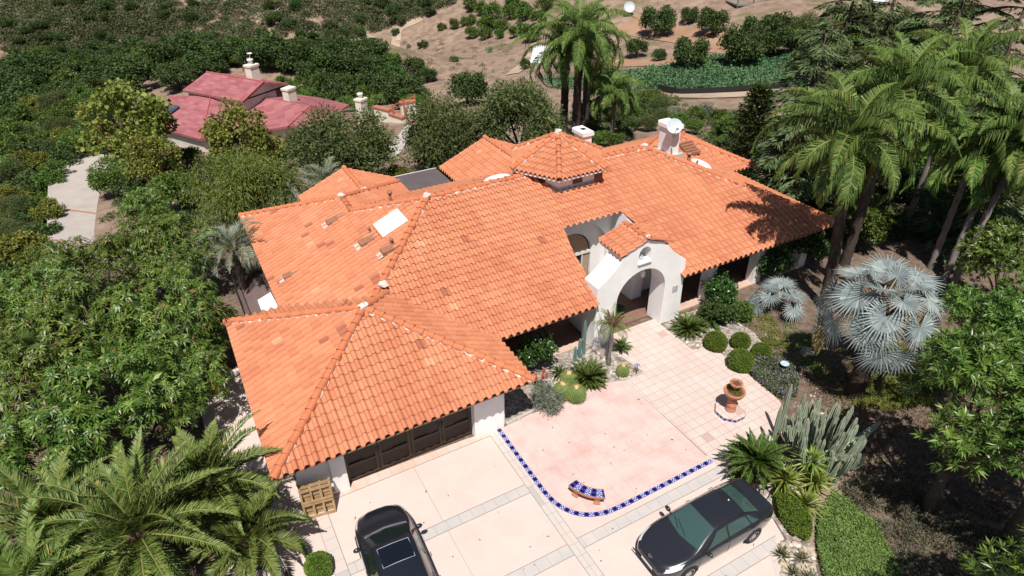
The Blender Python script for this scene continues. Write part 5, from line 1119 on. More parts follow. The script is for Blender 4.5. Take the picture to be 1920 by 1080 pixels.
m=MB(); m.tube([(q[0],q[1],q[2]+2.3),(q[0]+.1,q[1],q[2]+2.8)],.05,6); m.lathe([(.001,0),(.2,.05),(.3,.15)],(q[0]+.1,q[1],q[2]+2.8),12); npart(m.build('antenna_dish',M_FRAME))
# terraces and steps right of that house
M_REDCAP=plain('red_tile_cap',(.42,.15,.10),.8,.2,.15,3)
def tbox(name,px0,py0,px1,py1,z,w,h,label,capped=True,cat='garden wall'):
    a=g_(px0,py0,z);b=g_(px1,py1,z); L=np.linalg.norm((b-a)[:2]); an=math.atan2(b[1]-a[1],b[0]-a[0]); t=thing(name,label,cat,a,an)
    m=MB(); m.box(0,L,-w/2,w/2,-1.6,h); m.build('wall',M_CREAM,t)
    if capped: m=MB(); m.box(-.08,L+.08,-w/2-.1,w/2+.1,h+.002,h+.14); m.build('coping',M_REDCAP,t)
    return t
tbox('terrace_wall',716,222,758,236,-5.2,.5,.9,'cream garden wall with red coping beside the round olive tree'); tbox('terrace_wall',705,215,732,222,-4.8,.5,.9,'upper cream garden wall with red coping behind the first'); tbox('terrace_wall',752,208,778,204,-4.6,.6,.9,'cream terrace wall under the red railing')
m=MB(); t=thing('garden_stairs','red tiled garden steps leading down to the concrete path','steps',g_(735,250,-5.8),R(-20))
for k,(y0,z0) in enumerate(((0,-.6),(1.2,-.25),(2.4,.1))):
    m=MB(); m.box(-2,2.2,y0,y0+1.19,-2,z0); m.build('step',M_CREAM,t); m=MB(); m.box(-2.05,2.25,y0-.05,y0+1.15,z0+.002,z0+.12); m.build('tread',M_REDCAP,t)
t=thing('terrace_railing','red post railing along the upper terrace','railing',g_(738,215,-4.2)); a=np.array(t.location); b=g_(778,196,-4.2); m=MB()
for f in (0,.5,1):
    p=(b-a)*f; m=MB(); m.box(p[0]-.09,p[0]+.09,p[1]-.09,p[1]+.09,-.4,1.15); m.build('post',M_REDCAP,t)
for h in (.55,1.0): m=MB(); m.tube([(0,0,h),tuple((b-a)*[1,1,1]+[0,0,h])],.04,5); m.build('rail',M_REDCAP,t)
# lamp post in the rear garden
q=TP(866,303); t=thing('garden_lamp','dark garden lamp on a grey post by the rear olive tree','lamp post',(q[0],q[1],tz(q[0],q[1]))); m=MB(); m.tube([(0,0,-.3),(0,0,1.7)],.09,8); m.build('post',M_FLASH,t); m=MB(); m.lathe([(.1,1.7),(.22,1.75),(.24,2.05),(.12,2.2),(.3,2.22),(.02,2.4)],(0,0,0),8); m.build('lantern',M_METD,t)
# white canopy on the slope, silt fence, deck, hill house, distant car, pale dish
a,b,c,d=g_(1002,84,-5.2),g_(1046,88,-5.2),g_(1032,125,-7.4),g_(994,118,-7.4); t=thing('white_canopy','long white canopy sloping down the brown hillside','canopy',tuple(d+[0,0,-1])); n_=9; rows=[]
for f in np.linspace(0,1,n_*2+1): rows.append([(d+(a-d)*f)+[0,0,.12*(math.sin(f*n_*PI)**2)],(c+(b-c)*f)+[0,0,.12*(math.sin(f*n_*PI)**2)]])
m=MB(); m.grid(np.array(rows)); o=m.build('cover',M_SKYL,t); o.matrix_parent_inverse=Matrix.Translation(t.location).inverted(); sdf=o.modifiers.new('t','SOLIDIFY'); sdf.thickness=.05
for p in (a,b,c,d): m=MB(); m.tube([p-[0,0,2.5],p],.06,6); o=m.build('post',M_FRAME,t); o.matrix_parent_inverse=Matrix.Translation(t.location).inverted()
Q=spline(np.array([TP(*p) for p in ((1225,168),(1270,178),(1340,176),(1400,172),(1475,166))])[:,:2],40); zz=terr(Q[:,0],Q[:,1]); m=MB(); m.grid(np.array([np.c_[Q,zz-.1],np.c_[Q,zz+.75],np.c_[Q+.03,zz+.75],np.c_[Q+.03,zz-.1]])); tag(m.build('silt_fence',M_METD),'long low black fabric fence along the bottom of the crop field','fence')
q=g_(1425,14,-1.5); t=thing('wooden_deck','grey wooden deck on posts above the oaks','deck',q,R(-20)); m=MB(); m.box(-5,4,-1.5,3,.6,.85); m.build('floor',plain('grey_deck',(.22,.19,.17),.9,.1,.2,2),t)
for x in (-4.8,-2,.8,3.8): m=MB(); m.box(x-.1,x+.1,-1.4,-1.2,-3,1.7); m.build('post',plain('grey_deck',0),t)
m=MB(); m.box(-5,4,-1.42,-1.3,1.55,1.65); m.build('rail',plain('grey_deck',0),t)
q=g_(1490,-6,-1); t=thing('hill_house','low grey house with a pale roof at the very top edge','house',q,R(-25)); m=MB(); m.box(-6,7,0,8,-2,2.6); m.build('wall',plain('hill_house_wall',(.30,.29,.29),.9,.1,.1,1),t); m=MB(); m.prism([(-1,2.61),(9,2.61),(4,4.2)],0,-6.6,7.6); m.build('roof',plain('hill_house_roof',(.45,.44,.43),.9,.1,.1,1),t)
for x in (-4,0,4): m=MB(); m.box(x-.8,x+.8,-.05,-.005,.4,2.1); m.build('window',M_GLASS,t)
q=g_(1651,9,0); t=thing('distant_car','small white car parked among trees at the top edge','car',(q[0],q[1],tz(q[0],q[1])),R(20)); m=MB(); m.prism([(-2.1,.35),(2.1,.35),(2.15,.8),(1.3,.95),(.7,1.45),(-1.1,1.45),(-1.9,.95),(-2.15,.85)],1,-.85,.85); bevel(m.build('body',M_SKYL,t),.1,3); m=MB(); m.prism([(1.2,.96),(.68,1.4),(-1.05,1.4),(-1.75,.97)],1,-.86,.86); m.build('window',M_GLASS,t)
for x in (-1.3,1.3):
    for y in (-.86,.66): m=MB(); m.prism([(x+.32*math.cos(a),.32+.32*math.sin(a)) for a in np.linspace(0,2*PI,14,endpoint=False)],1,y,y+.2); m.build('wheel',M_METD,t)
q=TP(1178,30); t=thing('pale_dish','pale round dish standing on the bare slope behind the tall palms','dish',(q[0],q[1],tz(q[0],q[1]))); m=MB(); m.tube([(0,0,-.3),(0,0,1.4)],.08,6); m.build('post',M_GREYM,t); m=MB(); m.lathe([(.001,0),(.5,.05),(.95,.25),(1.0,.3)],(0,0,0),16); o=m.build('reflector',M_DISH,t,True); o.location=(0,0,1.5); o.rotation_euler=(R(60),0,R(-25))
# ---------------------------------------------------------------- cedars and star pine
def cedar(px,py,h,rad,label,seed,nb=34):
    rng=np.random.default_rng(seed); q=at_h(px,py,h*.62); z=tz(q[0],q[1]); t=thing('cedar_tree',label,'tree',(q[0],q[1],z),0,'deodar cedars at the upper right')
    m=MB(); m.tube([(0,0,-.5),(0,0,h*.5),(.2,0,h)],[.32,.2,.04],8); lf=MB()
    for i in range(nb):
        f=(i+.5)/nb; zz=h*(.12+.86*f); L=rad*(1-f)**.65*rng.uniform(.7,1.15)+.3; az=i*2.4+rng.normal(0,.3); ca,sa=math.cos(az),math.sin(az)
        s=np.linspace(0,1,8); r=L*s; zc=zz+L*(.10*s-.32*s**2.2); B=np.stack([r*ca,r*sa,zc],1); m.tube(B,np.linspace(.06,.012,8),4,False)
        n=int(170*L/3+30); k=np.sqrt(rng.random(n)); w=(.42*L*np.sin(PI*np.clip(k*.9+.08,0,1))**.8)*rng.uniform(-1,1,n)*.9
        P=np.stack([np.interp(k,s,B[:,0])-sa*w,np.interp(k,s,B[:,1])+ca*w,np.interp(k,s,B[:,2])-.18*np.abs(w)-.05*rng.random(n)],1)
        D=unit(np.stack([ca-sa*np.sign(w)*.8+rng.normal(0,.3,n),sa+ca*np.sign(w)*.8+rng.normal(0,.3,n),-.25+rng.normal(0,.18,n)],1)); lf.quads(leaves(P,D,.5*(.6+.7*rng.random(n)),.12,rng,.15,.0,unit(np.cross(D,np.array([0,0,1.])+.3*rng.normal(size=D.shape)))))
    m.build('trunk',M_BARK,t,True); lf.build('crown',LM_CEDAR,t)
for px,py,h,r,lb,sd in ((1525,150,11,4.2,'deodar cedar overlapping the right end of the crop field',601),(1580,70,14,6.0,'deodar cedar behind the first queen palm crown',602),(1660,55,15,6.5,'deodar cedar in the middle of the upper right group',603),(1790,50,16,7.0,'largest deodar cedar at the upper right',604),(1890,90,14,6.0,'deodar cedar at the right frame edge',605),(1500,265,8,3.6,'small deodar cedar beside the star pine',606),(1850,330,7,4,'low deodar cedar behind the slim palm trunks',607)): cedar(px,py,h,r,lb,sd)
q=at_h(1408,262,3.2); rng=np.random.default_rng(9); t=thing('star_pine','dark green conical star pine behind the right roof edge','tree',(q[0],q[1],tz(q[0],q[1]))); H=7.2; tm=MB(); tm.tube([(0,0,-.4),(0,0,H)],[.18,.03],8); lf=MB()
for k in range(19):
    f=k/19; zz=H*(.06+.92*f); L=2.5*(1-f)**.85+.2
    for j in range(8):
        az=j*PI/4+k*.39+rng.normal(0,.06); ca,sa=math.cos(az),math.sin(az); s=np.linspace(0,1,6); B=np.stack([L*s*ca,L*s*sa,zz+L*(.02*s+.20*s**2)],1); tm.tube(B,np.linspace(.04,.01,6),4,False); n=34; kk=rng.uniform(.15,1,n); P=np.stack([np.interp(kk,s,B[:,c]) for c in range(3)],1); D=unit(np.stack([ca+rng.normal(0,.7,n),sa+rng.normal(0,.7,n),.5+rng.normal(0,.4,n)],1)); lf.quads(leaves(P,D,.38,.09,rng,0))
tm.build('trunk',M_BARK,t,True); lf.build('crown',LM_PINE,t)
# ---------------------------------------------------------------- garden planting near the house
def leafball(name,label,c,rx,ry,rz,mat,n,rng,leaf=(.07,.04),group=None,core=None,cat='shrub',lump=.03):
    t=thing(name,label,cat,(c[0],c[1],c[2]),0,group); d=rdir(rng,n); keep=d[:,2]>-.75; d=d[keep]; n=len(d)
    h=(np.sin(d[:,0]*7+d[:,1]*5)+np.sin(d[:,1]*9-d[:,2]*6))*lump
    P=d*np.array([rx,ry,rz])*(.97+h+.05*rng.random(n))[:,None]+[0,0,rz*.82]; D=unit(d+.7*rng.normal(size=d.shape)); m=MB(); m.quads(leaves(P,D,leaf[0]*(.7+.6*rng.random(n)),leaf[1],rng,.05)); m.build('foliage',mat,t)
    th=np.linspace(0,2*PI,18,endpoint=False); ph=np.linspace(-1.0,PI/2,9); k=.95
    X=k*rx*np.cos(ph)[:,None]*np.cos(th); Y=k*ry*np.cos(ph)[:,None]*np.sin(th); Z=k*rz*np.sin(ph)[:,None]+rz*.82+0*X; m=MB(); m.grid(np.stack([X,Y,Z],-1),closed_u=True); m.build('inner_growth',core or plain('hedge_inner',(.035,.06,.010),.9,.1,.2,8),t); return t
rb=np.random.default_rng(21)
for px,py,r,lb in ((1340,651,.50,'clipped boxwood ball nearest the arch, beside the river stones'),(1386,688,.55,'largest clipped boxwood ball at the edge of the tiled walk'),(1426,668,.42,'smallest clipped boxwood ball, furthest from the house walk'),(1387,648,.42,'clipped boxwood ball tucked behind the largest one')):
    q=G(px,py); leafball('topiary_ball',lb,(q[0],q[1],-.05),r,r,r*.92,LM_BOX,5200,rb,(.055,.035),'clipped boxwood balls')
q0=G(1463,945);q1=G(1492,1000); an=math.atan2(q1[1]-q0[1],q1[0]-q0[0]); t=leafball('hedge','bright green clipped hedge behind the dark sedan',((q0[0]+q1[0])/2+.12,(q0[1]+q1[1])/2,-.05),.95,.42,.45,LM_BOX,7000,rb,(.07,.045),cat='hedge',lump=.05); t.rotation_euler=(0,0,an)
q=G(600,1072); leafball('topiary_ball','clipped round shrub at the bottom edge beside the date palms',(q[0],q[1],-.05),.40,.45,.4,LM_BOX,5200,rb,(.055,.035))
def place_bush(px,py,s,kind,label,cat='shrub',name='clipped_bush',sq=1.0):
    q=G(px,py); p=PROTO[kind][int(px)%len(PROTO[kind])]; t=thing(name,label,cat,(q[0],q[1],-.03),RNG.uniform(0,6),None,(s,s,s*sq)); link('trunk',p['t'],t); link('crown',p['c'],t); return t
place_bush(1005,690,.95,'privet','dark clipped bush beneath the eave left of the arch'); place_bush(1345,572,.95,'privet','dark clipped bush at the first porch column right of the arch'); place_bush(1442,530,1.05,'privet','dark clipped bush in the shade of the second porch column'); place_bush(1512,498,1.1,'privet','dark clipped bush in the shade by the last porch column')
place_bush(1021,765,.95,'artemisia','feathery grey shrub at the garage corner','shrub','grey_shrub'); place_bush(1375,588,.62,'shrub','low bright green shrub by the porch edge','shrub','low_shrub',.6)
place_bush(1345,604,.55,'darkshrub','dark low shrub behind the boxwood balls','shrub','low_shrub')
def sago(name,label,loc,sc,seed,n=36,stem=0,group='sago palms',heads=1,el=(1.3,.02)):
    rng=np.random.default_rng(seed); t=thing(name,label,'cycad',loc,0,group)
    for k in range(heads):
        dx=rng.uniform(-.2,.2) if heads>1 else 0; dy=rng.uniform(-.2,.2) if heads>1 else 0
        if stem: m=MB(); m.tube([(dx*.3,dy*.3,-.2),(dx,dy,stem)],[.13,.12],9); m.build('trunk',M_PDARK,t,True)
        lf,ra=palm_crown(rng,int(n*1.35),1.05*sc,el,.75,58,.19*sc,.032*sc,.016,hang=.0,vang=.35,ldroop=.02,fwd=.7,curve=1.6,base=.08); c=link('crown',lf.mesh('crown',LM_CYCAD),t); c.location=(dx,dy,stem+.05); r=link('rachis',ra.mesh('rachis',M_RACH),c)
    return t
q=G(1102,712); sago('sago_palm','round sago palm in the gravel bed left of the walk',(q[0],q[1],0),1.05,701,44)
q=G(1291,620); sago('sago_palm','sago palm against the right foot of the arch',(q[0],q[1],0),1.0,702,40); q=G(1332,603); sago('sago_palm','darker sago palm between the arch and the clipped bush',(q[0],q[1],0),.95,703,30)
q=G(1410,893); sago('sago_palm','tall sago palm on short trunks at the front corner of the walk',(q[0],q[1],0),1.3,704,40,.75,'sago palms',1); q=G(1392,905); sago('sago_palm','small sago pup in shade below the tall sago palm',(q[0],q[1],0),.6,705,18)
q=G(1160,662); sago('sago_palm','small shaded sago palm at the foot of the slim palm',(q[0]+.3,q[1]+.2,0),.6,706,16)
def rosette(name,label,loc,n,L,W,mat,seed,stem=0,curl=.25,el=(1.45,.0),group=None,cat='succulent'):
    rng=np.random.default_rng(seed); t=thing(name,label,cat,loc,0,group)
    if stem: m=MB(); m.tube([(0,0,-.2),(.02,.03,stem)],[.07,.06],7); m.build('stem',M_PBARK,t,True)
    o=spikes(rng,n,L,W,el,curl).build('leaf_rosette',mat,t); o.location=(0,0,stem); return t
q=G(1048,704); rosette('aloe','spidery dark aloe left of the round sago palm',(q[0],q[1],.02),26,.75,.075,LM_CYCAD,711,.15,.35,(1.3,-.1))
for px,py,s,lb,sd in ((1508,905,1.1,'yucca rosette at the back of the yucca clump',712),(1462,928,.8,'yucca rosette nearest the sedan roof',713),(1522,925,.6,'yucca rosette on the path side of the clump',714),(1503,965,.55,'yucca rosette in front of the clump',715),(1497,985,.12,'low small yucca beside the clipped hedge',716)):
    q=G(px,py); rosette('yucca',lb,(q[0],q[1],0),70,.88 if s>.3 else .5,.075,LM_YUCCA,sd,s,.12,(1.5,-.25),'yuccas behind the sedan','yucca')
for px,py,lb,sd in ((1466,1042,'striped grey aloe furthest left by the drive edge',721),(1502,1050,'striped grey aloe right of the leftmost one',722),(1487,1078,'striped grey aloe at the bottom edge, left one',723),(1515,1088,'striped grey aloe at the bottom edge, right one',724)):
    q=G(px,py); rosette('grey_aloe',lb,(q[0],q[1],0),38,.42,.05,LM_AGAVE,sd,0,.08,(1.4,.1),'grey aloes along the drive')
q=G(1012,722); t=rosette('blue_aloe','blue aloe with red flower heads under the clipped bush',(q[0],q[1],.02),26,.42,.06,LM_SAGE,731,0,.1); rr=np.random.default_rng(3)
for k in range(5): x,y=rr.uniform(-.35,.35,2); m=MB(); m.lathe([(.01,.4),(.05,.45),(.06,.6),(.01,.75)],(x,y,.1),6); m.build('flower',plain('red_aloe_flower',(.45,.09,.04),.7,.2,.2,9),t)
# cacti
SPN=None
def ribbed(m,pts,rad,ribs=6,depth=.28,seg=3,tip=True):
    pts=np.asarray(pts,float); n=len(pts); T=unit(np.gradient(pts,axis=0)); A=unit(np.cross(T,np.array([.3,.2,1.0])+0*T)+1e-6); B=np.cross(T,A); th=np.linspace(0,2*PI,ribs*4,endpoint=False); k=1-depth*(.5-.5*np.cos(th*ribs))
    rad=np.broadcast_to(rad,(n,))
    if SPN is not None:
        for i in range(ribs):
            a=2*PI*i/ribs; SPN.tube(pts+(rad*1.0)[:,None]*(A*math.cos(a)+B*math.sin(a)),.011,3,False)
    P=pts[:,None]+(rad[:,None]*k)[:,:,None]*(A[:,None]*np.cos(th)[None,:,None]+B[:,None]*np.sin(th)[None,:,None]); m.grid(P,closed_u=True)
t=NT('cereus_skin'); p=t.obj(); col=t.mix(t.noise(3,4,p),(.13,.20,.135),(.26,.335,.245)); col=t.mix(t.ramp(t.noise(11,4,p),[(.6,0),(.75,.7)]),col,(.30,.27,.16)); M_CER=t.done(col,.6,.3)
M_CERB=plain('blue_cereus_skin',(.13,.22,.21),.6,.3,.2,4)
q=G(1545,870); rc=np.random.default_rng(42); t=thing('column_cactus','huge many armed grey green column cactus right of the urn','cactus',(q[0]-.35,q[1]+.15,-.05)); m=MB(); SPN=MB()
def arm(az,r0,r1,z1,bend,rad):
    ca,sa=math.cos(az),math.sin(az); s=np.linspace(0,1,12); r=r0+(r1-r0)*s**bend; z=z1*s
    P=np.stack([r*ca,r*sa,z],1)+rc.normal(0,.012,(12,3)); R_=rad*np.r_[.8,.95,np.ones(7),.95,.75,.25]; ribbed(m,P,R_,6,.36); return P
for k in range(30):
    az=k*2.39996; f=(k+.5)/30; P=arm(az,.10+.30*f,.26+1.22*f**.7*rc.uniform(.75,1.15),(2.9-1.3*f)*rc.uniform(.65,1.2),rc.uniform(.18,.5),rc.uniform(.07,.09))
    for j in range(1+k%2):
        b=P[rc.integers(3,8)]; a2=az+rc.normal(0,.9); s=np.linspace(0,1,9); L=rc.uniform(.5,1.2); Q=b+np.stack([math.cos(a2)*.34*s**.4,math.sin(a2)*.34*s**.4,L*s**1.25],1); ribbed(m,Q,.075*np.r_[.7,.95,1,1,1,1,.95,.75,.25],6,.36)
for dx,dy,h in ((-.9,1.3,2.3),(-.2,1.6,2.8),(.5,1.4,2.2)): s=np.linspace(0,1,12); ribbed(m,np.stack([dx+.05*s,dy+.1*s,h*s],1),.07*np.r_[.9,np.ones(8),.95,.75,.2],6,.36)
s=np.linspace(0,1,12); ribbed(m,np.stack([.2+2.35*s,-.1-.35*s,.55+.35*s+.55*s**4],1),.11*np.r_[.9,np.ones(8),.95,.75,.2],6,.36); m.build('stem_cluster',M_CER,t); tag(SPN.build('spine_ribs',plain('spine_ribs',(.40,.41,.30),.8,.1,.2,9),t),kind='stuff'); SPN=None
q=G(1094,672); t=thing('blue_cactus','three blue column cacti behind the round sago palm','cactus',(q[0],q[1],-.05)); 
for dx,dy,h in ((-.42,.05,.85),(-.12,.15,1.15),(.22,.3,1.95)): m=MB(); s=np.linspace(0,1,10); ribbed(m,np.stack([dx+0*s,dy+.03*s,h*s],1),.085*np.r_[.9,1,1,1,1,1,1,.95,.75,.2],6,.3); m.build('stem',M_CERB,t)
def barrel(px,py,r,label,seed,h=.95):
    rng=np.random.default_rng(seed); q=G(px,py); t=thing('barrel_cactus',label,'cactus',(q[0],q[1],-.03),rng.uniform(0,1),'golden barrel cacti'); nr_=22
    th=np.linspace(0,2*PI,nr_*4,endpoint=False); ph=np.linspace(-1.1,PI/2-.05,14); k=1-.13*(.5-.5*np.cos(th*nr_)); c=np.cos(ph)[:,None]*r*k; Z=r*h*np.sin(ph)[:,None]+r*.85+0*c; m=MB(); m.grid(np.stack([c*np.cos(th),c*np.sin(th),Z],-1),closed_u=True); m.build('body',plain('barrel_skin',(.11,.165,.045),.6,.3,.2,8),t)
    P=[];D=[]
    for i in range(nr_):
        a=2*PI*i/nr_
        for e in np.linspace(-.5,1.35,13):
            for j in range(2): n_=np.array([math.cos(a)*math.cos(e),math.sin(a)*math.cos(e),math.sin(e)]); P.append(n_*np.array([r,r,r*h])*.99+[0,0,r*.85]); D.append(unit(n_*.8+.8*rng.normal(size=3)))
    P=np.array(P);D=np.array(D); m=MB(); m.quads(leaves(P,D,r*.2,.011,rng,0)); m.build('spines',plain('golden_spine',(.40,.35,.14),.6,.3,.2,9),t)
    m=MB(); blob(m,(0,0,r*(.85+h*.93)),r*.3,rng); m.build('woolly_top',plain('cactus_wool',(.62,.40,.20),.9,.1,.2,20),t)
barrel(1066,722,.40,'golden barrel cactus furthest back of the three large ones',801); barrel(1054,745,.44,'golden barrel cactus on the left of the three large ones',802); barrel(1080,750,.42,'golden barrel cactus nearest the court slab',803); barrel(1042,758,.18,'smallest golden barrel cactus at the left of the group',804); barrel(1167,702,.30,'golden barrel cactus alone at the tip of the gravel bed',805)
# ground covers: uncountable
def cover(name,poly,n,mat,rng,h=(.03,.25),leaf=(.09,.05),z=None,lump=.0,up=.4,patch=0):
    pts=np.array(sample(poly,n,rng)); 
    Q=np.array([G(x,y,0) for x,y in pts]); zz=terr(Q[:,0],Q[:,1])+.03 if z is None else np.full(len(Q),z)
    k=.5+.5*np.sin(Q[:,0]*2.3+1)*np.cos(Q[:,1]*2.9)+.35*np.sin(Q[:,0]*5.1+Q[:,1]*4.3)
    if patch: kp=rng.random(len(Q))<np.clip(k+.5-patch,0.04,1); Q=Q[kp];zz=zz[kp];k=k[kp]
    hh=(h[0]+(h[1]-h[0])*rng.random(len(Q)))*(1-lump+lump*np.clip(k,0,1.4)); P=np.c_[Q[:,:2],zz+hh]; D=unit(rng.normal(size=P.shape)+[0,0,up]); m=MB(); m.quads(leaves(P,D,leaf[0]*(.6+.8*rng.random(len(P))),leaf[1],rng,.05)); return tag(m.build(name,mat),kind='stuff')
cover('flowering_ground_cover',[(1402,690),(1425,676),(1455,674),(1480,688),(1497,715),(1492,745),(1470,750),(1440,735),(1412,710)],9000,LM_LAV,rb,(.03,.42),(.09,.05),lump=.35)
cover('mat_planting',[(1533,965),(1563,922),(1600,950),(1640,985),(1690,1080),(1545,1085),(1530,1020)],21000,LM_LAWN,rb,(.02,.30),(.08,.05),lump=.35)
cover('mat_planting',[(1405,585),(1440,580),(1478,640),(1490,665),(1450,670),(1430,640),(1395,610)],4500,LM_YELG,rb,(.0,.10),(.08,.04),patch=.45)
cover('grass_patch',[(1600,700),(1650,630),(1700,650),(1790,700),(1740,760),(1660,770),(1600,760)],22000,leafmat('sunny_grass',(.09,.12,.02),(.18,.22,.04),(.30,.33,.08),.6,.2,.25,1.),rb,(.0,.12),(.11,.035),patch=.15)  # sunlight on this patch put into a brighter leaf colour
cover('dry_planting',[(1570,915),(1620,880),(1700,900),(1780,960),(1910,1010),(1920,1080),(1690,1080),(1640,985)],26000,LM_SENNA,rb,(.03,.5),(.13,.03),lump=.8,patch=.35)
cover('leaf_litter',[(1500,700),(1640,620),(1900,640),(1920,1000),(1760,940),(1600,870),(1560,800)],9000,leafmat('leaf_litter',(.05,.035,.022),(.11,.075,.045),(.20,.14,.09),.9,.1,.0,1.),rb,(.0,.03),(.11,.05),up=1.2)
cover('grass_patch',[(1470,600),(1540,640),(1560,720),(1520,700),(1470,650)],5000,LM_LAWN,rb,(.0,.10),(.09,.035),patch=.3)
cover('weeds',[(1500,640),(1560,600),(1900,560),(1920,700),(1700,760),(1560,780)],9000,LM_YELG,rb,(.0,.12),(.11,.04),patch=.42)
def stones(name,polys,n,rng,size=(.03,.11),z=-.02,cols=None):
    m=MB(); th=np.linspace(0,2*PI,7,endpoint=False); ph=np.linspace(-.4,PI/2,4)
    for poly in polys:
        for x,y in sample(poly,n,rng):
            q=G(x,y); s=rng.uniform(*size)*rng.choice([1,1,1.5]); a=rng.uniform(0,PI); e=rng.uniform(.6,1); rr_=s*(1+.12*rng.normal(size=(4,7))); X=rr_*np.cos(ph)[:,None]*np.cos(th); Y=e*rr_*np.cos(ph)[:,None]*np.sin(th); Z=.6*rr_*np.sin(ph)[:,None]
            m.grid(np.stack([q[0]+X*math.cos(a)-Y*math.sin(a),q[1]+X*math.sin(a)+Y*math.cos(a),z+.01+Z],-1),closed_u=True)
    t=NT('river_stone'); r=t.n('NewGeometry').outputs['Random Per Island']; M=t.done(t.ramp(r,[(.1,(.18,.15,.13)),(.4,(.36,.32,.28)),(.65,(.46,.37,.26)),(.95,(.58,.54,.50))]),.8,.2); return tag(m.build(name,M,None,True),kind='stuff')
stones('river_stones',[[(950,800),(1010,765),(1075,735),(1140,715),(1195,697),(1165,668),(1100,680),(1040,690),(1000,730)],[(1265,610),(1300,600),(1330,650),(1322,650),(1298,656)],[(1365,660),(1410,690),(1450,670),(1430,660),(1400,655)],[(1375,885),(1440,860),(1520,880),(1510,960),(1450,940),(1400,905)],[(1460,1020),(1520,1010),(1530,1080),(1465,1080)]],260,rb)
stones('mulch_stones',[[(1380,600),(1500,640),(1560,780),(1640,820),(1560,900),(1470,760),(1440,700)]],160,rb,(.02,.06),-.05)
for px,py,s,lb in ((1325,625,.16,'rounded stone by the foot of the right sago palm'),(1512,662,.32,'reddish boulder in the shade of the silver palm'),(1430,672,.14,'pale stone beside the smallest boxwood ball'),(1186,688,.13,'white round stone at the tip of the gravel bed')):
    q=G(px,py); m=MB(); blob(m,(0,0,0),s,rb,12); o=m.build('boulder',plain('boulder_stone',(.33,.27,.235),.9,.15,.15,3),None,True); o.location=(q[0],q[1],.0); tag(o,lb,'rock')
sheet('garden_soil_path',[tuple(G(*p)[:2]) for p in ((1500,905),(1545,868),(1620,880),(1600,925),(1562,925),(1528,975),(1530,1085),(1500,1085),(1508,1000),(1490,960))],-.035,plain('trodden_soil',(.27,.20,.155),.95,.1,.15,1.2,.5,12),.1)
# objects in the beds
q=G(1464,690); m=MB(); m.lathe([(.001,.0),(.16,.0),(.2,.05),(.17,.055),(.001,.03)],(0,0,0),18); o=m.build('bird_bath',plain('blue_glass_dish',(.42,.55,.62),.2,.5,.1,9),None,True); o.location=(q[0]-.12,q[1]-.2,.42); tag(o,'pale blue glass dish on the flowering ground cover','dish')
q=G(1193,700); t=thing('flower_ornament','blue metal flower on a stake at the bed corner','ornament',(q[0],q[1],0)); m=MB(); m.tube([(0,0,-.1),(0,0,.45)],.015,5); m.build('stake',M_METD,t); m=MB()
for k in range(6): a=k*PI/3; m.add([(0,0,.45),(.1*math.cos(a-.35),.1*math.sin(a-.35),.5),(.17*math.cos(a),.17*math.sin(a),.47),(.1*math.cos(a+.35),.1*math.sin(a+.35),.5)],[(0,1,2,3)])
m.build('petals',plain('blue_enamel',(.04,.13,.33),.35,.5,.1,9),t)
q=G(1020,745); m=MB(); a=np.linspace(0,PI,14); m.tube(np.stack([.28*np.cos(a),0*a,.5*np.sin(a)],1),.018,6); o=m.build('wire_hoop',M_METD,None,True); o.location=(q[0]-.1,q[1]+.2,.0); tag(o,'black wire hoop standing by the grey shrub','garden hoop')
m=MB(); m.lathe([(.001,0),(.2,0),(.3,.22),(.27,.36),(.24,.36),(.22,.3),(.001,.28)],(0,0,0),16); t=thing('potted_plant','dark pot with a small plant inside the arch','plant pot',(17.25,20.55,.02)); m.build('pot',M_METD,t,True); spikes(rb,16,.3,.05).build('foliage',LM_DARKB,t).location=(0,0,.3)
t=thing('ornamental_grass','pale yellow tuft growing behind the left shoulder of the arch','grass tuft',(15.15,20.5,2.3)); spikes(rb,60,1.15,.03,(1.5,.5),.3).build('foliage',LM_YUCCA,t)
# ---------------------------------------------------------------- furniture and fixtures
M_TERRA=plain('terracotta_pot',(.44,.20,.125),.8,.2,.18,5,.3,20); M_TERRAD=plain('red_terracotta',(.36,.085,.04),.6,.3,.2,4)
t=thing('planter_fountain','two tier terracotta urn planter on an octagonal tiled plinth','planter',(16.99,12.66,.01),0,None,(.80,.80,1.06))
n=8; a=np.linspace(0,2*PI,n,endpoint=False)+PI/8; 
m=MB(); m.prism([(.78*math.cos(x),.78*math.sin(x)) for x in a],2,0,.13); m.build('plinth',M_WALK,t); m=MB(); uvs=[]
for k in range(n):
    p,q=np.array((math.cos(a[k]),math.sin(a[k])))*.795,np.array((math.cos(a[(k+1)%n]),math.sin(a[(k+1)%n])))*.795; m.add([(*p,0.0),(*q,0.0),(*q,.12),(*p,.12)],[(0,1,2,3)]); uvs+= [(k*5,0),(k*5+5,0),(k*5+5,1),(k*5,1)]
m.build('tile_edge',M_BLUET,t,uv=np.array(uvs))
m=MB(); m.lathe([(.001,.13),(.27,.13),(.28,.17),(.25,.20),(.245,.38),(.26,.40),(.26,.44),(.22,.47),(.21,.62),(.24,.66),(.25,.70),(.20,.74),(.17,.80),(.001,.8)],(0,0,0),24); m.build('pedestal',M_TERRA,t,True)
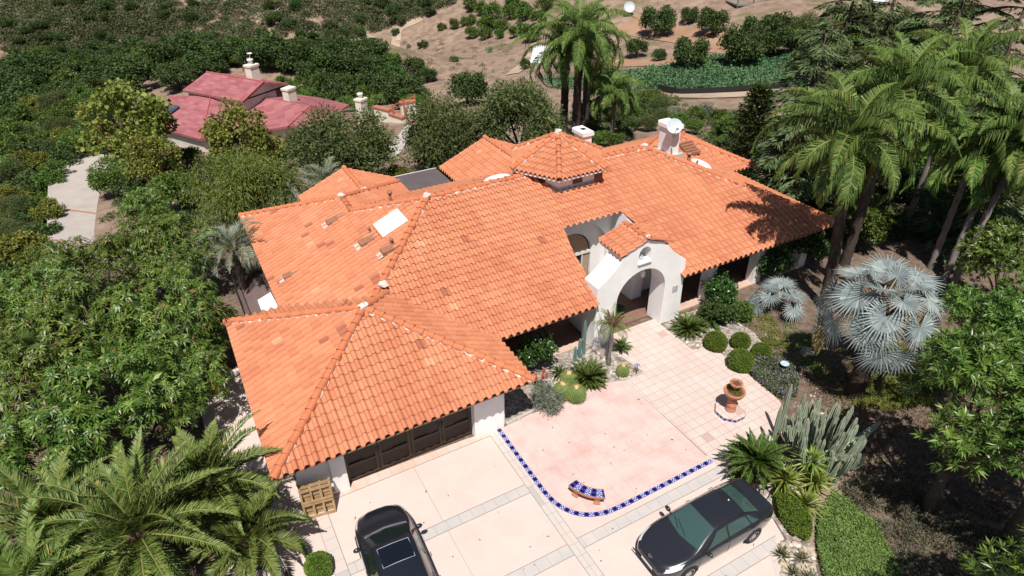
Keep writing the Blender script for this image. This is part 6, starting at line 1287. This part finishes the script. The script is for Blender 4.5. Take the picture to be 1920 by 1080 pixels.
m=MB(); m.lathe([(.10,.76),(.30,.80),(.46,.92),(.52,1.02),(.545,1.06),(.54,1.11),(.50,1.12),(.44,1.07),(.42,1.02),(.001,1.0)],(0,0,0),28); b=m.build('lower_bowl',M_TERRA,t,True); m=MB(); rr=np.random.default_rng(8); P=rr.normal(0,.17,(700,3))*[1,1,.25]+[0.05,-.05,1.08]; P=P[np.hypot(P[:,0],P[:,1])<.42]; m.quads(leaves(P,unit(rr.normal(size=P.shape)+[0,0,.5]),.07,.04,rr)); m.build('succulents',LM_YELG,b)
m=MB(); m.lathe([(.10,1.0),(.09,1.22),(.12,1.27),(.24,1.34),(.31,1.44),(.335,1.48),(.31,1.51),(.26,1.46),(.001,1.42)],(0,0,0),24); b=m.build('upper_bowl',M_TERRA,t,True); m=MB(); P=rr.normal(0,.11,(300,3))*[1,1,.25]+[0,0,1.48]; m.quads(leaves(P,unit(rr.normal(size=P.shape)+[0,0,.6]),.06,.03,rr)); m.build('dry_plants',plain('dry_reddish_plants',(.25,.14,.10),.9,.1,.3,9),b)
# curved tiled bench
ins_=[G(*p,.44)[:2] for p in ((1081,900),(1102,915),(1128,916))]; out_=[G(*p,.44)[:2] for p in ((1066,909),(1096,927),(1135,933))]
def circ(p):
    (x1,y1),(x2,y2),(x3,y3)=p; A=np.array([[x2-x1,y2-y1],[x3-x1,y3-y1]])*2; bb=np.array([x2*x2-x1*x1+y2*y2-y1*y1,x3*x3-x1*x1+y3*y3-y1*y1]); return np.linalg.solve(A,bb)
cc=circ(out_); ro=float(np.mean([np.linalg.norm(p-cc) for p in out_])); a0=math.atan2(*(out_[0]-cc)[::-1]); a1=math.atan2(*(out_[2]-cc)[::-1]); 
d=(a1-a0+PI)%(2*PI)-PI; aa=a0+np.linspace(0,d,22); wid=float(np.mean([np.linalg.norm(out_[0]-ins_[0]),np.linalg.norm(out_[2]-ins_[2])])); ri_=ro-wid
bc=np.array([cc[0]+(ro-wid/2)*math.cos(a0+d/2),cc[1]+(ro-wid/2)*math.sin(a0+d/2)])
t=thing('curved_bench','curved bench topped with blue painted tiles on terracotta feet','bench',(bc[0],bc[1],.006))
def ring(r,z): return np.stack([cc[0]-bc[0]+r*np.cos(aa),cc[1]-bc[1]+r*np.sin(aa),np.full(22,z)],1)
rings=[ring(ri_,.33),ring(ri_-.01,.42),ring(ro+.01,.42),ring(ro,.33)]; m=MB(); m.grid(np.array(rings+[rings[0]])); e=[]
for k in (0,21): m.add([r[k] for r in rings],[(0,1,2,3)])
m.build('seat',M_TERRA,t,fix=True); m=MB(); m.grid(np.array([ring(ri_+.02,.424),ring((ri_+ro)/2,.426),ring(ro-.02,.424)])); s=np.linspace(0,abs(d)*(ri_+ro)/2/(wid/2),22); uv=np.concatenate([np.c_[s,np.full(22,v)] for v in (0.0,.999,1.999)]); m.build('tile_top',M_BLUET,t,uv=uv)
for k in (4,17):
    r_=[(ro*.5+ri_*.5)]; p=ring(r_[0],0)[k]; m=MB(); Mx=Matrix.Translation((p[0],p[1],0))@Matrix.Rotation(aa[k],4,'Z'); m.box(-.17,.17,-.12,.12,0,.09,Mx); m.box(-.13,.13,-.09,.09,.091,.33,Mx); bevel(m.build('foot',M_TERRA,t),.012)
# timber pallets leaning against the garage wall
M_PAL=plain('pallet_wood',(.36,.235,.125),.85,.15,.3,5,.4,25); 
def pallet(label,x0,y0,ang,tilt,z=0):
    t=thing('wooden_pallet',label,'pallet',(x0,y0,z),ang); Rt=Matrix.Rotation(-tilt,4,'X')
    def bx(nm,a): m=MB(); m.box(*a,Rt); m.build(nm,M_PAL,t)
    W=1.06;H=1.25
    for x in (0,.33,.66,W-.07): bx('stringer',(x,x+.07,.0,.10,0,H))
    for z0 in (0,.55,.62,H-.12): bx('deck_board',(0,W,-.025,-.002,z0,z0+.12))
    for z0 in (.24,.38,.86,1.0): bx('back_board',(0,W,.102,.12,z0,z0+.09))
    return t
pallet('sunlit wooden pallet leaning upright outside the garage',.42,15.92,R(-9),R(12)); pallet('second wooden pallet hidden behind the sunlit one',.45,16.10,R(-9),R(12))
q=G(405,730); t=thing('terracotta_planter','tall red terracotta pot on the side path','plant pot',(q[0],q[1],0)); m=MB(); m.lathe([(.001,0),(.30,0),(.36,.1),(.40,.6),(.43,.78),(.45,.82),(.41,.85),(.36,.8),(.34,.68),(.001,.66)],(0,0,0),24); m.build('pot',M_TERRAD,t,True); m=MB(); m.lathe([(.001,.70),(.345,.69)],(0,0,0),16); m.build('soil',M_METD,t)
# service yard with iron railing
yard=[G(*p,.0) for p in ((474,470),(487,512),(477,518),(444,550),(462,600),(540,600),(512,470))]
sheet('service_deck',[p[:2] for p in yard],.0,tiles('deck_paver',.5,.5,0,0,(.095,.062,.062),(.125,.085,.085),(.20,.15,.15),.03,stain=(.11,.07,.065)),.5)
wp=[G(*p,.06)[:2] for p in ((483,563),(507,548),(524,580),(494,592))]; sheet('white_pad',wp,.07,M_SKYL,.06)
t=thing('iron_railing','black iron railing around the dark paved service yard','railing',(yard[3][0],yard[3][1],.0)); Y0=np.array(yard[3])
path=[yard[0],yard[1],yard[2],yard[3],yard[4]]
for a,b in zip(path[:-1],path[1:]):
    a=a-Y0;b=b-Y0
    for h in (.12,1.05): m=MB(); m.tube([a+[0,0,h],b+[0,0,h]],.022,5); m.build('rail',M_METD,t)
    m=MB(); n=max(2,int(np.linalg.norm(b-a)/.13))
    for k in range(1,n): p=a+(b-a)*k/n; m.tube([p+[0,0,.12],p+[0,0,1.05]],.009,4,False)
    m.build('balusters',M_METD,t)
for p in path: p=p-Y0; m=MB(); m.tube([p-[0,0,.3],p+[0,0,1.15]],.03,6); m.build('post',M_METD,t)
q=G(497,893); m=MB(); m.box(-.22,.22,-.16,.16,-.1,.012); o=m.build('utility_cover',M_FLASH); o.location=(q[0],q[1],0); tag(o,'grey utility cover set in the side path','cover')
# fallen leaves on the driveway
rr=np.random.default_rng(14); P=[]
for _ in range(90):
    x,y=rr.uniform(1.3,14.2),rr.uniform(5,16); P.append((x,y,.022))
P=np.array(P); m=MB(); D=unit(rr.normal(size=P.shape)*[1,1,.12]); m.quads(leaves(P,D,.10*(.5+rr.random(len(P))),.05,rr,-.02)); tag(m.build('fallen_leaves',leafmat('dry_leaf',(.10,.06,.03),(.19,.11,.06),(.30,.2,.1),.9,.1,0)),kind='stuff')
# ---------------------------------------------------------------- cars
M_PAINT=NT('black_blue_paint').done((.010,.012,.019),.32,.5,coat=1.0); M_PAINT2=NT('dark_grey_paint').done((.017,.018,.023),.25,.5,coat=1.0)
def glassm(n,c): return NT(n).done(c,.05,.8,coat=.5)
M_CGL=glassm('green_car_glass',(.040,.078,.074)); M_CGL2=glassm('dark_car_glass',(.012,.02,.02)); M_TYRE=plain('tyre_rubber',(.022,.022,.023),.85,.2,.1,9); M_RIM=plain('alloy_rim',(.5,.5,.52),.3,.6,.05,9,metal=.6)
M_LAMP=NT('headlamp').done((.55,.57,.58),.08,.8,coat=1); M_TAIL=NT('tail_lamp').done((.22,.02,.015),.15,.7,coat=1); M_CHR=NT('chrome').done((.75,.75,.77),.12,.8,metal=1); M_BLK=plain('black_trim',(.012,.012,.013),.5,.4,.1,9)
def smooth(xs,ys,x,k=5):
    y=np.interp(x,xs,ys); 
    for _ in range(k): y[1:-1]=(y[:-2]+2*y[1:-1]+y[2:])/4
    return y
class Car:
    """lofted body; local x runs from nose (0) to tail, y left, z up"""
    def __init__(s,L,top,belt,bw,rw,bot,ns=81):
        x=np.linspace(0,L,ns); s.x=x; s.L=L
        zt=smooth(*zip(*top),x,3); zb=smooth(*zip(*belt),x); yb=smooth(*zip(*bw),x); yr=smooth(*zip(*rw),x,3); zo=smooth(*zip(*bot),x)
        zb=np.minimum(zb,zt-.015)
        f=np.clip((zt-zb)/.42,0,1); ze=zt-.075*f-.012  # roof edge height
        rows=[]
        def rw_(y,z): rows.append(np.stack([x,y,z],1))
        rw_(0*x,zo); rw_(yb*.80,zo); rw_(yb*.95,zo+.05); rw_(yb*.995,zo+(zb-zo)*.30); rw_(yb*1.0,zo+(zb-zo)*.55); rw_(yb*.995,zo+(zb-zo)*.80); rw_(yb*.975,zb-.03); rw_(yb*.945,zb)
        for t in (.06,.35,.65,.94): rw_(yb*.935+(yr-yb*.935)*t,zb+(ze-zb)*t+.012*np.sin(PI*t)*f)
        rw_(yr*.96,ze+.030*f+.003); rw_(yr*.80,ze+.052*f+.006); rw_(yr*.45,zt-.008); rw_(0*x,zt)
        s.P=np.array(rows).transpose(1,0,2)   # ns, 16, 3
    def at(s,x,j,side=1):
        i=np.interp(x,s.x,np.arange(len(s.x))); i0=int(min(i,len(s.x)-2)); j0=int(min(j,s.P.shape[1]-2)); a,b=i-i0,j-j0; P=s.P
        p=(P[i0,j0]*(1-a)+P[i0+1,j0]*a)*(1-b)+(P[i0,j0+1]*(1-a)+P[i0+1,j0+1]*a)*b
        du=P[i0+1,j0]-P[i0,j0]; dv=P[i0,j0+1]-P[i0,j0]; n=np.cross(dv,du); n=n/(np.linalg.norm(n)+1e-9)
        n=n if n[2]>-.2 and n@np.array([0,1,.6])>-.3 else -n
        if n@np.array([0,.8,.6])<0: n=-n
        return p*np.array([1,side,1]),n*np.array([1,side,1])
    def body(s):
        m=MB(); P=s.P; Q=P[:,::-1]*np.array([1,-1,1]); full=np.concatenate([P,Q[:,1:-1]],1); m.grid(full,closed_u=True)
        n=full.shape[1]; m.F.append([list(range(n))[::-1],list(range(m.n-n,m.n))]); return m
    def patch(s,x0,x1,j0,j1,off,side=1,nx=14,nj=8,shape=None):
        """patch lifted off the body by off; x limits may be functions of the 0..1 position across"""
        m=MB(); rows=[]
        for b in np.linspace(0,1,nj+1):
            xa=x0(b) if callable(x0) else x0; xb=x1(b) if callable(x1) else x1; row=[]
            for a in np.linspace(0,1,nx+1):
                p,n=s.at(xa+(xb-xa)*a,j0+(j1-j0)*b,side); row.append(p+n*off)
            rows.append(row)
        m.grid(np.array(rows)); return m
    def full(s,x0,x1,j0,off,nx=14,nj=16):
        """patch across the car, from roof-side index j0 on one side to j0 on the other"""
        rows=[]; top=s.P.shape[1]-1
        for b in np.linspace(-1,1,nj+1):
            j=j0+(top-j0)*(1-abs(b)); xa=x0(abs(b)) if callable(x0) else x0; xb=x1(abs(b)) if callable(x1) else x1
            row=[]
            for a in np.linspace(0,1,nx+1): p,n=s.at(xa+(xb-xa)*a,min(j,top-.001),1 if b>=0 else -1); row.append(p+n*off)
            rows.append(row)
        m=MB(); m.grid(np.array(rows)); return m
def wheel(parent,x,y,r,w,side):
    t=MB(); prof=[(r*.62,-w/2),(r*.93,-w/2),(r,-w*.36),(r,w*.36),(r*.93,w/2),(r*.62,w/2)]
    th=np.linspace(0,2*PI,28,endpoint=False)
    def lat(pr): return np.array([[(x+rr*math.cos(a),y+side*yy,r+rr*math.sin(a)) for a in th] for rr,yy in pr])
    t.grid(lat(prof),closed_u=True); wo=t.build('wheel',M_TYRE,parent,True)
    m=MB(); m.grid(lat([(r*.63,w*.30),(r*.63,w*.49),(r*.56,w*.44),(r*.54,w*.2),(.001,w*.2)]),closed_u=True); m.build('rim',M_BLK,wo,True)
    m=MB()
    for k in range(7):
        a=2*PI*k/7; d=np.array([math.cos(a),0,math.sin(a)]); s_=np.array([-math.sin(a),0,math.cos(a)]); c=np.array([x,y+side*w*.40,r]); o=np.array([0,side*.05,0])
        m.add([c-s_*.035+o*.2,c+s_*.035+o*.2,c+d*r*.6+s_*.045,c+d*r*.6-s_*.045],[(0,1,2,3)])
    m.lathe([(.001,0)],(0,0,0),3) if False else None
    m.grid(lat([(r*.64,w*.505),(r*.58,w*.5)]),closed_u=True); m.build('spokes',M_RIM,wo)
def mirror(parent,p,side,mat):
    m=MB(); th=np.linspace(0,2*PI,12,endpoint=False); ph=np.linspace(-PI/2,PI/2,8); X=.075*np.cos(ph)[:,None]*np.cos(th); Y=.125*np.cos(ph)[:,None]*np.sin(th); Z=.085*np.sin(ph)[:,None]+0*X
    m.grid(np.stack([p[0]+X,p[1]+side*.15+Y,p[2]+Z],-1),closed_u=True); m.tube([(p[0],p[1]-side*.02,p[2]-.05),(p[0],p[1]+side*.1,p[2]-.02)],.03,6); return m.build('wing_mirror',mat,parent,True)
def line_on(c,pts,side,r=.006):
    P=[]
    for x,j in pts: p,n=c.at(x,j,side); P.append(p+n*.002)
    m=MB(); m.tube(np.array(P),r,5); return m
# --- the sedan
sd=Car(4.80,[(0,.62),(.04,.70),(.25,.77),(.7,.875),(1.12,.965),(1.22,1.0),(2.02,1.405),(2.25,1.445),(2.65,1.465),(3.1,1.445),(3.42,1.385),(4.05,1.115),(4.2,1.095),(4.62,1.075),(4.74,1.0),(4.80,.80)],
 [(0,.58),(.15,.66),(.7,.80),(1.2,.88),(2.5,.95),(3.6,1.0),(4.3,1.02),(4.65,.98),(4.8,.74)],[(0,.50),(.06,.62),(.22,.76),(.5,.86),(.95,.905),(2.4,.91),(3.8,.905),(4.3,.86),(4.6,.79),(4.74,.70),(4.8,.6)],
 [(0,.30),(.3,.62),(.9,.80),(1.2,.78),(2.05,.61),(2.6,.60),(3.4,.595),(4.05,.70),(4.6,.66),(4.8,.5)],[(0,.30),(.2,.2),(4.5,.22),(4.8,.36)])
def dress(t,c,paint,glass,wheels,wr,ww,ws_x,rg_x,sidewin,tailx,pil,mirrorx):
    b=c.body().build('body',paint,t,True)
    for s in (1,-1):
        for wx in wheels:
            m=MB(); th=np.linspace(-.25,PI+.25,20); p,_=c.at(wx,3,1); yy=s*(p[1]-.06)
            P=[]
            for rr in (wr*.3,wr*1.12): P.append([(wx+rr*math.cos(a),s*(c.at(wx+rr*math.cos(a)*.9,3.2,1)[0][1]+.004),wr+rr*math.sin(a)) for a in th])
            m.grid(np.array(P)); m.build('wheel_arch',M_BLK,t)
            wheel(t,wx,s*(c.at(wx,3.2,1)[0][1]-ww/2+.015),wr,ww,s)
        for (xa,xb) in sidewin: c.patch(xa,xb,8.15,10.85,.004,s).build('side_window',glass,t,True)
        line_on(c,[(x,7.95) for x in np.linspace(sidewin[0][0](0)-.05,sidewin[-1][1](0)+.02,16)],s,.007).build('window_trim',M_BLK,t,True)
        for px_ in pil: line_on(c,[(px_,j) for j in np.linspace(2.3,8,9)],s,.005).build('door_gap',M_BLK,t,True)
        for hx in (pil[1]-.16,pil[2]-.2 if len(pil)>2 else pil[1]+.9): p,n=c.at(hx,6.0,s); m=MB(); m.tube([p+n*.03-[.09,0,0],p+n*.035,p+n*.03+[.09,0,0]],.013,6); m.build('door_handle',paint,t,True)
        p,n=c.at(mirrorx,8.0,s); mirror(t,p+[0,0,.05],s,paint)
    c.full(ws_x[0],ws_x[1],12.3,.005).build('windshield',glass,t,True); c.full(rg_x[0],rg_x[1],12.4,.005).build('rear_window',glass,t,True)
    return b
q=np.array([11.82,8.70]); t=thing('parked_sedan','dark grey sedan parked across the lower right of the paved court','car',(11.82-2.35,8.70,0),0)
dress(t,sd,M_PAINT2,M_CGL,(.95,3.72),.325,.21,(lambda a:1.22+.12*a,lambda a:2.06+.03*a),(lambda a:3.42-.02*a,lambda a:4.02-.05*a),((lambda b:1.62+.52*b,lambda b:2.50),(lambda b:2.57,lambda b:3.48-.16*b),(lambda b:3.54-.15*b,lambda b:3.86-.36*b)),4.6,(1.32,2.53,3.58),1.58)
for s in (1,-1):
    sd.patch(lambda b:.10+.10*b,lambda b:.62+.16*b,6.1,9.4,.006,s,10,6).build('headlight',M_LAMP,t,True); sd.patch(4.52,4.79,4.8,7.6,.006,s,6,6).build('tail_light',M_TAIL,t,True)
    line_on(sd,[(.75,12.2),(1.0,12.1),(1.18,12.0)],s,.004).build('bonnet_gap',M_BLK,t,True)
    line_on(sd,[(x,12.15) for x in np.linspace(1.25,3.9,18)],s,.010).build('roof_trim',M_BLK,t,True)
m=MB(); m.box(-.012,.05,-.36,.36,.50,.60); bevel(m.build('grille',M_BLK,t),.02); m=MB(); a=np.linspace(0,2*PI,20); m.tube(np.stack([.075-.0*a+.03*np.sin(a),.075*np.cos(a),.735+.03*np.sin(a)],1),.009,6,False); m.tube(np.stack([.078+.012*np.sin(a),.03*np.cos(a),.74+.028*np.sin(a)],1),.007,6,False); m.build('emblem',M_CHR,t,True)
m=MB(); m.box(-.02,.0,-.7,.7,.30,.36); m.build('bumper_intake',M_BLK,t); m=MB(); m.box(-.03,-.021,-.26,.26,.40,.49); m.build('number_plate',M_FRAME,t)
p,n=sd.at(3.25,14.9,1); m=MB(); m.lathe([(.03,0),(.001,.06)],tuple(p),8); m.build('roof_antenna',M_FRAME,t)
for s,x0 in ((1,.05),(-1,.0)):
    m=MB(); a,_=sd.at(1.30,14.5,s); b,_=sd.at(1.50,12.8 if s>0 else 13.6,-s if s<0 else s); m.tube([a+[0,0,.02],(a+b)/2+[0,0,.03],b+[0,0,.02]],.008,4); m.build('wiper',M_BLK,t)
# --- the suv, seen from above its bonnet
sv=Car(4.65,[(0,.72),(.05,.80),(.3,.92),(.8,1.03),(1.1,1.09),(1.22,1.13),(1.95,1.53),(2.2,1.60),(2.7,1.64),(3.5,1.61),(4.1,1.54),(4.45,1.20),(4.58,1.1),(4.65,.9)],
 [(0,.66),(.15,.76),(.7,.90),(1.2,.98),(2.5,1.03),(3.6,1.07),(4.3,1.08),(4.65,.85)],[(0,.42),(.05,.58),(.2,.75),(.45,.86),(.85,.925),(2.4,.94),(3.8,.93),(4.3,.89),(4.65,.78)],
 [(0,.26),(.3,.58),(.9,.80),(1.2,.79),(1.95,.66),(2.6,.655),(3.5,.645),(4.2,.63),(4.5,.72),(4.65,.6)],[(0,.34),(.2,.24),(4.5,.28),(4.65,.4)])
nose=G(722,950,.8); t=thing('parked_suv','black sport utility car with a sunroof facing the garage doors','car',(2.62,14.62,0),R(-90-3))
dress(t,sv,M_PAINT,M_CGL2,(.93,3.70),.36,.24,(lambda a:1.24+.16*a,lambda a:1.96+.06*a),(lambda a:4.12,lambda a:4.42),((lambda b:1.62+.50*b,lambda b:2.55),(lambda b:2.62,lambda b:3.50),(lambda b:3.57,lambda b:4.1-.2*b)),4.5,(1.30,2.58,3.55),1.55)
for s in (1,-1):
    sv.patch(lambda b:.10+.10*b,lambda b:.55+.2*b,6.0,9.0,.006,s,10,6).build('headlight',M_LAMP,t,True); line_on(sv,[(.35,11.6),(.8,12.0),(1.2,12.1)],s,.006).build('bonnet_gap',M_BLK,t,True)
    line_on(sv,[(x,12.2) for x in np.linspace(1.9,4.2,16)],s,.016).build('roof_rail',M_BLK,t,True)
sr=sv.full(lambda a:2.18,lambda a:2.88,13.2,.006); sr.build('sunroof',NT('sunroof_glass').done((.006,.008,.012),.04,.7,coat=.5),t,True)
P=[]
for (x,j,s) in [(2.17,13.15,1)]+[(2.17,14.6,1),(2.17,14.6,-1),(2.17,13.15,-1),(2.89,13.15,-1),(2.89,14.6,-1),(2.89,14.6,1),(2.89,13.15,1),(2.17,13.15,1)]: p,n=sv.at(x,j,s); P.append(p+n*.006)
m=MB(); m.tube(np.array(P),.008,5); m.build('sunroof_frame',M_GREYM,t)
c=sv.full(lambda a:1.12+.12*a,lambda a:1.22+.15*a,12.4,.010,4); c.build('cowl_panel',plain('cowl_grey',(.16,.17,.19),.35,.5,.1,9),t,True)
for s in (1,-1):
    a,_=sv.at(1.26,14.7 if s>0 else 12.9,s); b,_=sv.at(1.42,13.2,s if s>0 else 1) if s>0 else sv.at(1.32,14.6,-1); m=MB(); m.tube([a+[0,0,.02],(a+b)/2+[0,0,.03],b+[0,0,.02]],.008,4); m.build('wiper',M_BLK,t)
m=MB(); m.box(-.012,.06,-.34,.34,.52,.70); bevel(m.build('grille',M_BLK,t),.03)
